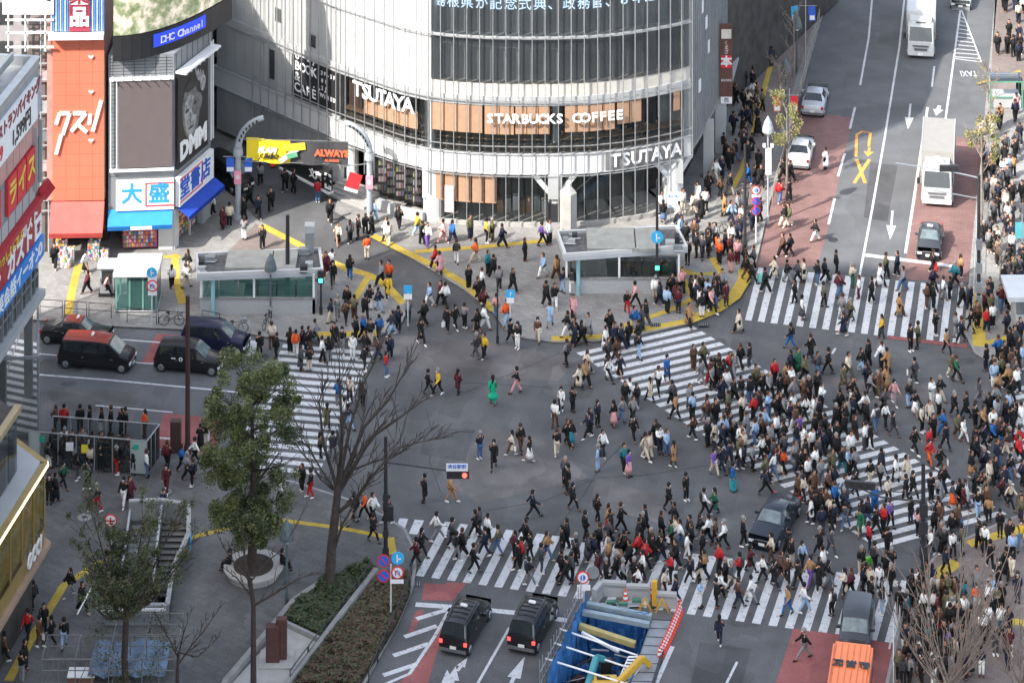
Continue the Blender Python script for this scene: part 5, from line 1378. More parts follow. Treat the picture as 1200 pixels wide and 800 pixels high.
# ------------------------------------------------------------------ excavation
def pit():
    o = sum(PIT, Vector())/4; root = empty('excavation_pit', o, label='shored road excavation lined with blue sheets in front of the lower crosswalk', cat='excavation')
    c = [p-o for p in PIT]; tl, tr, br, bl = c; mb = MB(); lo = Vector((0,0,-2.6))
    for a, b in zip(c, c[1:]+c[:1]): mb.face([a,b,b+lo,a+lo], mat('earth', (.09,.075,.06), .95, var=.3)); mb.face([b,a,a+lo,b+lo], MATS['earth'])
    mb.face([p+lo for p in c], MATS['earth']); mb.build('pit_wall', root)
    # hanging blue sheets along the left, the far side and the floor edge
    def sheet_(a, b, zt, zb, m, seed, name='blue_sheet', bulge=.25):
        mb = MB(); n, k = 26, 8; d = b-a; nn = Vector((d.y,-d.x,0)).normalized()
        g = [[a+d*(i/n)+Vector((0,0,zt+(zb-zt)*j/k))+nn*bulge*(mnoise.noise(Vector((i*.45+seed,j*.35,seed)))+.3*math.sin(i*1.9)) for i in range(n+1)] for j in range(k+1)]
        for j in range(k):
            for i in range(n): mb.face([g[j][i],g[j][i+1],g[j+1][i+1],g[j+1][i]], m)
        return mb.build(name, root)
    m_b = M_BLUE; up = Vector((0,0,1))
    il = lambda p, k: p.lerp(Vector(), k)
    sheet_(il(bl,.04), il(tl,.04), 1.15, -2.3, m_b, 1); sheet_(il(tl,.07), il(tr,.07), .6, -2.4, m_b, 5); sheet_(il(tr,.1), il(br,.1), .2, -2.4, m_b, 9, bulge=.15)
    sheet_(tl.lerp(bl,.42)+up*-.1, tr.lerp(br,.38), -.9, -2.0, m_b, 13, bulge=.5)
    # beams
    for f, z in ((.03,.55),(.12,.5)): mb = MB(); mb.bar(tl.lerp(bl,f)+up*z, tr.lerp(br,f)+up*(z-.15), .3, .25, mat('beam_pale_blue', (.27,.34,.38), .45,.2)); mb.build('steel_beam', root)
    mb = MB(); mb.bar(tl.lerp(bl,.24)+up*.25+Vector((.1,0,0)), tr.lerp(br,.27)+up*-.1+Vector((-.6,0,0)), .3, .28, mat('beam_yellow', (.42,.34,.14), .6)); mb.build('yellow_beam', root)
    mb = MB(); mb.bar(tl.lerp(bl,.31)+up*.2+Vector((.4,0,0)), tr.lerp(br,.36)+up*-.1+Vector((-1.4,0,0)), .16, .12, M_SIGNW); mb.build('white_beam', root)
    for f in (.40,.57,.76): mb = MB(); mb.tube([tl.lerp(bl,f)+up*.8+Vector((-.6,0,0)), tr.lerp(br,f+.04)+up*-.05], .05, M_SIGNW, 8); mb.build('strut', root)
    # scaffold tubes on the left
    rnd = random.Random(2)
    for i in range(16):
        p = bl.lerp(tl, i/15)+Vector((-.35,0,0)); mb = MB(); mb.tube([p, p+up*(1.3+rnd.random()*.5)], .025, M_STEEL, 6); mb.build('upright', root)
    for z in (.5,1.1): mb = MB(); mb.tube([bl+Vector((-.35,0,z)), tl+Vector((-.35,0,z))], .022, M_STEEL, 6); mb.build('guard_rail', root)
    # ladder and steel deck on the right
    a = tr.lerp(br,.45)+Vector((-.45,0,.0)); b = tr.lerp(br,.98)+Vector((-.9,0,-.2)); 
    mb = MB(); nn = Vector((.3,0,0)); mb.bar(a-nn, b-nn, .05,.08,M_SIGNW); mb.bar(a+nn, b+nn, .05,.08,M_SIGNW)
    for i in range(16): p = a.lerp(b,i/15); mb.bar(p-nn,p+nn,.12,.04,M_SIGNW)
    mb.build('ladder', root)
    mb = MB(); q = [tr+Vector((0,0,.12)), tr+Vector((1.1,-.1,.12)), br+Vector((.95,0,.12)), br+Vector((-.25,0,.12))]; mb.face([q[0],q[3],q[2],q[1]], mat('deck_grey', (.27,.29,.31), .5,.3)); 
    for a_, b_ in zip(q, q[1:]+q[:1]): mb.bar(a_-up*.06, b_-up*.06, .05, .12, M_MET)
    for i in range(9): s0 = q[0].lerp(q[3],i/9); s1 = q[1].lerp(q[2],i/9); mb.bar(s0+up*.012,s1+up*.012,.03,.02,M_DARK)
    mb.build('steel_deck', root)
    mb = MB(); mb.bar(q[1]+up*0+Vector((.05,0,.0)), q[2]+Vector((.05,0,0)), .12,.3, M_DARK); mb.build('edge_plate', root)
    # grey rubble and cables on the pit floor
    for i in range(12):
        mb = MB(); p = Vector((rnd.uniform(-1.2,1.0), rnd.uniform(-1.5,1.5), -1.9)); mb.ball(p, rnd.uniform(.2,.55), mat('rubble', (.20,.19,.18), .95, var=.4, scale=5), 7, 5, (1,1,.5)); mb.build('rubble', root)
    for i in range(22):
        a_ = Vector((rnd.uniform(-1.9,1.3), rnd.uniform(-3.6,2.0), rnd.uniform(-1.6,-.3))); b_ = a_+Vector((rnd.uniform(-1.3,1.3), rnd.uniform(-.9,.9), rnd.uniform(-.5,.5)))
        mb = MB(); mb.tube([a_,b_], rnd.uniform(.025,.06), rnd.choice([M_STEEL,M_DARK,M_MET,M_BROWNP,MATS['earth']]), 6); mb.build('pipe', root)
    for i in range(10):
        mb = MB(); mb.cbox(Vector((rnd.uniform(-1.5,1.1), rnd.uniform(-3,1.8), -1.5)), (rnd.uniform(.3,.8),rnd.uniform(.2,.6),rnd.uniform(.2,.6)), rnd.choice([M_MET,M_DARK,M_BROWNP,M_CONC]), rnd.random()); mb.build('crate', root)
    for i in range(5):
        p = Vector((rnd.uniform(-1,.6), rnd.uniform(-1.8,0), -1.0)); pts = [p+Vector((.5*math.sin(k*1.1+i), .35*k-.5, .25*math.cos(k*1.3+i))) for k in range(6)]
        mb = MB(); mb.tube(pts, .06, M_SIGNK, 6); mb.build('cable', root)
    # mini excavator: yellow body with a black counterweight and boom, teal hydraulic arm beside it
    ex = empty('mini_excavator', o+Vector((.55,-2.6,-.75)), label='yellow mini excavator arm and hood down in the excavation', cat='excavator')
    my = mat('machine_yellow', (.58,.36,.05), .4, var=.05); mt = mat('machine_teal', (.04,.26,.30), .4, var=.05)
    mb = MB(); mb.box((-1.3,-.6,0),(.2,.9,.85), my); mb.build('hood', ex, bevel=.12)
    mb = MB(); mb.box((-1.0,.3,.86),(-.3,.6,.9), M_SIGNK); mb.box((-.1,-.4,.2),(.5,.7,.7), M_SIGNK); mb.build('black_panel', ex)
    mb = MB(); mb.bar((.1,.2,.7),(1.5,1.2,1.5),.32,.36,my); mb.bar((1.5,1.2,1.5),(1.95,1.5,.9),.28,.3,my); mb.build('boom', ex, bevel=.04)
    mb = MB(); mb.tube([(.5,.2,.5),(1.4,1.0,1.15)], .07, M_STEEL, 8); mb.build('hydraulic_ram', ex)
    mb = MB(); mb.cbox((-.5,.2,-.35),(1.9,1.5,.5), M_BLACK); mb.build('track', ex)
    te = empty('teal_excavator', o+Vector((-1.0,-2.3,-1.0)), label='teal machine arm reaching up at the left of the excavation', cat='excavator')
    mb = MB(); mb.bar((-.2,-.6,.3),(.55,1.2,1.6),.34,.36,mt); mb.bar((.55,1.2,1.6),(1.0,1.7,1.2),.3,.3,mt); mb.build('boom', te, bevel=.05)
    mb = MB(); mb.box((-.9,-1.6,0),(.4,-.3,.9), mt); mb.build('hood', te, bevel=.1)
    mb = MB(); mb.cbox((1.1,1.9,.7),(.6,.5,.7), M_SIGNK); mb.build('bucket', te)
    # barriers and yellow marker behind the pit
    labs = ['white plastic barrier at the far side of the excavation, leftmost of four','second white plastic barrier from the left behind the excavation','third white plastic barrier from the left behind the excavation','white plastic barrier behind the excavation beside the cone row']
    for i, (px,py,rz) in enumerate(((700,702,1.1),(720,697,-.08),(748,701,-.06),(779,710,-.1))):
        mb = MB(); mb.cbox((0,0,.42),(1.35 if i else .9,.3,.75), M_WP2); mb.cbox((0,0,.06),(1.4 if i else .9,.42,.12), M_WP2); mb.cbox((0,-.16,.6),(1.2 if i else .7,.03,.12), M_MET)
        o2 = mb.build('road_barrier', loc=G(px,py)); o2.rotation_euler.z = rz; tag(o2, labs[i], 'barrier', 'white road barriers behind the excavation')
    mb = MB(); mb.cbox((0,0,.75),(.3,.25,1.4), mat('marker_gold', (.60,.34,.03), .5)); mb.cbox((0,0,.05),(.5,.5,.1), M_DARK); tag(mb.build('marker_post', loc=G(767,710)), 'square yellow marker post between the cones behind the excavation', 'marker post')
    for px, lb in ((756,'left yellow folding trestle beside the yellow marker post'),(776,'right yellow folding trestle beside the yellow marker post')):
        mb = MB()
        for s_ in (-1,1): mb.bar((s_*.38,-.1,0),(0,0,.8),.05,.05,MATS['marker_gold']); mb.bar((s_*.38,.25,0),(0,0,.8),.05,.05,MATS['marker_gold'])
        mb.bar((-.2,0,.4),(.2,0,.4),.05,.05,MATS['marker_gold']); tag(mb.build('trestle', loc=G(px,717)), lb, 'trestle')
    for i,(px,py) in enumerate(((712,712),(726,714),(742,710))):
        mb = MB(); mb.cbox((0,0,.15),(1.1,.3,.12), M_STEEL); mb.cbox((.2,.1,.28),(.5,.25,.15), mat('tool_green', (.06,.18,.12), .6)); mb.tube([(-.6,-.2,.1),(.5,-.15,.12)], .05, M_MET, 6)
        tag(mb.build('steel_offcut', loc=G(px,py)), ['pile of steel sections behind the left half of the excavation','pile of steel sections in the middle behind the excavation','pile of steel sections just left of the yellow marker post'][i], 'steel sections', 'steel sections stored behind the excavation')
pit()

# ------------------------------------------------------------------ planting beds, planter, stone pillar
def beds():
    def kerbstrip(pts, w, h, name, label):
        root = None; P = GP(pts, KH); mb = MB(); o = P[0]
        for a, b in zip(P, P[1:]): mb.bar(a-o+Vector((0,0,h/2)), b-o+Vector((0,0,h/2)), w, h, M_KERB)
        tag(mb.build(name, loc=o), label, 'kerb')
    kerbstrip([(441,672),(340,801),(320,826)], .28, .35, 'stone_edging', 'long pale stone edging between the two planting beds')
    kerbstrip([(392,676),(345,708),(265,802),(250,830)], .3, .35, 'stone_edging', 'pale stone edging along the square side of the green bed')
    kerbstrip([(332,732),(374,752)], .2, .3, 'stone_edging', 'short stone edging across the bed behind the stone pillar')
    soil = mat('soil', (.045,.033,.025), .95, var=.4, scale=2)
    A = [(386,684),(430,664),(440,671),(376,750),(334,731),(346,712)]; B = [(446,676),(478,676),(481,695),(464,735),(420,806),(344,806)]
    sheet('soil', [GP(A,KH+.05), GP(B,KH+.05)], KH+.05, soil)
    sheet('paved_strip', [GP([(333,733),(373,752),(336,802),(270,802)],KH+.02)], KH+.02, M_CONC)
    rnd = random.Random(7)
    lf = [mat('leaf_%d'%i, c, .75, var=.3, scale=4) for i, c in enumerate([(.035,.055,.018),(.055,.075,.025),(.028,.045,.02)])]
    br = [mat('leaf_b%d'%i, c, .8, var=.35, scale=4) for i, c in enumerate([(.075,.04,.025),(.055,.05,.022),(.095,.055,.035)])]
    def fill(px, n, ms, h, name, label):
        P = GP(px); xs = [p.x for p in P]; ys = [p.y for p in P]; mb = MB(); c = 0
        while c < n:
            x, y = rnd.uniform(min(xs),max(xs)), rnd.uniform(min(ys),max(ys)); ins = False
            for i in range(len(P)):
                a, b = P[i], P[i-1]
                if (a.y > y) != (b.y > y) and x < (b.x-a.x)*(y-a.y)/(b.y-a.y)+a.x: ins = not ins
            if not ins: continue
            hh = h*(.35+.9*abs(mnoise.noise(Vector((x*.8,y*.8,3)))))*rnd.uniform(.5,1.2); s_ = rnd.uniform(.05,.11); a = rnd.random()*6.3; ca, sa = math.cos(a)*s_, math.sin(a)*s_; t = rnd.uniform(-.6,.6)*s_
            z = KH+.05+hh; mb.face([(x-ca,y-sa,z-t),(x+sa,y-ca,z+t),(x+ca,y+sa,z+t*.5),(x-sa,y+ca,z-t)], rnd.choice(ms)); c += 1
        o = mb.build(name); tag(o, label, 'planting', kind='stuff')
    fill(A, 9000, lf+[br[1]], .55, 'ground_cover', 'dark green low shrubs filling the upper planting bed')
    fill(B, 12000, br+[lf[1]], .38, 'ground_cover', 'brown and olive low shrubs filling the bed by the kerb')
    # round planter
    root = empty('round_planter', G(297,672,KH), label='round pale stone planter seat around the big green tree', cat='planter')
    mb = MB(); mb.tube([(0,0,0),(0,0,.42)], [1.5,1.58], M_CONC, 40); mb.build('wall', root); mb = MB(); mb.tube([(0,0,.42),(0,0,.5)], 1.72, mat('planter_rim', (.42,.40,.37), .8, var=.1), 40); mb.build('rim', root)
    mb = MB(); mb.tube([(0,0,.5),(0,0,.53)], 1.15, soil, 30); mb.build('soil', root)
    root = empty('stone_pillar', G(322,775,KH), label='short reddish brown stone pillar beside the planting beds', cat='pillar')
    ms = mat('red_granite', (.085,.035,.03), .45, var=.2, scale=3)
    mb = MB(); mb.cbox((-.1,0,1.0),(.75,.55,2.0), ms); mb.build('shaft', root, bevel=.04); mb = MB(); mb.cbox((.35,.25,1.15),(.6,.5,2.2), ms); mb.build('block', root, bevel=.04); mb = MB(); mb.cbox((.1,.1,.06),(1.9,1.7,.1), M_CONC); mb.build('base', root)
beds()

# ------------------------------------------------------------------ trees
def branch_tree(name, base, z0, main, levels, seed, m, label, cat='tree', group=None, r0=.2, twigs=3, spread=.5, ln=.62, tip=.012):
    """limbs as lists of points (relative), each grows side branches"""
    root = empty(name, base, label=label, cat=cat, group=group); rnd = random.Random(seed); tips = []
    mb = MB()
    def grow(p, d, L, r, lev):
        n = 4; pts = [p]; rr = [r]; cur = p.copy(); dd = d.copy()
        for i in range(n):
            dd = (dd + Vector((rnd.uniform(-1,1),rnd.uniform(-1,1),rnd.uniform(-.5,.8)))*.16).normalized()
            cur = cur + dd*L/n; pts.append(cur.copy()); rr.append(max(tip, r*(1-.75*(i+1)/n)))
        mb.tube(pts, rr, m, 5 if lev < 2 else 6, cap=False)
        if lev > 0:
            for i in range(twigs):
                k = rnd.randint(1,n); q = pts[k]; ax = Vector((rnd.uniform(-1,1),rnd.uniform(-1,1),rnd.uniform(-.2,.7)))
                nd = (dd*(1-spread)+ax*spread).normalized(); grow(q, nd, L*ln*rnd.uniform(.7,1.15), max(tip, rr[k]*.75), lev-1)
        else: tips.extend(pts[1:])
    trunk = MB(); first = True
    for pts, ra, rb in main:
        P = [Vector(p) for p in pts]; rs = [ra+(rb-ra)*i/(len(P)-1) for i in range(len(P))]
        (trunk if first else mb).tube(P, rs, m, 10, cap=False); 
        if not first:
            for k in range(1,len(P)):
                d = (P[k]-P[k-1]); L = d.length
                for q in range(twigs+1):
                    f = rnd.random(); ax = Vector((rnd.uniform(-1,1),rnd.uniform(-1,1),rnd.uniform(-.3,.8)))
                    grow(P[k-1].lerp(P[k],f), (d.normalized()*(1-spread)+ax*spread).normalized(), L*ln*1.15*rnd.uniform(.6,1.2), rs[k]*.55, levels-1)
            grow(P[-1], (P[-1]-P[-2]).normalized(), (P[-1]-P[-2]).length*.8, rb, levels-1)
        first = False
    trunk.build('trunk', root, smooth=True); mb.build('branches', root)
    return root, tips
bark = mat('bark_dark', (.05,.036,.03), .9, var=.3, scale=5, bump=.5); barkb = mat('bark_grey', (.055,.044,.038), .9, var=.3, scale=5, bump=.4); barkp = mat('bark_pale', (.22,.18,.155), .9, var=.25, scale=5)

def foliage(root, centers, n, size, ms, seed, name='foliage'):
    rnd = random.Random(seed); mbs = MB(); c0 = []
    for (c, r, k) in centers: c0 += [(Vector(c), r)]*k
    for i in range(n):
        c, r = rnd.choice(c0); v = Vector((rnd.gauss(0,1),rnd.gauss(0,1),rnd.gauss(0,1))).normalized()*r*(rnd.random()**.45)
        p = c+v; s_ = size*rnd.uniform(.6,1.4); a = Vector((rnd.uniform(-1,1),rnd.uniform(-1,1),rnd.uniform(-.5,.5))).normalized(); b = a.cross(Vector((rnd.uniform(-1,1),rnd.uniform(-1,1),rnd.uniform(-1,1)))).normalized()
        m = ms[min(len(ms)-1, int(abs(mnoise.noise(p*.9))*2.2*len(ms)))] if rnd.random() < .75 else rnd.choice(ms)
        mbs.face([p-a*s_, p-b*s_*.55, p+a*s_, p+b*s_*.55], m)
    return mbs.build(name, root)
lg = [mat('foliage_%d'%i, c, .65, var=.3, scale=2) for i, c in enumerate([(.075,.095,.03),(.12,.14,.045),(.165,.175,.062),(.038,.055,.022),(.10,.085,.045)])]
# big evergreen on the round planter
base = G(295,672,KH)+Vector((0,0,.5))
limbs = [([(0,0,-.3),(.05,0,1.5),(.0,.1,3.2),(.1,0,5.0),(.0,0,8.5)], .30, .09)]
rnd = random.Random(21); cl = []
for i in range(15):
    z = 3.0+i*.48; a = i*2.4; L = 2.15-.85*abs(i-5)/9
    p = Vector((0,0,z)); q = Vector((math.cos(a)*L, math.sin(a)*L*.9, z+.9)); limbs.append(([p, p.lerp(q,.5)+Vector((0,0,-.05)), q], .10, .03)); 
root, tips = branch_tree('evergreen_tree', base, 0, limbs, 2, 3, bark, 'large green leafy tree rising from the round stone planter', r0=.3)
for k in range(165):
    z = rnd.uniform(1.5,11.6); t = (z-1.5)/10.1; R_ = 2.75*min(1.0, .5+t*1.8)*min(1.0, (1.06-t)*5)**.5; a = rnd.random()*6.3; rr = R_*rnd.random()**.4
    cl.append(((math.cos(a)*rr, math.sin(a)*rr, z), rnd.uniform(.25,.75), max(1,int(rnd.uniform(1,5)))))
foliage(root, cl, 78000, .064, lg[:3]+[lg[3]], 5)
# sparse evergreen at the lower left
base = G(148,812,KH)
limbs = [([(0,0,0),(-.1,0,2),(.0,.1,4.4),(-.1,0,5.6)], .2, .13)]
rnd = random.Random(12); cl = []
for i in range(15):
    a = i*2.399+.4; L = rnd.uniform(1.5,3.1); z = rnd.uniform(4.0,5.6); q = Vector((math.cos(a)*L, math.sin(a)*L*.9, z+rnd.uniform(1.4,3.6)))
    p = Vector((0,0,z)); limbs.append(([p, p.lerp(q,.4)+Vector((math.cos(a)*.4,math.sin(a)*.4,-.15)), q], .09, .03))
root, tips = branch_tree('evergreen_tree', base, 0, limbs, 2, 8, bark, 'thin leaved tree in front of the sunken stairs at the lower left', twigs=3)
for p in rnd.sample(tips, min(420,len(tips))): cl.append((tuple(p), rnd.uniform(.16,.5), 1))
for p in (( -1.6,0,3.2),(-1.0,-.5,2.2),(1.7,0,4.0),(2.0,.2,2.6),(-.2,0,1.2),(1.3,-.5,1.6)): cl.append((p, .8, 4))
foliage(root, cl, 26000, .058, [lg[0],lg[3],lg[4]], 6)
# big bare tree beside the beds
base = G(386,690,KH)
L_ = lambda px, py, dy=0.0: (lambda z: Vector((( px-386)/20.5, dy, z)))((690-py)/20.5 - dy*.56)
limbs = [([(0,0,0), L_(389,640), L_(394,600), L_(398,565)], .33, .24),
 ([L_(398,575),L_(440,512,.3),L_(478,488,.6),L_(505,470,.9)], .15,.04), ([L_(398,570),L_(432,500,-.5),L_(463,470,-.8),L_(485,436,-1.0)], .14,.035), ([L_(397,568),L_(402,510,.6),L_(399,460,1.0),L_(397,420,1.3)], .13,.035),
 ([L_(397,568),L_(414,500,-.8),L_(432,450,-1.2),L_(452,415,-1.4)], .13,.03), ([L_(396,575),L_(378,520,.5),L_(372,470,.9),L_(380,448,1.1)], .12,.03), ([L_(396,578),L_(380,555,-.8),L_(362,525,-1.0),L_(352,507,-1.3)], .08,.02),
 ([L_(396,600),L_(420,585,-.5),L_(440,560,-.9),L_(475,525,-1.0),L_(520,515,-1.1)], .13,.025), ([L_(394,575),L_(375,562,.4),L_(358,538,.6)], .07,.02), ([L_(400,556),L_(445,540,.2),L_(470,535,.2),L_(500,517,.2)],.08,.02),
 ([L_(393,640),L_(403,615,-.4),L_(420,590,-.8),L_(440,563,-1.2)],.09,.03)]
limbs = [([p if k == 0 else Vector((p.x*(.95 if p.x < 0 else .90), p.y, p.z)) for k, p in enumerate(P)], ra*.92, rb*.85) for P, ra, rb in limbs]
branch_tree('bare_tree', base, 0, limbs, 2, 5, barkb, 'large leafless tree with dark limbs over the left crosswalk', twigs=3, spread=.42, ln=.6, tip=.02)
base = G(297,812,KH)
L_ = lambda px, py, dy=0.0: (lambda z: Vector(((px-297)/21.3, dy, z)))((812-py)/21.3 - dy*.58)
limbs = [([(0,0,0), L_(297,760), L_(297,710), L_(293,680)], .17,.11), ([L_(293,690),L_(288,665,.3),L_(284,640,.5),L_(283,625,.6)],.09,.02), ([L_(296,712),L_(325,695,-.3),L_(350,680,-.4),L_(374,672,-.5)],.07,.015),
 ([L_(294,700),L_(278,680,.2),L_(268,672,.3)],.05,.02), ([L_(293,685),L_(310,662,.4),L_(325,650,.6),L_(344,622,.8)],.05,.012), ([L_(292,682),L_(270,655,-.4),L_(262,640,-.6)],.05,.012)]
branch_tree('bare_tree', base, 0, limbs, 2, 15, bark, 'slim leafless tree in front of the round planter', twigs=2, spread=.45, ln=.5, tip=.014)
base = G(208,815,KH)
L_ = lambda px, py, dy=0.0: (lambda z: Vector(((px-208)/21.3, dy, z)))((815-py)/21.3 - dy*.58)
limbs = [([(0,0,0), L_(208,790), L_(209,765)], .1,.07), ([L_(208,780),L_(225,755,.3),L_(238,740,.4),L_(250,722,.5)],.05,.012), ([L_(208,775),L_(215,745,-.3),L_(222,725,-.4)],.05,.012), ([L_(208,770),L_(196,745),L_(188,730)],.04,.012), ([L_(209,765),L_(232,770,-.3),L_(248,756,-.4)],.04,.012)]
branch_tree('bare_tree', base, 0, limbs, 2, 25, bark, 'small leafless tree at the bottom edge right of the scaffold', twigs=2, spread=.45, ln=.55, tip=.014)
# pale bare trees bottom right
for i, (px, py, h, sp, lb) in enumerate(((1112,846,6.8,3.0,'pale leafless tree spreading over the lower right crowd'),(1196,850,5.4,1.6,'pale leafless tree at the lower right edge of the square'))):
    base = G(px,py,KH); rnd = random.Random(40+i)
    limbs = [([(0,0,0),(0,0,1.4),(.05,0,2.2)], .16,.12)]
    for k in range(15 if i == 0 else 8):
        a = rnd.uniform(0,6.3); q = Vector((math.cos(a)*sp*rnd.uniform(.3,1.1), math.sin(a)*sp*.6, h*rnd.uniform(.75,1.0))); p = Vector((0,0,rnd.uniform(1.3,2.2)))
        limbs.append(([p, p.lerp(q,.5)+Vector((math.cos(a)*.2,0,-.1)), q], .055,.014))
    branch_tree('bare_tree', base, 0, limbs, 2, 60+i, barkp, lb, twigs=2, spread=.3, ln=.7, tip=.02)
# avenue trees with a few young leaves
yg = [mat('young_leaf', (.20,.21,.05), .7, var=.3), mat('young_leaf2', (.26,.22,.09), .7, var=.3)]
for i, (px, py, h, nl, lb) in enumerate(((1150,262,8.3,1500,'thin avenue tree with young yellow green leaves beside the white truck'),(1160,160,6.5,120,'bare thin avenue tree beside the hatched road marking'),(922,215,7.0,1600,'thin young tree with fresh green leaves beside the silver sedan'),(913,150,6.2,60,'bare thin tree on the left pavement of the avenue'),(1172,330,3.0,0,'thin bare sapling on the right pavement by the crossing'),(930,90,6.0,40,'bare slim tree at the top of the avenue'))):
    base = G(px,py,KH); rnd = random.Random(80+i); cl = []
    limbs = [([(0,0,0),(.03,0,h*.35),(0,0,h*.8)], .09,.04)]
    for k in range(9):
        a = rnd.uniform(0,6.3); z = h*rnd.uniform(.3,.8); q = Vector((math.cos(a)*h*.13, math.sin(a)*h*.13, z+h*.16)); limbs.append(([Vector((0,0,z)), Vector((0,0,z)).lerp(q,.5), q], .03,.012)); cl.append((tuple(q), .4, 2)); cl.append((tuple(q*0.9), .3, 1))
    root, tips = branch_tree('street_tree', base, 0, limbs, 2, 90+i, barkp, lb, group='young trees along the avenue', twigs=2, spread=.4, ln=.6, tip=.012)
    if nl: foliage(root, cl, nl, .07, yg, 30+i)

# ------------------------------------------------------------------ station entrance corner at the right edge, subway hatch up the avenue
c = G(1205,384,KH); root = empty('station_entrance', c, label='grey station entrance roof at the right edge of the photo', cat='station entrance')
mb = MB(); mb.box((-1.5,-1.0,2.2),(6,2.2,2.5), mat('roof_fascia', (.44,.47,.49), .45)); mb.build('roof', root); mb = MB(); mb.box((-.9,-.4,0),(6,1.9,1.0), MATS['white_tile_wall']); mb.build('tiled_wall', root)
mb = MB(); mb.box((-.85,-.3,1.05),(6,-.25,2.2), M_GLASSC); mb.build('window', root)
c = G(1178,122,KH); root = empty('stair_canopy', c, label='green framed glass canopy over stairs on the right pavement', cat='canopy')
mb = MB(); mb.bar((-1.2,.0,2.1),(1.2,.0,2.1),1.8,.08,M_GLASSC); mb.build('roof', root)
mb = MB(); mg = mat('frame_green', (.08,.25,.16), .6)
for x in (-1.2,1.2):
    for y in (-.9,.9): mb.tube([(x,y,0),(x,y,2.1)],.05,mg,6)
mb.bar((-1.2,-.9,.9),(1.2,-.9,.9),.06,.08,mg); mb.bar((-1.2,-.9,2.1),(1.2,-.9,2.1),.06,.1,mg); mb.build('frame', root)
mb = MB(); mb.box((-1.1,-.85,.05),(1.1,.85,.8), M_WP2); mb.build('low_wall', root)
c = G(1198,305,KH); root = empty('teal_sign', c, label='plain teal panel on a post at the right edge above the crowd', cat='sign')
mb = MB(); mb.tube([(0,0,0),(0,0,3.2)],.05,M_MET,6); mb.build('shaft', root); mb = MB(); mb.cbox((-.1,0,2.1),(.8,.06,1.1), mat('panel_teal', (.08,.32,.36), .5)); mb.build('panel', root)
# ------------------------------------------------------------------ vehicles
def paint(name, rgb, rough=.32, metal=.1): return mat(name, rgb, rough, metal, var=.06, coat=.3, spec=.35)
M_TYRE = mat('tyre_rubber', (.018,.018,.018), .85); M_RIM = mat('wheel_rim', (.42,.43,.45), .35, .8)
M_CGL = mat('car_glass', (.018,.024,.027), .08, 0, var=.1, spec=.8)
M_WSH = mat('windscreen_glass', (.11,.145,.15), .08, 0, var=.35, scale=2.2, spec=.8)
M_LH = mat('headlight', (.75,.78,.80), .15, .2); M_LR = mat('tail_light', (.45,.015,.012), .25); M_LRon = mat('tail_light_on', (.6,.02,.02), .25, emit=((1,.05,.04), 1.2)); M_PLATE = mat('number_plate', (.75,.76,.70), .5)
M_BUMP = mat('bumper_grey', (.12,.12,.13), .5)

def wheel(root, x, y, r, w, side):
    mb = MB(); mb.tube([(x,y-w/2,r),(x,y+w/2,r)], r, M_TYRE, 20); t = mb.build('wheel', root)
    mb = MB(); yy = y+side*w/2; mb.tube([(x,yy-.01*side,r),(x,yy+.025*side,r)], [r*.66,r*.60], M_RIM, 16)
    for k in range(5):
        a = 2*PI*k/5; mb.bar((x,yy+.03*side,r),(x+math.cos(a)*r*.55,yy+.03*side,r+math.sin(a)*r*.55),.02,.07,M_RIM)
    mb.build('rim', t)

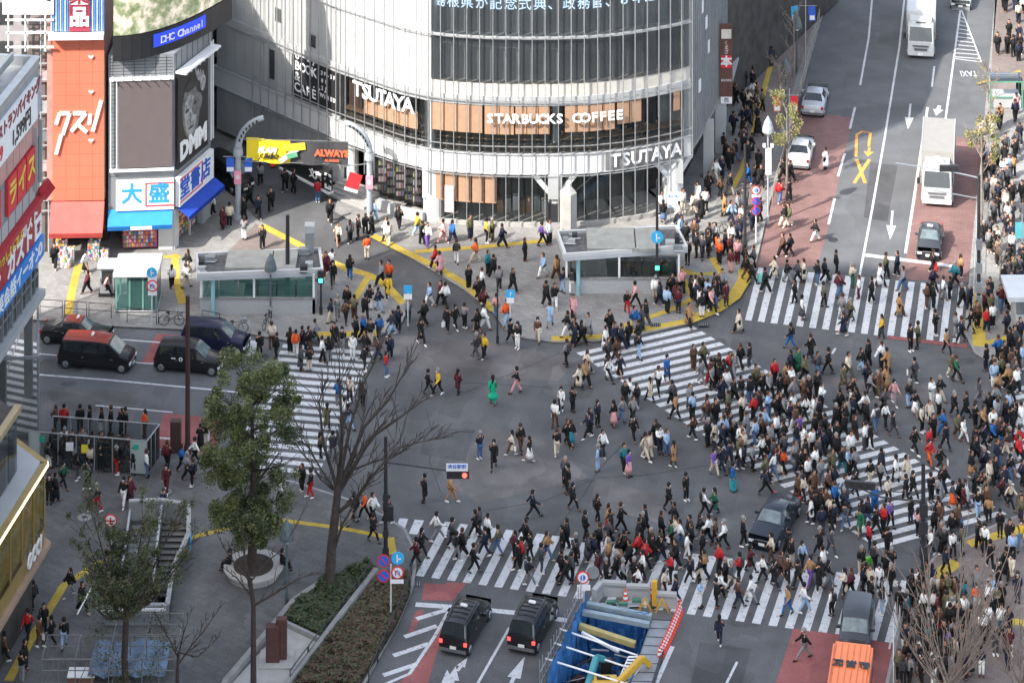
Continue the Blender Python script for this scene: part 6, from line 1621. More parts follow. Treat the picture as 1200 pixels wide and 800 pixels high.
def car(name, label, cat, loc, head, L=4.5, W=1.72, st=None, body=None, roof=None, wheels=(.82,-.82), r=.32, dome=None, brake=False, group=None, extras=None):
    """st: stations (x, top z, top half width, belt z or None) from rear to front; x in metres"""
    root = empty(name, loc, math.atan2(head.y, head.x), label=label, cat=cat, group=group)
    hw = W/2; mb = MB()
    def ring(s):
        x, zt, wt, belt, wlow = s
        b = belt if belt else zt-.08
        return [Vector(v) for v in ((x,-wlow*.96,.22),(x,-wlow,.42),(x,-wlow,b-.15),(x,-wlow*.97,b),(x,-wt,zt-.05),(x,-wt*.86,zt),(x,0,zt+.025),(x,wt*.86,zt),(x,wt,zt-.05),(x,wlow*.97,b),(x,wlow,b-.15),(x,wlow,.42),(x,wlow*.96,.22))]
    R = [ring(s) for s in st]; n = len(R[0])
    for i in range(len(R)-1):
        for j in range(n-1):
            m = body
            if roof and st[i][3] and st[i+1][3] and j in (4,5,6,7) and abs(st[i][1]-st[i+1][1]) < .22: m = roof
            mb.face([R[i][j],R[i+1][j],R[i+1][j+1],R[i][j+1]], m)
    mb.face(R[0], body); mb.face(list(reversed(R[-1])), body)
    for i in range(len(R)-1): mb.face([R[i][0],R[i][n-1],R[i+1][n-1],R[i+1][0]], M_BLACK)
    # weld for smooth shading
    o = mb.build('body', root); bm = bmesh.new(); bm.from_mesh(o.data); bmesh.ops.remove_doubles(bm, verts=bm.verts, dist=1e-4); bmesh.ops.recalc_face_normals(bm, faces=bm.faces)
    bmesh.ops.bevel(bm, geom=[e for e in bm.edges if e.is_manifold and e.calc_face_angle(0) > .45], offset=.035, segments=2, affect='EDGES'); bm.to_mesh(o.data); bm.free()
    o.data.polygons.foreach_set('use_smooth', [True]*len(o.data.polygons)); o.data.set_sharp_from_angle(angle=.6) if hasattr(o.data,'set_sharp_from_angle') else None
    def pane(q, f0, f1, g0, g1, m, nm, off=.018):
        a,b,c,d = q   # a->b along, a->d up
        def P(u,v): return (a.lerp(b,u)).lerp(d.lerp(c,u), v)
        pts = [P(f0,g0),P(f1,g0),P(f1,g1),P(f0,g1)]; nrm = (pts[1]-pts[0]).cross(pts[3]-pts[0]).normalized()
        mb = MB(); mb.face([p+nrm*off for p in pts], m); mb.face([p+nrm*off for p in reversed(pts)], m) if False else None
        for k in range(4): mb.face([pts[(k+1)%4], pts[(k+1)%4]+nrm*off, pts[k]+nrm*off, pts[k]], M_BLACK)
        return mb.build(nm, root)
    def strip(a, b, m, nm, sg):
        mb = MB(); rows = []
        for f in (.07,.93):
            rows.append([a[k].lerp(b[k], f) for k in (4,5,6,7,8)])
        d = (rows[1][2]-rows[0][2]).normalized(); n = Vector((-d.z,0,d.x)) if d.x > 0 else Vector((d.z,0,-d.x)); off = n*.022
        for r in rows: r[0] = r[0].lerp(r[1],.35); r[4] = r[4].lerp(r[3],.35)
        P0 = [p+off for p in rows[0]]; P1 = [p+off for p in rows[1]]
        for k in range(4): mb.face([P0[k],P1[k],P1[k+1],P0[k+1]], m); mb.face([P0[k]-off*1.6,P0[k],P0[k+1],P0[k+1]-off*1.6], M_BLACK); mb.face([P1[k],P1[k]-off*1.6,P1[k+1]-off*1.6,P1[k+1]], M_BLACK)
        return mb.build(nm, root)
    for i in range(len(R)-1):
        s0, s1 = st[i], st[i+1]
        # side glass between belt and roof edge
        if s0[3] and s1[3]:
            for (lo,hi,flip) in ((3,4,False),(9,8,True)):
                q = [R[i][lo],R[i+1][lo],R[i+1][hi],R[i][hi]]
                if flip: q = [R[i+1][lo],R[i][lo],R[i][hi],R[i+1][hi]]
                pane(q, .06,.94,.10,.90, M_CGL, 'side_window')
        dz = s1[1]-s0[1]
        if (s0[3] or s1[3]) and abs(dz) > .25:
            a, b = (R[i], R[i+1])
            if dz < 0:    # windscreen: falls towards the front
                strip(a, b, M_WSH, 'windscreen', -1)
            else:
                strip(a, b, M_CGL, 'rear_window', 1)
    for x in wheels:
        for sd in (-1,1): wheel(root, x*L/2*.78/.82 if abs(x) < 1.0 else x, sd*(hw-.10), r, .2, sd)
    xf = st[-1][0]; xr = st[0][0]; zf = st[-1][1]; zr = st[0][1]
    for sd in (-1,1):
        mb = MB(); mb.cbox((xf-.04, sd*hw*.70, min(zf-.10,.66)),(.16,.34,.17), M_LH); mb.build('headlight', root, bevel=.02)
        tall = st[1][1] > 1.35
        mb = MB(); mb.cbox((xr+.03, sd*hw*.84, .98 if tall else .78),(.14,.17,.42 if tall else .18), M_LRon if brake else M_LR); mb.build('tail_light', root)
        mb = MB(); xm = [s for s in st if s[3]][-1][0]; mb.cbox((xm-.05, sd*(hw+.09), (st[-3][3] or .95)+.08),(.14,.2,.15), body); mb.build('mirror', root)
        mb = MB()
        for fx in (-.15,.25): mb.cbox((fx*L, sd*(hw+.005), .86),(.16,.02,.03), M_RIM)
        mb.build('door_handle', root)
    mb = MB(); mb.cbox((xf+.01,0,.45),(.06,W*.62,.17), M_SIGNK); mb.cbox((xf+.015,0,.62),(.05,W*.45,.05), M_RIM); mb.build('grille', root)
    mb = MB(); mb.cbox((xr-.02,0,.5 if zr<1.0 else .62),(.04,.36,.18), M_PLATE); mb.cbox((xf+.04,0,.38),(.03,.36,.16), M_PLATE); mb.build('number_plate', root)
    mb = MB(); mb.cbox((xr+.0,0,.36),(.12,W*.9,.16), M_BUMP); mb.build('bumper', root)
    if dome: 
        mb = MB(); mb.cbox((dome,0,max(s[1] for s in st)+.10),(.16,.42,.15), M_SIGNW); mb.build('roof_lamp', root, bevel=.04)
    if extras: extras(root)
    return root
def sedan(L, W, h=1.45):
    a = W/2
    return [(-L/2,.72,a*.8,None,a*.88),(-L/2+.12,.92,a*.86,None,a*.97),(-L*.34,1.02,a*.86,None,a),(-L*.18,h-.05,a*.66,.98,a),(-L*.02,h,a*.68,.97,a),(L*.09,h-.04,a*.66,.96,a),(L*.24,.95,a*.84,None,a),(L/2-.25,.80,a*.82,None,a*.97),(L/2,.60,a*.7,None,a*.84)]
def taxi_van(L, W, h=1.74):
    a = W/2
    return [(-L/2,.85,a*.86,None,a*.93),(-L/2+.06,1.05,a*.9,None,a),(-L/2+.32,h-.06,a*.76,1.08,a),(-L*.18,h,a*.78,1.04,a),(L*.03,h,a*.78,1.02,a),(L*.12,h-.06,a*.76,1.0,a),(L*.30,1.06,a*.86,None,a),(L/2-.18,.90,a*.8,None,a*.96),(L/2,.62,a*.7,None,a*.84)]
def minivan(L, W, h=1.9):
    a = W/2
    return [(-L/2,.9,a*.9,None,a*.95),(-L/2+.05,1.1,a*.92,None,a),(-L/2+.28,h-.06,a*.82,1.12,a),(-L*.16,h,a*.84,1.10,a),(L*.06,h,a*.84,1.08,a),(L*.20,h-.10,a*.80,1.05,a),(L*.37,1.12,a*.86,None,a),(L/2-.12,.98,a*.8,None,a*.96),(L/2,.68,a*.72,None,a*.86)]
def hd(a, b): v = G(*b)-G(*a); v.z = 0; return v.normalized()
blk = paint('paint_black', (.012,.012,.014)); nvy = paint('paint_navy', (.015,.018,.045)); gry = paint('paint_slate', (.045,.05,.058)); red = paint('paint_dark_red', (.26,.035,.022)); sil = paint('paint_silver', (.44,.46,.49)); wht = paint('paint_white', (.52,.53,.53)); din = paint('paint_dark_blue_grey', (.022,.03,.042))
R1 = hd((100,443.5),(242,456))
def van_marks(root):
    mb = MB(); mb.cbox((.25,-.86,.98),(.45,.02,.06), M_SIGNW); mb.build('side_lettering', root)
car('taxi_van', 'black minivan with a dark red roof in the middle of the left road', 'minivan', G(114,427), R1, 4.85, 1.8, minivan(4.85,1.8,1.88), blk, red, dome=-.3, extras=van_marks)
car('taxi', 'black taxi sedan with a red roof behind the red roofed minivan', 'taxi', G(90,399), R1, 4.6, 1.7, sedan(4.6,1.7,1.5), blk, red, dome=.1)
def jt_marks(root):
    mb = MB(); mb.disc((-.35,-.865,.95), .13, M_SIGNW, 16, (0,1,0), .02); mb.disc((-.35,-.88,.95), .07, M_SIGNK, 12, (0,1,0), .02); mb.cbox((-.85,-.86,.98),(.3,.02,.06), M_SIGNW); mb.build('side_lettering', root)
car('taxi', 'black high roofed taxi with a white round emblem behind the brown pole', 'taxi', G(222,431), R1, 4.35, 1.69, taxi_van(4.35,1.69), blk, None, dome=.0, extras=jt_marks)
car('taxi', 'dark navy high roofed taxi stopped at the left stop line', 'taxi', G(252,408), R1, 4.4, 1.7, taxi_van(4.4,1.7,1.78), nvy, None, dome=None)
R2 = hd((534,765),(556,727))
def roof_rails(root):
    mb = MB()
    for sd in (-1,1): mb.bar((-1.5,sd*.6,1.8),(.5,sd*.6,1.8),.05,.05,M_DARK)
    for i in range(5): mb.cbox((-1.3+i*.38,0,1.775),(.05,1.0,.02), M_SIGNK)
    mb.build('roof_rail', root)
car('taxi', 'black taxi with lit tail lights nearest the planter at the lower left', 'taxi', G(546,743), R2, 4.35, 1.69, taxi_van(4.35,1.69), blk, None, dome=-.35, brake=True, group='two black taxis waiting at the lower stop line', extras=roof_rails)
def white_door(root):
    roof_rails(root); mb = MB(); mb.cbox((.62,-.865,.85),(.5,.02,.5), M_WP2); mb.build('side_panel', root)
car('taxi', 'black taxi waiting beside the blue excavation', 'taxi', G(625,741), R2, 4.35, 1.69, taxi_van(4.35,1.69), blk, None, dome=-.2, brake=True, group='two black taxis waiting at the lower stop line', extras=white_door)
car('sedan', 'dark blue grey sedan caught among the walking crowd', 'sedan', G(908,620), hd((926,590),(895,640)), 4.85, 1.82, sedan(4.85,1.82,1.44), din, None)
car('small_van', 'slate grey van facing the camera on the lower crosswalk', 'van', G(1004,748), -hd((1000,780),(1009,715)), 3.9, 1.75, minivan(3.9,1.75,1.75), gry, None)
car('taxi', 'black taxi sedan facing the camera in the red bus lane', 'taxi', G(1090,290), -hd((1088,297),(1093,262)), 4.0, 1.7, sedan(4.0,1.7,1.5), gry, None, dome=.1)
car('sedan', 'white sedan with a dark rear window in the brick red lane', 'sedan', G(938,186), hd((936,200),(944,165)), 4.3, 1.78, sedan(4.3,1.78,1.42), paint('paint_pearl', (.82,.82,.81)), None)
car('sedan', 'silver sedan with a taxi board driving up the avenue above the white one', 'sedan', G(955,125), hd((953,140),(961,105)), 4.3, 1.78, sedan(4.3,1.78,1.45), sil, None, dome=.0)
car('sedan', 'silver car at the very top edge of the avenue', 'sedan', G(1127,1), -hd((1124,15),(1129,-25)), 4.4, 1.78, sedan(4.4,1.78,1.45), sil, None)
car('taxi_van', 'black van parked in the lane between the bookshop and the tower', 'van', G(267,214), hd((250,199),(292,226)), 4.7, 1.75, minivan(4.7,1.75,1.85), blk, None)

def truck(label, loc, head, W, Lbox, Hbox, box_m, logo):
    root = empty('box_truck', loc, math.atan2(head.y,head.x), label=label, cat='truck')
    a = W/2
    mb = MB(); mb.box((-Lbox,-a,.95),(0,a,Hbox), box_m); mb.build('cargo_box', root, bevel=.04)
    mb = MB()
    for x in (-Lbox,-.06):
        for y in (-a,a): mb.bar((x+.03,y,.95),(x+.03,y,Hbox),.07,.07,M_WP2)
    for y in (-a,a): mb.bar((-Lbox,y,Hbox),(0,y,Hbox),.07,.07,M_WP2)
    mb.build('box_edge', root)
    mb = MB(); mb.box((-Lbox,-a*.8,.55),(1.7,a*.8,.95), M_DARK); mb.build('chassis', root)
    # cab: lofted, sloping windscreen
    prof = [(.12,.5,2.55),(.9,.5,2.62),(1.35,.5,2.5),(1.68,.5,1.35),(1.75,.5,.9)]
    mb = MB(); c = a*.94; rings = []
    for x, z0, z1 in prof: rings.append([Vector((x,-c,z0)),Vector((x,-c,z1*.55)),Vector((x,-c*.93,z1)),Vector((x,c*.93,z1)),Vector((x,c,z1*.55)),Vector((x,c,z0))])
    for r0, r1 in zip(rings, rings[1:]):
        for j in range(5): mb.face([r0[j],r1[j],r1[j+1],r0[j+1]], wht)
    mb.face(rings[0], wht); mb.face(list(reversed(rings[-1])), wht); cab = mb.build('cab', root)
    a0, a1 = Vector((1.375,0,2.44)), Vector((1.675,0,1.42)); mb = MB(); nn = Vector((.03,0,.01))
    mb.face([a1+Vector((0,-c*.86,0))+nn, a1+Vector((0,c*.86,0))+nn, a0+Vector((0,c*.8,0))+nn, a0+Vector((0,-c*.8,0))+nn], M_CGL); mb.build('windscreen', cab)
    for sd in (-1,1):
        mb = MB(); mb.face([Vector((x,sd*(c+.012),z)) for x,z in ((.45,1.5),(1.55,1.5),(1.3,2.3),(.45,2.3))][::sd], M_CGL); mb.build('side_window', cab)
        mb = MB(); mb.cbox((1.6,sd*(c+.22),1.8),(.1,.22,.42), M_SIGNK); mb.bar((1.55,sd*c,2.1),(1.6,sd*(c+.2),2.0),.03,.03,M_DARK); mb.build('mirror', cab)
        mb = MB(); mb.cbox((1.80,sd*c*.74,.78),(.08,.34,.2), M_LH); mb.build('headlight', cab)
    mb = MB(); mb.cbox((1.80,0,.78),(.07,c*.95,.16), M_BUMP); mb.cbox((1.82,0,1.06),(.05,c*1.2,.12), M_BUMP); mb.build('grille', cab)
    mb = MB(); mb.cbox((1.82,0,.46),(.2,c*1.95,.3), M_WP); mb.build('bumper', root, bevel=.03); mb = MB(); mb.cbox((1.93,0,.45),(.02,.4,.2), M_PLATE); mb.build('number_plate', root)
    mb = MB(); mb.bar((.05,0,2.5),(.9,0,2.66),c*1.5,.1,wht); mb.bar((.02,0,2.85),(.75,0,2.68),c*1.6,.12,wht) ; mb.build('air_deflector', root)
    if logo == 'oval': mb = MB(); mb.tube([(.62,0,2.78),(.66,0,2.80)], [.5,.5], mat('logo_grey', (.25,.26,.28), .5), 20); mb.build('logo', root)
    else: mb = MB(); mb.cbox((.95,0,2.66),(.14,.8,.04), M_DARK); mb.build('logo', root)
    for x in (1.0,-Lbox*.72,-Lbox*.72-1.0 if Lbox > 6 else -Lbox*.72):
        for sd in (-1,1): wheel(root, x, sd*(a-.18), .46, .28, sd)
    return root
h1 = -hd((1100,250),(1106,140)); h2 = -hd((1079,70),(1083,-40))
cream = mat('box_cream', (.27,.26,.24), .5, var=.05); white_box = mat('box_white', (.50,.51,.52), .4, var=.03)
truck('large white truck with a cream box and oval logo beside the red bus lane', G(1098,240)-h1*1.3, h1, 2.36, 5.9, 3.3, cream, 'oval')
truck('white box truck at the top of the avenue in the middle lane', G(1079,68)-h2*1.5, h2, 2.3, 7.0, 3.2, white_box, 'bar')

# orange-roofed bus at the bottom edge
def bus():
    h = -hd((1000,780),(1009,715)); root = empty('orange_bus', G(1000,812)+h*3.4, math.atan2(h.y,h.x), label='bright orange bus roof cut off by the bottom edge', cat='bus')
    mo = mat('paint_orange', (.80,.20,.05), .4, var=.04, coat=.3)
    mb = MB(); mb.box((-3.5,-1.08,.4),(3.5,1.08,2.75), mo); mb.build('body', root, bevel=.14)
    mb = MB(); 
    for i in range(6): mb.box((-3.2,-.9+i*.33,2.76),(3.2,-.86+i*.33,2.78), mat('paint_orange_dark', (.60,.13,.04), .5))
    mb.box((-2.9,-.98,2.755),(3.2,-.93,2.80), MATS['paint_orange_dark']); mb.build('roof_rib', root)
    for i, ch in enumerate('都営区'):
        me = text(ch, .62, (-1.35,.75-i*.7,2.8), (0,-1,0), (-1,0,0), M_DARK, root, name='roof_number', extrude=.01, bold=.02)
    for sd in (-1,1):
        for i in range(5): mb = MB(); mb.cbox((-2.8+i*1.35,sd*1.085,1.75),(1.2,.03,.85), M_CGL); mb.build('side_window', root)
        for x in (-2.2,2.2): wheel(root, x, sd*.95, .45, .26, sd)
        mb = MB(); mb.cbox((-3.5,sd*.9,.9),(.06,.2,.4), M_LR); mb.build('tail_light', root)
    mb = MB(); mb.cbox((3.52,0,1.75),(.05,1.85,1.1), M_WSH); mb.build('windscreen', root); mb = MB(); mb.cbox((-3.52,0,1.9),(.05,1.6,.7), M_CGL); mb.build('rear_window', root)
    mb = MB(); mb.cbox((0,0,.35),(7.0,2.1,.3), M_DARK); mb.build('chassis', root)
bus()

# bicycles
def bike_proto():
    root = empty('bicycle', (0,0,0)); mk = M_DARK
    for x in (-.52,.52):
        mb = MB(); pts = [(x+.33*math.cos(a),0,.34+.33*math.sin(a)) for a in np.linspace(0,2*PI,21)]; mb.tube(pts, .022, M_TYRE, 6, cap=False)
        for k in range(6): a = PI*k/6; mb.bar((x-.31*math.cos(a),0,.34-.31*math.sin(a)),(x+.31*math.cos(a),0,.34+.31*math.sin(a)),.008,.008,M_STEEL)
        mb.build('wheel', root)
    mb = MB()
    for a, b in (((-.52,0,.34),(-.1,0,.34)),((-.1,0,.34),(-.22,0,.8)),((-.22,0,.75),(.36,0,.82)),((-.1,0,.34),(.36,0,.75)),((.52,0,.34),(.36,0,.95)),((-.52,0,.34),(-.22,0,.75))): mb.tube([a,b],.022,mk,6)
    mb.build('frame', root)
    mb = MB(); mb.cbox((-.24,0,.86),(.26,.14,.06), M_BLACK); mb.build('saddle', root)
    mb = MB(); mb.tube([(.3,-.28,1.0),(.38,0,1.0),(.3,.28,1.0)],.018,M_STEEL,6); mb.build('handlebar', root)
    mb = MB(); mb.cbox((.62,0,.88),(.28,.32,.22), M_MET); mb.build('basket', root)
    return root
BK = bike_proto()
for i, (px, py, rz, lb) in enumerate(((201,381,.0,'bicycle standing by the railing in front of the lift booth'),(276,391,.2,'bicycle at the kerb in front of the navy taxi'),(313,382,1.3,'bicycle parked below the grey bell lamp'),(840,275,.3,'bicycle standing in the crowd beside the tall avenue mast'))):
    o = BK if i == 0 else copy_tree(BK); o.location = G(px,py,KH); o.rotation_euler.z = rz; o['label'] = lb; o['category'] = 'bicycle'; o['group'] = 'bicycles at the kerbs'
# ------------------------------------------------------------------ people
# zone: origin x, origin y, zoom of the crop they were read from; then "x y top bottom [flags]" (feet position)
ZONES = [
(660,370,6,"25 355 g k;30 150 k w;85 215 n n;130 205 k k;175 150 g g C;325 140 k k;300 245 w w C;365 235 n k;410 240 n n;460 210 k k;530 210 k k;530 305 k l;500 110 u g;885 80 t k C;315 325 d k;320 465 w w CB;375 320 b b;400 440 n k K;170 410 c c C;110 515 c c C;155 495 t k;65 680 k k;240 780 n k;185 830 n n;355 780 k p K;470 610 w w C;515 655 k d;435 640 k d;415 745 g j;490 750 g k;610 605 c c C;670 545 w k;730 455 u u C;915 375 b b;985 370 v k;1095 450 k k;1065 480 k k;1040 490 m r;1170 430 r d;970 490 g g;765 640 d k;790 735 t k;890 655 g d;910 725 l k;1010 765 b d;1150 560 w w;1160 720 v k"),
(820,400,6,"30 180 y k;140 255 k k;205 230 r k;285 195 k k;350 195 k d;245 260 g g;640 230 n k C;690 225 e e C;735 285 v k;780 135 k k C;830 245 d j;905 230 k k;1010 345 v b C;1045 260 c v;1135 215 k l;1175 325 n n;525 300 r k;395 350 v k;200 390 w g;240 440 k k;290 420 k g;355 440 k j;440 400 k k;490 400 g k;565 410 k k;610 400 b k;640 360 w k;655 440 g g;730 440 b b;765 430 k k;825 400 k k;855 480 w k;805 560 w w B;745 560 w k;1070 440 k w;985 520 k k;1040 580 g g C;1080 560 n k;1160 530 w k;1015 680 k k;960 620 k k;1090 700 k b;1165 760 w d S;40 600 b d;180 560 v d;110 600 k k;200 620 k k;300 560 c k;380 560 r k;420 520 k d;480 540 l j;540 560 k k;590 560 g k;640 600 n n;690 600 k k;700 690 P k;60 740 k k;105 740 c c C;170 700 l k;160 760 n n;240 740 k k;290 780 w n;390 740 l j;430 700 b k;450 660 l k;500 760 g g C;540 700 w k;590 740 k k;680 750 k j;735 770 w w C;790 790 w k;810 700 k k;850 760 n k;880 700 k k;910 760 k k;960 740 k k"),
(820,490,6,"100 400 P c;155 380 n n;210 350 n n;290 360 w n B;370 370 g k;440 310 w k;235 510 u T;460 540 n k;105 680 e e C;30 690 w k;520 430 w j;545 385 r r;585 390 o k;465 440 v v C;700 400 k k;735 390 k k;760 460 w k;815 400 w k;850 470 g g;930 400 v v C;1000 380 k T;1090 550 k k;1020 600 l l C;950 650 u k;690 590 b b C;730 590 c c C;790 680 k k S;800 560 b b C;850 690 k w;880 690 b k;905 560 b k;1025 790 d j;920 740 c k;1140 760 k e K;590 220 k k;570 210 k b;780 270 w w C;870 260 n k;960 300 k k;1100 180 k c;1170 220 w k S"),
(1000,400,6,"55 215 k l;105 170 k k;200 180 w n;235 220 t t C;90 330 n n;120 395 g g C;170 385 b v C;230 350 t b C;285 445 p g C;75 520 w k;430 290 d d CS;395 465 k l;435 525 k w K;655 90 t k;690 260 v c;725 285 e k;550 440 w w;610 420 k c;535 590 c c C;600 520 w k;710 540 k k;795 540 k k C;885 430 d g C;855 620 k k;635 660 u u;650 770 k n;775 710 w w;735 680 v b;430 790 k k;480 640 c k;535 790 r r;560 690 k k;860 790 k k;920 760 n k;985 740 u k B;1050 750 k u;1100 790 k w;935 210 k n;1020 140 u k;990 330 l w;1045 260 n k;1100 80 k k;1110 240 b k;1160 140 k k;1090 350 t k;1020 400 t k;955 530 k k;1010 560 l d;1090 540 l k;1150 360 w k;1015 600 g g;1120 640 k k;215 500 d k;225 610 w k;280 670 k d;160 640 w j;90 600 k k;20 500 k k;120 760 k k S;1165 790 r k;1180 620 w w;915 640 t k"),
(1000,520,6,"610 200 k k;830 235 k t K;920 220 n n;860 140 k k;960 290 c c C;1010 170 n j;1105 270 k j;1165 140 r k;535 150 r o;700 450 d o K;745 440 k k;775 465 m m C;875 520 k l;890 380 k w;915 390 k w;1045 405 m k;605 420 g g C;545 410 k k;700 680 k d;885 740 k k;1100 740 k k;1185 740 y j;1180 520 b n;15 370 k k C;120 310 k c;190 300 g k;300 285 w w CX;372 290 c w CX;370 410 k k;420 390 k k;150 480 u u;45 640 e e KS;110 760 r n;160 640 k k;215 620 r k;260 590 P k;245 430 c k;405 560 k n;455 650 p k;570 640 k k;610 600 b c;490 790 d k;540 790 w k;640 790 k k;700 800 w k;760 780 v k;60 650 k w;240 790 k k"),
(1000,667,6,"325 340 k k;375 360 T k;520 140 v k;470 240 d d;405 250 k k;575 240 c g;625 240 b b;650 40 n k;720 260 b c;770 270 T k;870 320 o w;950 280 w w C;1040 300 k k;940 450 w k;1040 450 w j;1110 90 c c C;1020 140 k k;600 460 b r;690 410 w k;740 420 t j;680 460 k k;500 350 w k;830 460 k k;540 580 T k;670 630 P w;900 750 n w;450 540 k k;400 640 k k;760 660 k k;480 680 w k"),
(860,600,6,"65 240 k k;115 420 m k C;265 360 c b;205 490 w k;285 530 k k C;330 490 b b;375 500 b k;400 390 k c;385 310 k k;480 400 l k;605 300 k k C;680 300 d d;450 540 k k;540 520 t P;625 450 w d;665 530 k g;690 730 w k B;780 600 c c C;825 590 m k;905 560 n k;930 550 k k;970 660 k k;1045 720 k l;1070 470 k k;1110 450 k c;990 420 g k;495 710 w l;380 720 t u;30 670 b n;120 640 w g C;40 500 r k;890 160 k e;790 140 k j;945 290 r j"),
(660,600,6,"25 260 k k;90 385 k k;175 345 d d C;20 510 k k;60 490 d k B;155 200 k k;255 290 k k;325 230 d k;320 390 t b;340 380 v k;405 140 k k;240 70 k k;320 130 t r K;430 340 k k;370 490 k k;240 470 m m;300 530 k k;420 530 g k;530 570 w w C;500 520 k b;560 480 w k;575 400 r k;525 350 r d;535 240 k k C;560 210 k k;690 200 k k;620 320 k k;690 360 k n;760 250 e k;820 250 w j;890 230 k k;870 330 w w;790 400 k k;710 590 c c C;790 630 n n;760 500 r k;890 500 n k B;990 470 t n;960 670 l w;980 320 k k;1020 210 w k;1070 230 b k;1130 260 w k;1100 430 r k;1075 670 k k;1100 610 w k;1140 540 k k;1098 930 n n;960 200 k g"),
(460,600,6,"165 390 m k;205 310 k k;310 200 w g;420 250 d k C;490 320 k k;450 340 k g B;570 425 k k;580 180 k k;610 160 d d;650 310 n n;670 220 w k;740 300 v j;880 410 k k;905 380 r k;970 330 k k;1085 330 t j;960 520 k g B;1045 430 d d;985 40 n k;860 330 m k;935 250 k k;1190 480 k k"),
(260,380,6,"480 200 k k;520 220 o w;565 190 n n;610 200 k b;655 140 g g C;555 325 d k C;615 330 k c;790 160 k k;845 200 k g;920 250 w w;705 270 w k;750 260 k g;1010 230 k k;1000 330 k k;1045 140 k c;1100 260 b n;1180 250 n n;1155 370 r j;945 130 k k;995 110 u k;265 240 k k;350 170 c b;385 240 k k;820 580 u g;900 560 c k;990 590 k k;740 740 v k C;890 740 n l;860 700 w k"),
(380,330,6,"45 290 n c;95 270 g g;160 210 k d;210 270 v b;290 270 k k;320 200 k w;380 210 n l;445 130 y y C;385 400 u n;480 380 n l;520 350 n k;590 280 g n;700 310 k k;680 440 k k C;150 300 b k;740 170 l w;820 160 m k;850 180 w k;920 330 k k;865 355 k k S;985 330 g k;1005 350 c w;1075 360 k k K;1125 340 w w;1120 210 m k;1070 540 d d;1125 540 y k;730 790 k k;800 800 y k;940 790 m m C;1015 50 k k"),
(380,230,6,"40 185 k k;180 330 d k;240 300 k k;290 275 k k;345 185 l l;440 310 w k C;525 230 k k;655 280 y l;690 340 k k;725 350 w P;835 330 p p;900 330 u n;1025 305 v n;1140 330 y k;1180 320 v v C;300 445 o c;10 560 m m;55 530 w k;60 630 k k;180 580 k u;400 630 g k;455 630 o k;930 475 k w B;1065 465 o c;780 510 r k;810 550 p p C;1020 660 d k;1080 740 k k;1110 670 w k;1150 550 T k;1190 580 k k"),
(540,270,6,"290 120 n k;450 215 k k B;570 110 P k;620 100 w k;580 330 l w;675 350 t b;720 440 n l;780 445 k w;600 530 k k;660 540 k w;625 680 l g C;540 780 b c;790 620 p k C;750 750 k w;800 790 n n;850 790 k k;890 750 g g C;365 430 k k;270 415 g k;150 430 k k;65 415 k k;250 610 p j;320 665 o l;350 800 k k;400 830 k w"),
(700,260,6,"255 460 k j;275 340 k k;210 650 k r;265 600 p k;265 770 u g;490 640 l k;410 560 w c;440 590 n n;480 450 e e;445 430 n n;520 540 k k;560 590 m m C;595 500 p k;660 540 k k;690 550 w k;735 670 k w;780 620 k k;805 640 p k;825 520 n k;905 590 m m C;995 780 c k C;635 300 k k;700 250 k k;780 250 k k;860 295 o k;830 170 g k;900 230 k k;935 250 m k;940 355 m p;985 290 p m;1040 330 k k;1085 440 k k;1100 340 d k;1180 500 k k;1005 110 n n"),
(860,300,6,"40 540 w w C;120 210 P g;85 160 k b;285 165 c c C;375 190 k g;450 190 d k;490 185 c k C;430 330 k k;480 450 w d K;590 205 k j;640 185 k k;720 130 k k;740 150 k k;740 290 m j;630 360 v k;830 220 c e;880 300 w m;970 330 k k;1030 220 w w C;1070 150 v k;1150 140 n k;770 560 n n K;820 470 v k C;765 440 g g;1165 425 t b C;1040 580 y d;400 650 k u;545 740 k k C"),
(1000,280,6,"560 230 k k;560 370 n k;520 490 b b;560 490 k k;635 430 w g;680 430 k k;755 270 t k;715 335 T k;350 365 g j;765 485 k k;820 500 n n;575 680 k k;400 790 k k;455 770 v v C;655 790 t k;720 690 g g;760 730 n k;830 660 k k;870 620 b k;935 650 r n;980 620 w k;1080 680 n k;1040 500 m j"),
(780,170,6,"395 240 n n;445 180 k k;350 260 w c;225 420 w c C;300 370 k k;280 470 w k;415 500 t k C;460 560 l n;510 500 g g;610 600 n n;665 540 k k;580 280 u u;655 190 k k C;625 290 k k;670 300 k k;800 410 r j;870 410 k k C;880 260 k k;830 250 k k;835 580 k c;865 575 v c;1055 680 k w;825 790 b k;875 780 k k;1125 175 w w C;370 790 o k;350 690 k k;300 750 k k;520 650 n n"),
(840,0,6,"325 275 k k C;365 150 w g;405 170 w k;385 200 m m;285 400 k k;340 470 k k;385 470 n n;190 500 k k;245 460 b k;150 625 n n;195 625 n n;235 585 k k;130 740 k k;185 780 k k;220 780 c k;270 800 n n;320 780 v k"),
(0,420,4,"225 520 k w;230 680 k k;260 670 k k C;295 610 e k;360 570 k d;415 610 d k;455 720 k r C;470 530 k k;545 545 k r;580 690 k w;300 345 r k;260 345 b k;375 350 k k;420 345 k k;475 350 k w;520 355 k k;570 355 k k;340 470 k k;300 470 k d;420 480 w k;250 460 k k"),
(130,480,6,"100 180 k k;240 190 o b;150 400 b b C;250 475 w j;395 415 m k;500 430 u k B;535 490 g k;575 540 n k B;590 390 w k;390 580 m m;370 740 n k;130 660 m k C;95 690 k w;630 280 k k C;670 250 k w"),
(0,600,4,"155 450 k k;205 560 k k;185 630 b b;240 625 k k S;300 640 k l;115 740 k k;20 710 b k;385 470 k k;100 800 k g;130 600 r k;330 395 k g"),
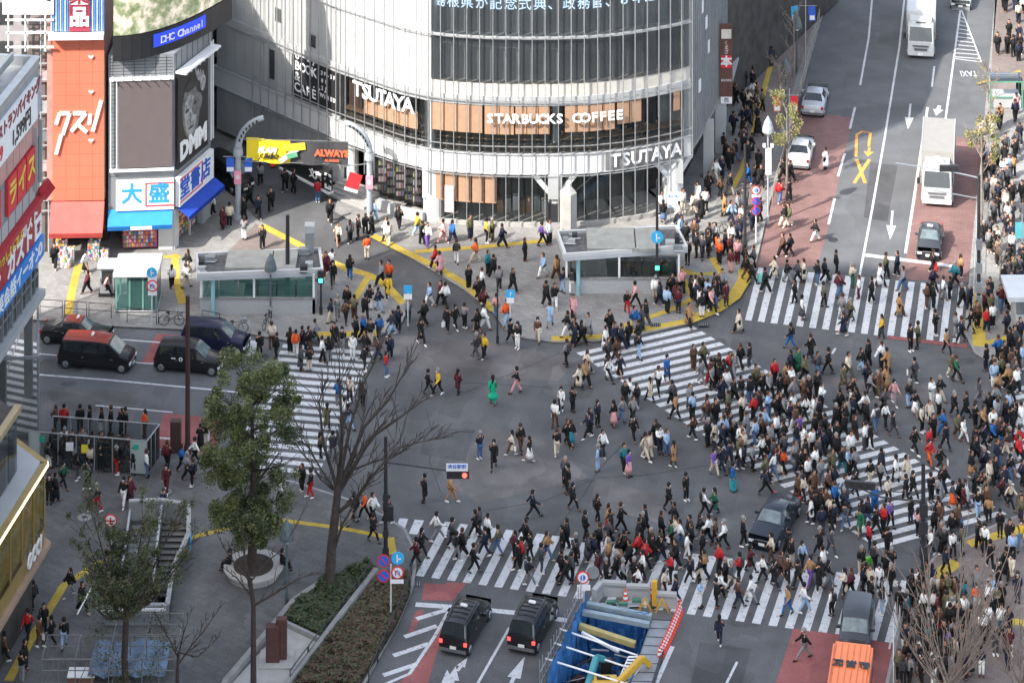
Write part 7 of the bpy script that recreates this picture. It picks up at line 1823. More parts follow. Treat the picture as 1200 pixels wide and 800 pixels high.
(300,480,6,"450 340 v k;540 350 n d;325 570 k k;385 620 k r;690 770 k k;765 770 o k;820 790 w k;1185 650 k k C;170 680 w k;930 800 m k"),
(200,180,4,"200 290 w k;245 355 m m C;275 345 c k;345 310 k k;345 405 g w;430 445 k k;370 250 k k;410 300 n k;470 270 k k;535 180 k k;575 185 k k;420 145 g k;750 320 k k;690 230 r j;80 560 k c;70 630 w c"),
(0,180,4,"255 535 k k;400 560 w k K;410 655 m k;805 630 w k;505 670 p k"),
(1100,80,4,"365 215 p p;375 130 k k;265 450 k k C;310 460 k k C;280 640 n k;260 730 d k;380 360 n k;350 510 t k;305 530 w k;345 640 k k;325 740 w k;275 700 k k"),
(1040,0,6,"830 85 k k;925 305 n n;845 380 k k;775 380 k k;885 400 k k"),
(540,420,4,"150 218 A A G;262 165 k p;470 250 w w C;523 255 k k;440 325 w b;450 455 k c;500 410 k k;516 412 k T K;600 375 n k;645 320 n k;718 330 k k K;755 300 g j;240 455 c b CS;280 440 k b;322 485 k w K;90 475 n j S;155 515 k k C;490 595 d k;525 710 k k;335 750 n k;645 530 l l B;665 455 w k;765 530 T k;787 555 P p K;810 385 k k;865 475 c c B;885 470 c c;915 410 k k;932 445 w n;965 455 l j;998 510 t b C;975 715 k k O;1055 665 k k;700 840 k k;950 850 w k;1090 380 b k;1150 400 d w"),
(740,600,4,"810 690 k g F"),
(260,560,3.333,"800 95 k g C;895 95 t t;1000 230 d k;1350 60 k k;590 250 k k;515 180 k g"),
]
FILL = [  # polygon, how many, in photo pixels
([(822,446),(930,448),(990,500),(1010,560),(890,575),(800,520)], 24),
([(905,540),(1040,545),(1050,610),(1020,640),(960,640),(935,600)], 12),
([(645,620),(800,610),(880,640),(900,690),(790,700),(650,668)], 14),
([(950,655),(1040,665),(1050,700),(960,705)], 6),
([(1152,262),(1200,250),(1200,380),(1152,372)], 32),
([(1152,380),(1200,400),(1200,470),(1160,470)], 10),
([(1150,480),(1200,480),(1200,620),(1170,590)], 12),
([(812,215),(870,150),(885,210),(868,300),(812,310)], 18),
([(855,150),(886,100),(892,150),(880,200)], 14),
([(1065,690),(1128,700),(1140,800),(1052,806)], 48),
([(1140,640),(1200,620),(1200,800),(1150,800)], 16),
([(60,548),(160,556),(165,540),(60,532)], 22),
([(1146,150),(1200,130),(1200,250),(1152,250)], 22),
([(1165,0),(1200,0),(1200,120),(1180,60)], 8),
([(884,20),(905,-20),(935,-20),(905,90)], 12),
([(690,390),(760,370),(840,340),(860,350),(800,376),(720,396)], 10),
([(1090,560),(1180,590),(1190,640),(1100,650),(1080,620)], 10),
([(380,240),(470,290),(420,300),(380,280)], 3),
([(770,240),(812,250),(820,320),(790,330)], 8),
]
CC = dict(k=((14,14,16),'black'), n=((24,30,52),'navy'), g=((128,128,130),'grey'), d=((66,67,72),'dark grey'), w=((226,226,222),'white'), c=((203,190,170),'cream'), t=((158,122,82),'tan'), b=((84,58,44),'brown'),
          r=((178,30,34),'red'), m=((82,24,34),'maroon'), o=((214,88,36),'orange'), y=((206,168,48),'yellow'), u=((24,90,150),'blue'), l=((150,178,206),'pale blue'), e=((28,92,66),'green'), T=((32,116,128),'teal'),
          A=((0,150,112),'bright green'), p=((206,152,152),'pink'), P=((106,78,150),'purple'), v=((88,86,62),'olive'), j=((78,104,140),'denim blue'))
SKIN = lin((176,132,108)); HAIRS = {'black': lin((18,15,14)), 'dark brown': lin((34,25,20)), 'brown': lin((62,42,30)), 'grey': lin((130,128,124))}

# --- materials driven by each object's own colour
def obj_mat(name, rough):
    m = bpy.data.materials.new(name); m.use_nodes = True; nt = m.node_tree; p = nt.nodes['Principled BSDF']; p.inputs['Roughness'].default_value = rough
    oi = nt.nodes.new('ShaderNodeObjectInfo'); tc = nt.nodes.new('ShaderNodeTexCoord'); nz = nt.nodes.new('ShaderNodeTexNoise'); nz.inputs['Scale'].default_value = 9; nz.inputs['Detail'].default_value = 3
    nt.links.new(tc.outputs['Object'], nz.inputs['Vector']); r = nt.nodes.new('ShaderNodeMapRange'); r.inputs['To Min'].default_value = .7; r.inputs['To Max'].default_value = 1.3; nt.links.new(nz.outputs['Fac'], r.inputs['Value'])
    v = nt.nodes.new('ShaderNodeVectorMath'); v.operation = 'SCALE'; nt.links.new(oi.outputs['Color'], v.inputs[0]); nt.links.new(r.outputs[0], v.inputs['Scale']); nt.links.new(v.outputs[0], p.inputs['Base Color'])
    return m
M_CLOTH = obj_mat('cloth', .85); M_SKIN = mat('skin', SKIN, .55, var=.06); M_EYE = mat('eye_dark', (.02,.015,.012), .3); M_LIP = mat('lips', (.42,.16,.14), .5)

# --- poses: joints in metres, facing +X
def pose(kind):
    P = dict(pel=(0,0,.93), wst=(0,0,1.08), chs=(.01,0,1.27), nck=(.0,0,1.42), hd0=(.02,0,1.50), hd1=(.03,0,1.60), top=(.02,0,1.66))
    st = {'walk_left':(.34,-.30,.30), 'walk_right':(-.30,.34,.30), 'stroll':(.17,-.15,.16), 'stroll_back':(-.15,.17,.16), 'stand':(.03,-.02,.05), 'phone':(.02,.0,.05), 'wide':(.46,-.42,.42), 'sit':(0,0,0)}[kind]
    fl, fr, arm = st; drop = .06 if kind == 'wide' else (.03 if 'walk' in kind else 0)
    for k in P: P[k] = (P[k][0], P[k][1], P[k][2]-drop)
    for sd, f, nm in ((1,fl,'l'),(-1,fr,'r')):
        y = .095*sd; hz = .90-drop
        lift = .07 if f < -.2 else .0
        P['hip'+nm] = (0,y,hz-.02); P['kne'+nm] = (f*.45+.05,y*1.02,.49-drop*.5+lift*.3); P['ank'+nm] = (f,y,.09+lift); P['toe'+nm] = (f+.17,y*1.15,.04+lift*.35)
        if kind == 'sit': P['hip'+nm] = (0,y,.46); P['kne'+nm] = (.42,y*1.3,.48); P['ank'+nm] = (.40,y*1.3,.09); P['toe'+nm] = (.56,y*1.4,.04)
        a = -arm*(1 if f > 0 else -1)
        P['sho'+nm] = (0,.175*sd,1.36-drop); P['elb'+nm] = (a*.35-.02,.215*sd,1.10-drop); P['wri'+nm] = (a*.95+.06,.21*sd,.88-drop+abs(a)*.10)
    if kind == 'phone': P['wrir'] = (.27,-.06,1.17); P['elbr'] = (.05,-.22,1.10); P['wril'] = (.25,.05,1.12); P['elbl'] = (.04,.22,1.09)
    if kind == 'sit':
        for k in ('pel','wst','chs','nck','hd0','hd1','top','shol','shor','elbl','elbr'): P[k] = (P[k][0]-.02,P[k][1],P[k][2]-.44)
        P['wril'] = (.25,.14,.60); P['wrir'] = (.25,-.14,.60)
    return {k: Vector(v) for k, v in P.items()}

def skin_obj(name, verts, edges, radii, sub, root=0, mats=()):
    me = bpy.data.meshes.new(name); me.from_pydata([tuple(v) for v in verts], edges, []); o = bpy.data.objects.new(name, me); COL.objects.link(o)
    m = o.modifiers.new('s','SKIN'); m.use_smooth_shade = True; m.branch_smoothing = .6
    sv = me.skin_vertices[0].data
    for i, r in enumerate(radii): sv[i].radius = r if isinstance(r, tuple) else (r, r); sv[i].use_root = (i == root)
    if sub: s = o.modifiers.new('u','SUBSURF'); s.levels = sub; s.render_levels = sub
    dg = bpy.context.evaluated_depsgraph_get(); dg.update(); out = bpy.data.meshes.new_from_object(o.evaluated_get(dg)); out.name = name
    bpy.data.objects.remove(o); bpy.data.meshes.remove(me); out.materials.clear()
    for mm in mats: out.materials.append(mm)
    return out
def chain(P, names): return [P[n] for n in names]
def add_mb(me, mb, slot_map):
    """append an MB's faces to a mesh"""
    bm = bmesh.new(); bm.from_mesh(me); vs = [bm.verts.new(v) for v in mb.v]
    for f, mi in zip(mb.f, mb.m):
        try: fc = bm.faces.new([vs[i] for i in f]); fc.material_index = slot_map[mb.mats[mi]]; fc.smooth = True
        except ValueError: pass
    bm.to_mesh(me); bm.free()

def body_mesh(P, low):
    N = ['pel','wst','chs','nck','hd0','hd1','top','hipl','knel','ankl','toel','hipr','kner','ankr','toer','shol','elbl','wril','shor','elbr','wrir']
    R = [(.13,.11),(.12,.10),(.14,.115),(.055,.055),(.072,.078),(.085,.095),(.06,.065),.075,.055,.038,.035,.075,.055,.038,.035,.052,.038,.027,.052,.038,.027]
    ix = {n:i for i,n in enumerate(N)}
    E = [('pel','wst'),('wst','chs'),('chs','nck'),('nck','hd0'),('hd0','hd1'),('hd1','top'),('pel','hipl'),('hipl','knel'),('knel','ankl'),('ankl','toel'),('pel','hipr'),('hipr','kner'),('kner','ankr'),('ankr','toer'),('chs','shol'),('shol','elbl'),('elbl','wril'),('chs','shor'),('shor','elbr'),('elbr','wrir')]
    me = skin_obj('person_body', chain(P,N), [(ix[a],ix[b]) for a,b in E], R, 0 if low else 1, 0, (M_SKIN,M_EYE,M_LIP))
    if low: return me
    mb = MB(); h = P['hd1']
    mb.ball(h+Vector((.088,0,-.018)), .02, M_SKIN, 6, 4, (1,.8,1.5))
    for sd in (-1,1): mb.ball(h+Vector((.082,.034*sd,.008)), .012, M_EYE, 6, 4); mb.ball(h+Vector((.0,.085*sd,-.01)), .025, M_SKIN, 6, 4, (.7,.4,1.2))
    mb.ball(h+Vector((.082,0,-.058)), .02, M_LIP, 6, 4, (.4,1,.35))
    for nm in ('l','r'):       # hand: palm, four unequal fingers, thumb
        w = P['wri'+nm]; e = P['elb'+nm]; d = (w-e).normalized(); sd = 1 if nm == 'l' else -1; side = Vector((1,0,0)) - d*d.x; side.normalize(); nn = d.cross(side)*sd
        mb.tube([w-d*.01, w+d*.04, w+d*.085], [(.022,.026),(.036,.018),(.034,.016)], M_SKIN, 8)
        for k, L in enumerate((.062,.075,.070,.055)):
            b = w+d*.078+side*(.025-.017*k); c = b+d*L*.5+nn*.004; mb.tube([b, c, c+d*L*.45+nn*.016], [.0095,.009,.007], M_SKIN, 5)
        b = w+d*.02+side*.026; mb.tube([b, b+d*.03+side*.022, b+d*.055+side*.028+nn*.01], [.012,.011,.008], M_SKIN, 5)
    add_mb(me, mb, {M_SKIN:0, M_EYE:1, M_LIP:2}); return me

def top_mesh(P, low, coat, seed=0):
    V = ['wst','chs','nck']; v = [P['pel']+Vector((0,0,-.06)), P['wst'], P['chs'], P['nck']+Vector((0,0,.02)), P['shol'],P['elbl'],P['wril'],P['shor'],P['elbr'],P['wrir']]
    r = [(.185,.165),(.18,.158),(.20,.17),(.105,.10),.09,.075,.06,.09,.075,.06]
    e = [(0,1),(1,2),(2,3),(2,4),(4,5),(5,6),(2,7),(7,8),(8,9)]
    if coat:
        b = P['pel']; f = .22 if coat == 'gown' else .0
        v += [b+Vector((-.02,0,-.30)), b+Vector((-.04,0,-.58))]; r += [(.205+f*.5,.18+f*.4),(.225+f,.20+f)]; e += [(0,10),(10,11)]
    return skin_obj('coat' if coat else 'jacket', v, e, r, 0 if low else 1, 0, (M_CLOTH,))
def leg_mesh(P, low):
    v = [P['pel']+Vector((0,0,-.02)),P['hipl'],P['knel'],P['ankl']+Vector((0,0,.03)),P['hipr'],P['kner'],P['ankr']+Vector((0,0,.03))]; r = [(.145,.13),.108,.082,.066,.108,.082,.066]
    return skin_obj('trousers', v, [(0,1),(1,2),(2,3),(0,4),(4,5),(5,6)], r, 0 if low else 1, 0, (M_CLOTH,))
def skirt_mesh(P, low):
    c = P['pel']; mb = MB(); mb.tube([c+Vector((0,0,.08)),c+Vector((0,0,-.12)),c+Vector((0,0,-.36)),c+Vector((-.02,0,-.58))], [(.12,.14),(.165,.18),(.21,.22),(.26,.25)], M_CLOTH, 8 if low else 14); me = bpy.data.meshes.new('skirt'); me.from_pydata(mb.v,[],mb.f); me.materials.append(M_CLOTH); me.polygons.foreach_set('use_smooth',[True]*len(mb.f)); return me
def shoes_mesh(P, low):
    mb = MB()
    for nm in ('l','r'): a = P['ank'+nm]; t = P['toe'+nm]; d = (t-a); mb.tube([a+Vector((-.05,0,.0))-Vector((0,0,.03)), a+d*.35-Vector((0,0,.01)), a+d*.8, t+d*.12], [(.05,.04),(.055,.048),(.05,.04),(.03,.025)], M_CLOTH, 6 if low else 8)
    me = bpy.data.meshes.new('shoes'); me.from_pydata(mb.v,[],mb.f); me.materials.append(M_CLOTH); return me
def hair_mesh(P, low, long):
    h = P['hd1']; mb = MB(); mb.ball(h+Vector((-.032,0,.0)), .126, M_CLOTH, 7 if low else 12, 5 if low else 8, (1.0,.96,1.12))
    if long: mb.tube([h+Vector((-.06,0,.03)),h+Vector((-.085,0,-.10)),h+Vector((-.09,0,-.26)),h+Vector((-.10,0,-.36))], [(.06,.085),(.05,.095),(.045,.09),(.02,.06)], M_CLOTH, 6 if low else 10)
    me = bpy.data.meshes.new('hair'); me.from_pydata(mb.v,[],mb.f); me.materials.append(M_CLOTH); me.polygons.foreach_set('use_smooth',[True]*len(mb.f)); return me
def mask_mesh(P):
    h = P['hd1']; mb = MB(); mb.ball(h+Vector((.062,0,-.045)), .056, M_SIGNW, 10, 6, (.95,1.05,.75)); me = bpy.data.meshes.new('face_mask'); me.from_pydata(mb.v,[],mb.f); me.materials.append(M_SIGNW); me.polygons.foreach_set('use_smooth',[True]*len(mb.f)); return me
POSES = ['walk_left','walk_right','stroll','stroll_back','stand','phone','wide','sit']
KIT = {}
for k in POSES:
    P = pose(k)
    for low in (False, True):
        KIT[k,low] = dict(P=P, body=body_mesh(P,low), jacket=top_mesh(P,low,None), coat=top_mesh(P,low,'coat'), gown=top_mesh(P,low,'gown'), trousers=leg_mesh(P,low), skirt=skirt_mesh(P,low), shoes=shoes_mesh(P,low), short=hair_mesh(P,low,False), long=hair_mesh(P,low,True))
    KIT[k,False]['mask'] = mask_mesh(P)

# --- gather everybody
rnd = random.Random(2024); PPL = []
for ox, oy, k, s in ZONES:
    for it in s.split(';'):
        q = it.split(); x = ox+float(q[0])/k; y = oy+float(q[1])/k
        if any(abs(x-p['x']) < 4 and abs(y-p['y']) < 4 for p in PPL): continue
        PPL.append(dict(x=x, y=y, t=q[2], b=q[3], f=q[4] if len(q) > 4 else ''))
def inpoly(x, y, P):
    c = False
    for i in range(len(P)):
        (x1,y1),(x2,y2) = P[i],P[i-1]
        if (y1 > y) != (y2 > y) and x < (x2-x1)*(y-y1)/(y2-y1)+x1: c = not c
    return c
TOPW = [c for c, n in (('k', 24), ('n', 6), ('d', 7), ('g', 3), ('w', 3), ('c', 3), ('b', 3), ('l', 1), ('v', 2), ('m', 1), ('t', 1)) for _ in range(n)]
BOTW = [c for c, n in (('k', 14), ('n', 3), ('d', 3), ('g', 1), ('j', 2), ('w', 1), ('c', 1)) for _ in range(n)]
for poly, n in FILL:
    xs = [p[0] for p in poly]; ys = [p[1] for p in poly]; c = 0; tries = 0
    while c < n and tries < 4000:
        tries += 1; x = rnd.uniform(min(xs),max(xs)); y = rnd.uniform(min(ys),max(ys))
        if not inpoly(x,y,poly) or any(abs(x-p['x']) < 5.2 and abs(y-p['y']) < 3.6 for p in PPL): continue
        PPL.append(dict(x=x,y=y,t=rnd.choice(TOPW),b=rnd.choice(BOTW),f=rnd.choice(['','','','C','C','K','B','S']) )); c += 1
# keep people off the cars
CARS = [(980,1030,722,800),(884,934,598,644),(690,800,716,800),(940,972,98,133),(920,956,158,192),(1072,1124,170,300)]
PPL = [p for p in PPL if not any(a < p['x'] < b and c < p['y'] < d for a,b,c,d in CARS)]
SEAT = [(269,668,'k','k',2.6),(331,668,'k','k',.2)]
for i, p in enumerate(PPL):
    x, y = p['x'], p['y']; p['z'] = 0.0
    p['female'] = ('K' in p['f']) or ('G' in p['f']) or ('C' in p['f'] and p['t'] in 'wcpmPtA') or rnd.random() < .42
    # direction: 0 right, 90 away, 180 left, 270 towards us
    if x < 480 and y < 560: a = rnd.choice([90,90,270,200,0])
    elif 480 < x < 900 and y > 600: a = rnd.choice([0,0,180,180,190,350])
    elif 860 < x < 1130 and 310 < y < 410: a = rnd.choice([0,0,180,180,10,190])
    elif x > 690 and 380 < y < 600: a = rnd.choice([315,315,300,135,135,150,330])
    elif x > 1140: a = rnd.choice([90,270,270,250,110])
    else: a = rnd.choice([0,45,90,135,180,225,270,315])
    p['a'] = a + rnd.uniform(-18,18)
    still = (50 < x < 180 and 500 < y < 570) or (270 < y < 330 and 780 < x < 870) or (1050 < x < 1140 and y > 690)
    p['pose'] = rnd.choice(['stand','phone','stand','stroll']) if still else rnd.choice(['walk_left','walk_right','walk_left','walk_right','stroll','stroll_back','stand','phone'])
    if (x,y) == (624, 600+40/6): p['pose'] = 'wide'
    p['sc'] = rnd.uniform(.94,1.0) if p['female'] else rnd.uniform(1.0,1.07)
    p['hair'] = rnd.choice(['black','black','black','dark brown','dark brown','brown'] + (['grey'] if not p['female'] else []))
    p['long'] = p['female'] and rnd.random() < .7
    if p['f'] == '' and rnd.random() < .18: p['f'] = rnd.choice('BBS')
    p['shoe'] = rnd.choice('kkkkbwwwd'); p['mask'] = rnd.random() < .8
    if 'F' in p['f'] : p['pose'] = 'wide'; p['a'] = 190
def special(x, y, **kw):
    q = min(PPL, key=lambda p: (p['x']-x)**2+(p['y']-y)**2); q.update(kw)
special(624,607,pose='wide',a=10); special(577,474.5,sc=1.12); special(1050,567.5,sc=1.08,pose='stroll',shoe='w'); special(1062,568,sc=1.08,pose='stroll_back'); special(843,755,pose='walk_left',a=80); special(577,474,pose='stroll',a=95)
special(896,580,pose='wide',a=350); special(512,633,pose='wide',a=20); special(490,466,a=0)
LOWPAV = [(0,500),(180,527),(270,549),(345,566),(405,585),(452,606),(487,645),(484,692),(430,800),(0,800)]
UPPAV = [(0,373),(45,377),(215,388),(336,401),(440,397),(478,366),(464,345),(425,319),(303,260),(262,222),(0,150)]
MIDPAV = [(434,274),(545,342),(592,388),(650,403),(752,394),(832,372),(868,347),(887,308),(902,240),(970,0),(860,-60),(600,200),(380,215)]
RTPAV = [(1166,-60),(1150,180),(1139,290),(1134,345),(1130,392),(1142,416),(1200,440),(1200,-60)]
LRPAV = [(1200,603),(1140,628),(1078,672),(1050,745),(1030,810),(1200,810)]
for p in PPL:
    if any(inpoly(p['x'],p['y'],q) for q in (LOWPAV,UPPAV,MIDPAV,RTPAV,LRPAV)): p['z'] = KH+.004
for x, y, t, b, a in SEAT: PPL.append(dict(x=x,y=y,t=t,b=b,f='',z=KH+.06,female=False,a=math.degrees(a),pose='sit',sc=1,hair='black',long=False,shoe='k',mask=True))
PPL[-2]['a'] = 170; PPL[-1]['a'] = 10
# --- who shows largest: paint simple figures far to near, count what stays visible
idb = np.full((820,1220), -1, int); order = sorted(range(len(PPL)), key=lambda i: PPL[i]['y'])
for i in order:
    p = PPL[i]; s = (p['y']-HOR)/EYE; hgt = 1.66*s*p['sc']; wd = .5*s
    x0 = int(max(0,p['x']-wd/2)); x1 = int(min(1219,p['x']+wd/2)); y0 = int(max(0,p['y']-hgt)); y1 = int(min(819,p['y']))
    idb[y0:y1, x0:x1] = i
for a, b, c, d in CARS: pass
idb[418:640,240:355] = -1; idb[600:790,80:200] = -1
vis = np.bincount(idb[:800,:1200][idb[:800,:1200] >= 0].ravel(), minlength=len(PPL))
NIND = 300
top = set(sorted(range(len(PPL)), key=lambda i: -vis[i])[:NIND])
# --- crowd: all the others, one object
def cloth_rgb(k): return lin(CC[k][0])
cv = []; cf = []; cc = []; voff = 0
MC = {}
def arr(me):
    if me.name in MC: return MC[me.name]
    v = np.empty(len(me.vertices)*3, np.float32); me.vertices.foreach_get('co', v); f = [tuple(p.vertices) for p in me.polygons]; MC[me.name] = (v.reshape(-1,3), f); return MC[me.name]
def wearing(p):
    kit = []
    if 'G' in p['f']: kit.append(('gown', cloth_rgb(p['t'])))
    elif 'C' in p['f']: kit.append(('coat', cloth_rgb(p['t'])))
    else: kit.append(('jacket', cloth_rgb(p['t'])))
    if p['pose'] != 'sit' and ('K' in p['f']): kit.append(('skirt', cloth_rgb(p['b'])))
    elif 'C' in p['f'] and p['t'] == p['b']: kit.append(('trousers', lin((26,26,30))))
    else: kit.append(('trousers', cloth_rgb(p['b'])))
    kit.append(('shoes', cloth_rgb(p['shoe']))); kit.append(('long' if p['long'] else 'short', HAIRS[p['hair']]))
    return kit
def place(p): return G(p['x'], p['y'], p['z'])
seatrow = []
for k in range(30):     # customers behind the round window
    t = QW.S(415)+ (QW.s[-1]-QW.S(415)-1.5)*(k+.3*rnd.random())/30; w = QW.at(t,0,-1.35); seatrow.append((w, rnd.choice(TOPW), rnd.choice('kndj')))
def emit(kit, loc, rz, sc, pose_):
    global voff
    ca, sa = math.cos(rz), math.sin(rz); R = np.array([[ca,-sa,0],[sa,ca,0],[0,0,1]], np.float32)
    for part, col in [('body', SKIN)] + kit:
        v, f = arr(KIT[pose_,True][part]); w = (v*sc) @ R.T + np.array(loc, np.float32); cv.append(w); cf.extend([tuple(i+voff for i in q) for q in f]); cc.append(np.tile(np.array([*col,1],np.float32),(len(v),1))); voff += len(v)
for i, p in enumerate(PPL):
    if i in top: continue
    emit(wearing(p), place(p), math.radians(p['a']), p['sc'], p['pose'])
crowd_n = len(PPL)-len(top)
def finish(name, label, cat):
    global cv, cf, cc, voff
    V = np.concatenate(cv); Cc = np.concatenate(cc); me = bpy.data.meshes.new(name); me.from_pydata(V.tolist(), [], cf)
    at = me.color_attributes.new('cloth_colour', 'FLOAT_COLOR', 'POINT'); at.data.foreach_set('color', Cc.ravel())
    m = bpy.data.materials.get('crowd_cloth')
    if not m:
        m = bpy.data.materials.new('crowd_cloth'); m.use_nodes = True; nt = m.node_tree; p = nt.nodes['Principled BSDF']; p.inputs['Roughness'].default_value = .85; a = nt.nodes.new('ShaderNodeAttribute'); a.attribute_name = 'cloth_colour'; nt.links.new(a.outputs['Color'], p.inputs['Base Color'])
    me.materials.append(m); me.polygons.foreach_set('use_smooth',[True]*len(me.polygons)); o = bpy.data.objects.new(name, me); COL.objects.link(o); tag(o, label, cat, kind='stuff'); cv = []; cf = []; cc = []; voff = 0
    return o
finish('crowd', 'dense crowd of pedestrians in dark coats filling the crossings and pavements', 'crowd')
for w, t, b in seatrow: emit([('jacket', cloth_rgb(t)),('trousers', cloth_rgb(b)),('short', HAIRS['black'])], w+Vector((0,0,5.15)), rnd.uniform(-2.4,-.8), 1.0, 'sit')
finish('cafe_customers', 'people seated behind the curved window of the coffee shop', 'crowd')

# --- labels
DIRN = ['facing right','walking right and away','facing away','walking left and away','facing left','walking left towards the camera','facing the camera','walking right towards the camera']
def zone(x, y):
    if 225 < x < 345 and 560 < y: return 'near round planter'
    if x < 480 and y > 640: return 'in lower left square'
    if 40 < x < 185 and 488 < y < 562: return 'at glass enclosure'
    if x < 300 and y > 500: return 'on left square'
    if x < 150 and y < 380: return 'outside the pharmacy'
    if 300 <= x < 445 and 404 < y < 550: return 'on left crosswalk'
    if 345 < x < 470 and y >= 550: return 'by big bare tree'
    if 465 <= x < 1050 and 612 < y < 752: return 'on lower crosswalk'
    if 870 < x < 1130 and 312 < y < 405: return 'on upper crosswalk'
    if x > 1045 and y > 640: return 'in lower right corner'
    if x > 1130 and y < 430: return 'on right pavement'
    if x > 880 and y < 312: return 'on red lane'
    if x > 800 and y < 330: return 'on avenue pavement'
    yc = 411+(x-672)*.648; yt = 382+(x-812)*.598
    if 672 < x < 1180 and yt < y < yc: return 'on diagonal crosswalk'
    if x >= 1080: return 'on far right road'
    if 480 < x < 860 and y < 404: return 'on tower plaza'
    if x <= 480 and y <= 404: return 'by lane mouth'
    if x < 700: return 'in open crossing centre'
    return 'on road right of centre'
DIRN = ['heading right','heading up right','seen from behind','heading up left','heading left','heading down left','facing the camera','heading down right']
def garment(p):
    t = CC[p['t']][1]; b = CC[p['b']][1]
    if 'G' in p['f']: return 'flowing %s gown' % t
    g = 'coat' if 'C' in p['f'] else 'jacket'
    if 'K' in p['f']: return '%s %s, %s skirt' % (t, g, b)
    if 'C' in p['f'] and p['t'] == p['b']: return 'long %s coat' % t
    if p['t'] == p['b']: return 'all %s' % t
    return '%s %s, %s trousers' % (t, g, b)
ids = sorted(top, key=lambda i: (PPL[i]['y'], PPL[i]['x']))
LMK = [('blue grey sedan',908,620),('slate van',1004,748),('cone row',785,745),('green tree',295,640),('white truck',1098,240),('blue sign',598,390),('stone pillar',322,775),('lower right mast',1082,690),('red round sign',684,713),('brown pole',220,530),('signal arm plate',535,585),('tall dark mast',770,352),('sunken stairs',190,640),('arm signal mast',452,652),('second entrance',730,345),('left entrance',305,365),('stacked signs',886,284),('teal panel',1198,305),('yellow shop',40,712),('top drain grate',824,380),('gate post',433,262),('lift booth',162,356),('teal suitcase',859,575),('green gown',577,474),('red suitcase',1095,318)]
def dirn(p): return DIRN[int(((p['a']%360)+22.5)//45)%8]
def mark(p):
    lm = min((q for q in LMK if abs(q[1]-p['x'])+abs(q[2]-p['y']) > 6), key=lambda q: (q[1]-p['x'])**2+((q[2]-p['y'])*1.6)**2); dx = p['x']-lm[1]; dy = p['y']-lm[2]
    return (('right of' if dx > 0 else 'left of') if abs(dx) > abs(dy) else ('below' if dy > 0 else 'above'))+' '+lm[0]
def hair(p): return ('long ' if p['long'] else 'short ')+p['hair']+' hair'
forms = [lambda p: 'person in %s %s' % (garment(p), zone(p['x'],p['y'])),
         lambda p: 'person in %s, %s, %s' % (garment(p), dirn(p), zone(p['x'],p['y'])),
         lambda p: 'person in %s, %s, %s' % (garment(p), dirn(p), mark(p)),
         lambda p: 'person in %s, %s, %s' % (garment(p), hair(p), mark(p)),
         lambda p: 'person, %s, %s, %s, %s' % (garment(p), hair(p), dirn(p), mark(p))]
from collections import defaultdict
items = {}; todo = list(ids)
for k, f in enumerate(forms):
    d = defaultdict(list)
    for i in todo: d[f(PPL[i])].append(i)
    nxt = []
    for s_, v in d.items():
        if len(v) == 1 and len(s_.split()) <= 16 and s_ not in items.values(): items[v[0]] = s_
        else: nxt += v
    todo = nxt
ORD = ['first','second','third','fourth','fifth','sixth','seventh','eighth','ninth','tenth','eleventh','twelfth']
d = defaultdict(list)
for i in todo: d['person in %s %s' % (garment(PPL[i]), mark(PPL[i]))].append(i)
for s_, v in d.items():
    v.sort(key=lambda i: PPL[i]['x'])
    for k, i in enumerate(v):
        t_ = s_+', '+((['left','right'][k] if len(v) == 2 else ORD[min(k,11)])+' from left' if len(v) > 2 else ['leftmost','rightmost'][min(k,1)] if len(v) == 2 else 'partly hidden')
        items[i] = t_ if t_ not in items.values() else t_+' '+ORD[k]

# --- the individuals
def inst(name, me, parent, col=None):
    o = bpy.data.objects.new(name, me); COL.objects.link(o); o.parent = parent
    if col is not None: o.color = (*col, 1)
    return o
shop = mat('bag_white', (.72,.72,.70), .6); bagk = mat('bag_black', (.03,.03,.035), .6); bago = mat('bag_orange', (.75,.22,.05), .6)
def bag_mesh(kind):
    mb = MB()
    if kind == 'pack': mb.box((-.26,-.15,.98),(-.12,.15,1.40), bagk); mb.tube([(-.12,.1,1.4),(.02,.11,1.44),(.14,.1,1.2)],.018,bagk,5); mb.tube([(-.12,-.1,1.4),(.02,-.11,1.44),(.14,-.1,1.2)],.018,bagk,5)
    else:
        m = shop if kind == 'shop' else bago
        mb.tube([(0,0,-.36),(0,0,-.06)], [(.05,.14),(.055,.16)], m, 4); mb.tube([(0,-.06,-.06),(0,-.03,.02),(0,.03,.02),(0,.06,-.06)],.008,m,4)
    me = bpy.data.meshes.new({'pack':'backpack','shop':'shopping_bag','orange':'shopping_bag'}[kind]); me.from_pydata(mb.v,[],mb.f)
    for m in mb.mats: me.materials.append(m)
    me.polygons.foreach_set('material_index', mb.m); return me
BAGS = {k: bag_mesh(k) for k in ('pack','shop','orange')}
nb = 0
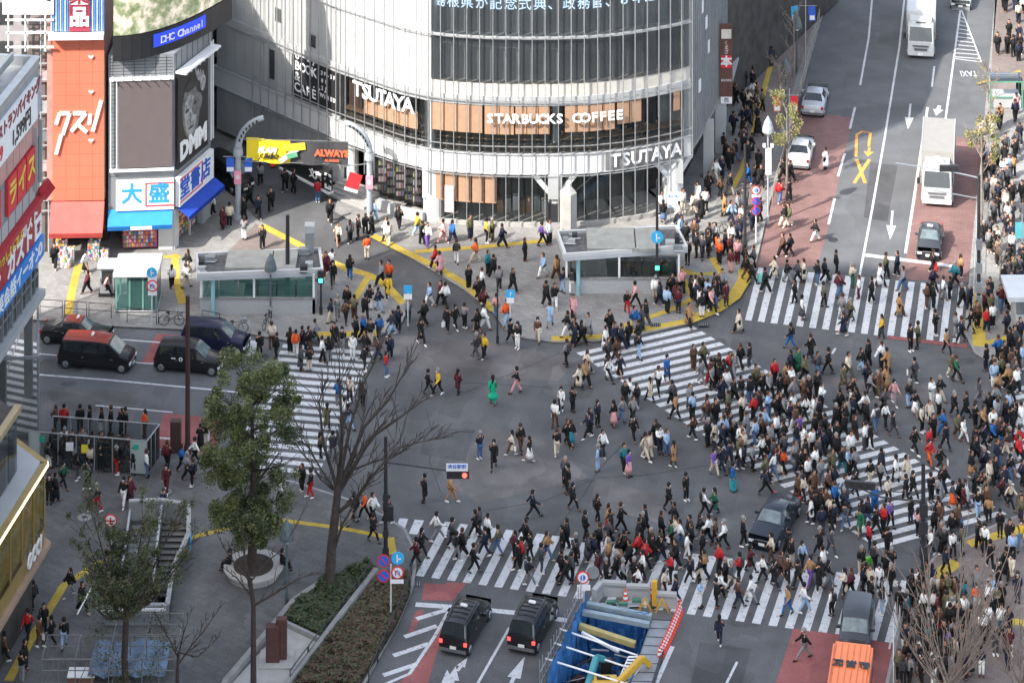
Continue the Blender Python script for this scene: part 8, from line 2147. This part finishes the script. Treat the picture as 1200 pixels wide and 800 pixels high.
for i in sorted(top):
    p = PPL[i]; K = KIT[p['pose'],False]; b = bpy.data.objects.new('person', K['body']); COL.objects.link(b)
    b.location = place(p); b.rotation_euler = (0,0,math.radians(p['a'])); b.scale = (p['sc'],)*3
    tag(b, items[i], 'person', 'pedestrians at the scramble crossing')
    for part, col in wearing(p): inst({'short':'hair','long':'hair','gown':'dress'}.get(part,part), K[part], b, col)
    if p['mask']: inst('face_mask', K['mask'], b)
    kind = 'pack' if 'B' in p['f'] else ('shop' if 'S' in p['f'] else ('orange' if 'O' in p['f'] else None))
    if kind and p['pose'] != 'sit':
        nb += 1; o = bpy.data.objects.new(BAGS[kind].name, BAGS[kind]); COL.objects.link(o); w = K['P']['wril']
        off = Vector((0,0,0)) if kind == 'pack' else w+(w-K['P']['elbl']).normalized()*.08
        R = Matrix.Rotation(math.radians(p['a']),4,'Z'); o.location = b.location + R @ (off*p['sc']); o.rotation_euler = b.rotation_euler; o.scale = b.scale
        nm = {'pack':'backpack on','shop':'white bag carried by','orange':'orange bag carried by'}[kind]
        w = items[i].replace('person in','person in').split(); tag(o, ' '.join((nm+' '+' '.join(w)).split()), 'backpack' if kind == 'pack' else 'bag')
        if len(o['label'].split()) > 16: o['label'] = o['label'].replace('person in ','one in ').replace(' carried by',' of').replace(' trousers','')
        p['bag'] = o
# --- things carried or pushed
def case(x, y, z, m, label, h=.62):
    mb = MB(); mb.box((-.14,-.2,.06),(.14,.2,h), m); root = empty('suitcase', G(x,y,z), rnd.uniform(0,3), label=label, cat='suitcase'); mb.build('case', root, bevel=.03)
    mb = MB(); mb.tube([(-.1,-.1,h),(-.14,-.1,h+.35),(-.14,.1,h+.35),(-.1,.1,h)],.012,M_STEEL,5); mb.build('handle', root)
    mb = MB(); 
    for a in (-.1,.1):
        for b in (-.15,.15): mb.tube([(a,b-.02,.03),(a,b+.02,.03)],.03,M_BLACK,8)
    mb.build('wheel', root)
case(1095,318,0,M_SIGNR,'bright red suitcase pulled across the upper end of the bus lane')
case(891,331,0,mat('case_mint',(.25,.62,.58),.4),'mint green suitcase at the left end of the upper crosswalk')
case(859,575,0,mat('case_teal',(.03,.30,.34),.4),'large teal suitcase pushed across the road left of the sedan',.7)
case(1018,665,0,mat('case_lime',(.12,.45,.05),.4),'green suitcase in the crowd above the slate van')
case(786,341,KH,mat('case_green',(.05,.35,.22),.5),'green case standing beside the second station entrance')
# placards near the tower's right column
for i, px in enumerate((786,794)):
    root = empty('placard', G(px,258,KH), label=['left of two white handwritten placards beside the tower column','right of two white handwritten placards beside the tower column'][i], cat='placard', group='white placards')
    mb = MB(); mb.cbox((0,0,1.45),(.46,.04,1.1), mat('placard_white',(.62,.70,.78),.6)); mb.build('board', root); mb = MB(); mb.tube([(0,0.03,0),(0,0.03,1.0)],.02,M_WP2,6); mb.build('stick', root)
    text('募金', .2, (0,-.025,1.7), (1,0,0), UP, M_SIGNB, root, extrude=.003)
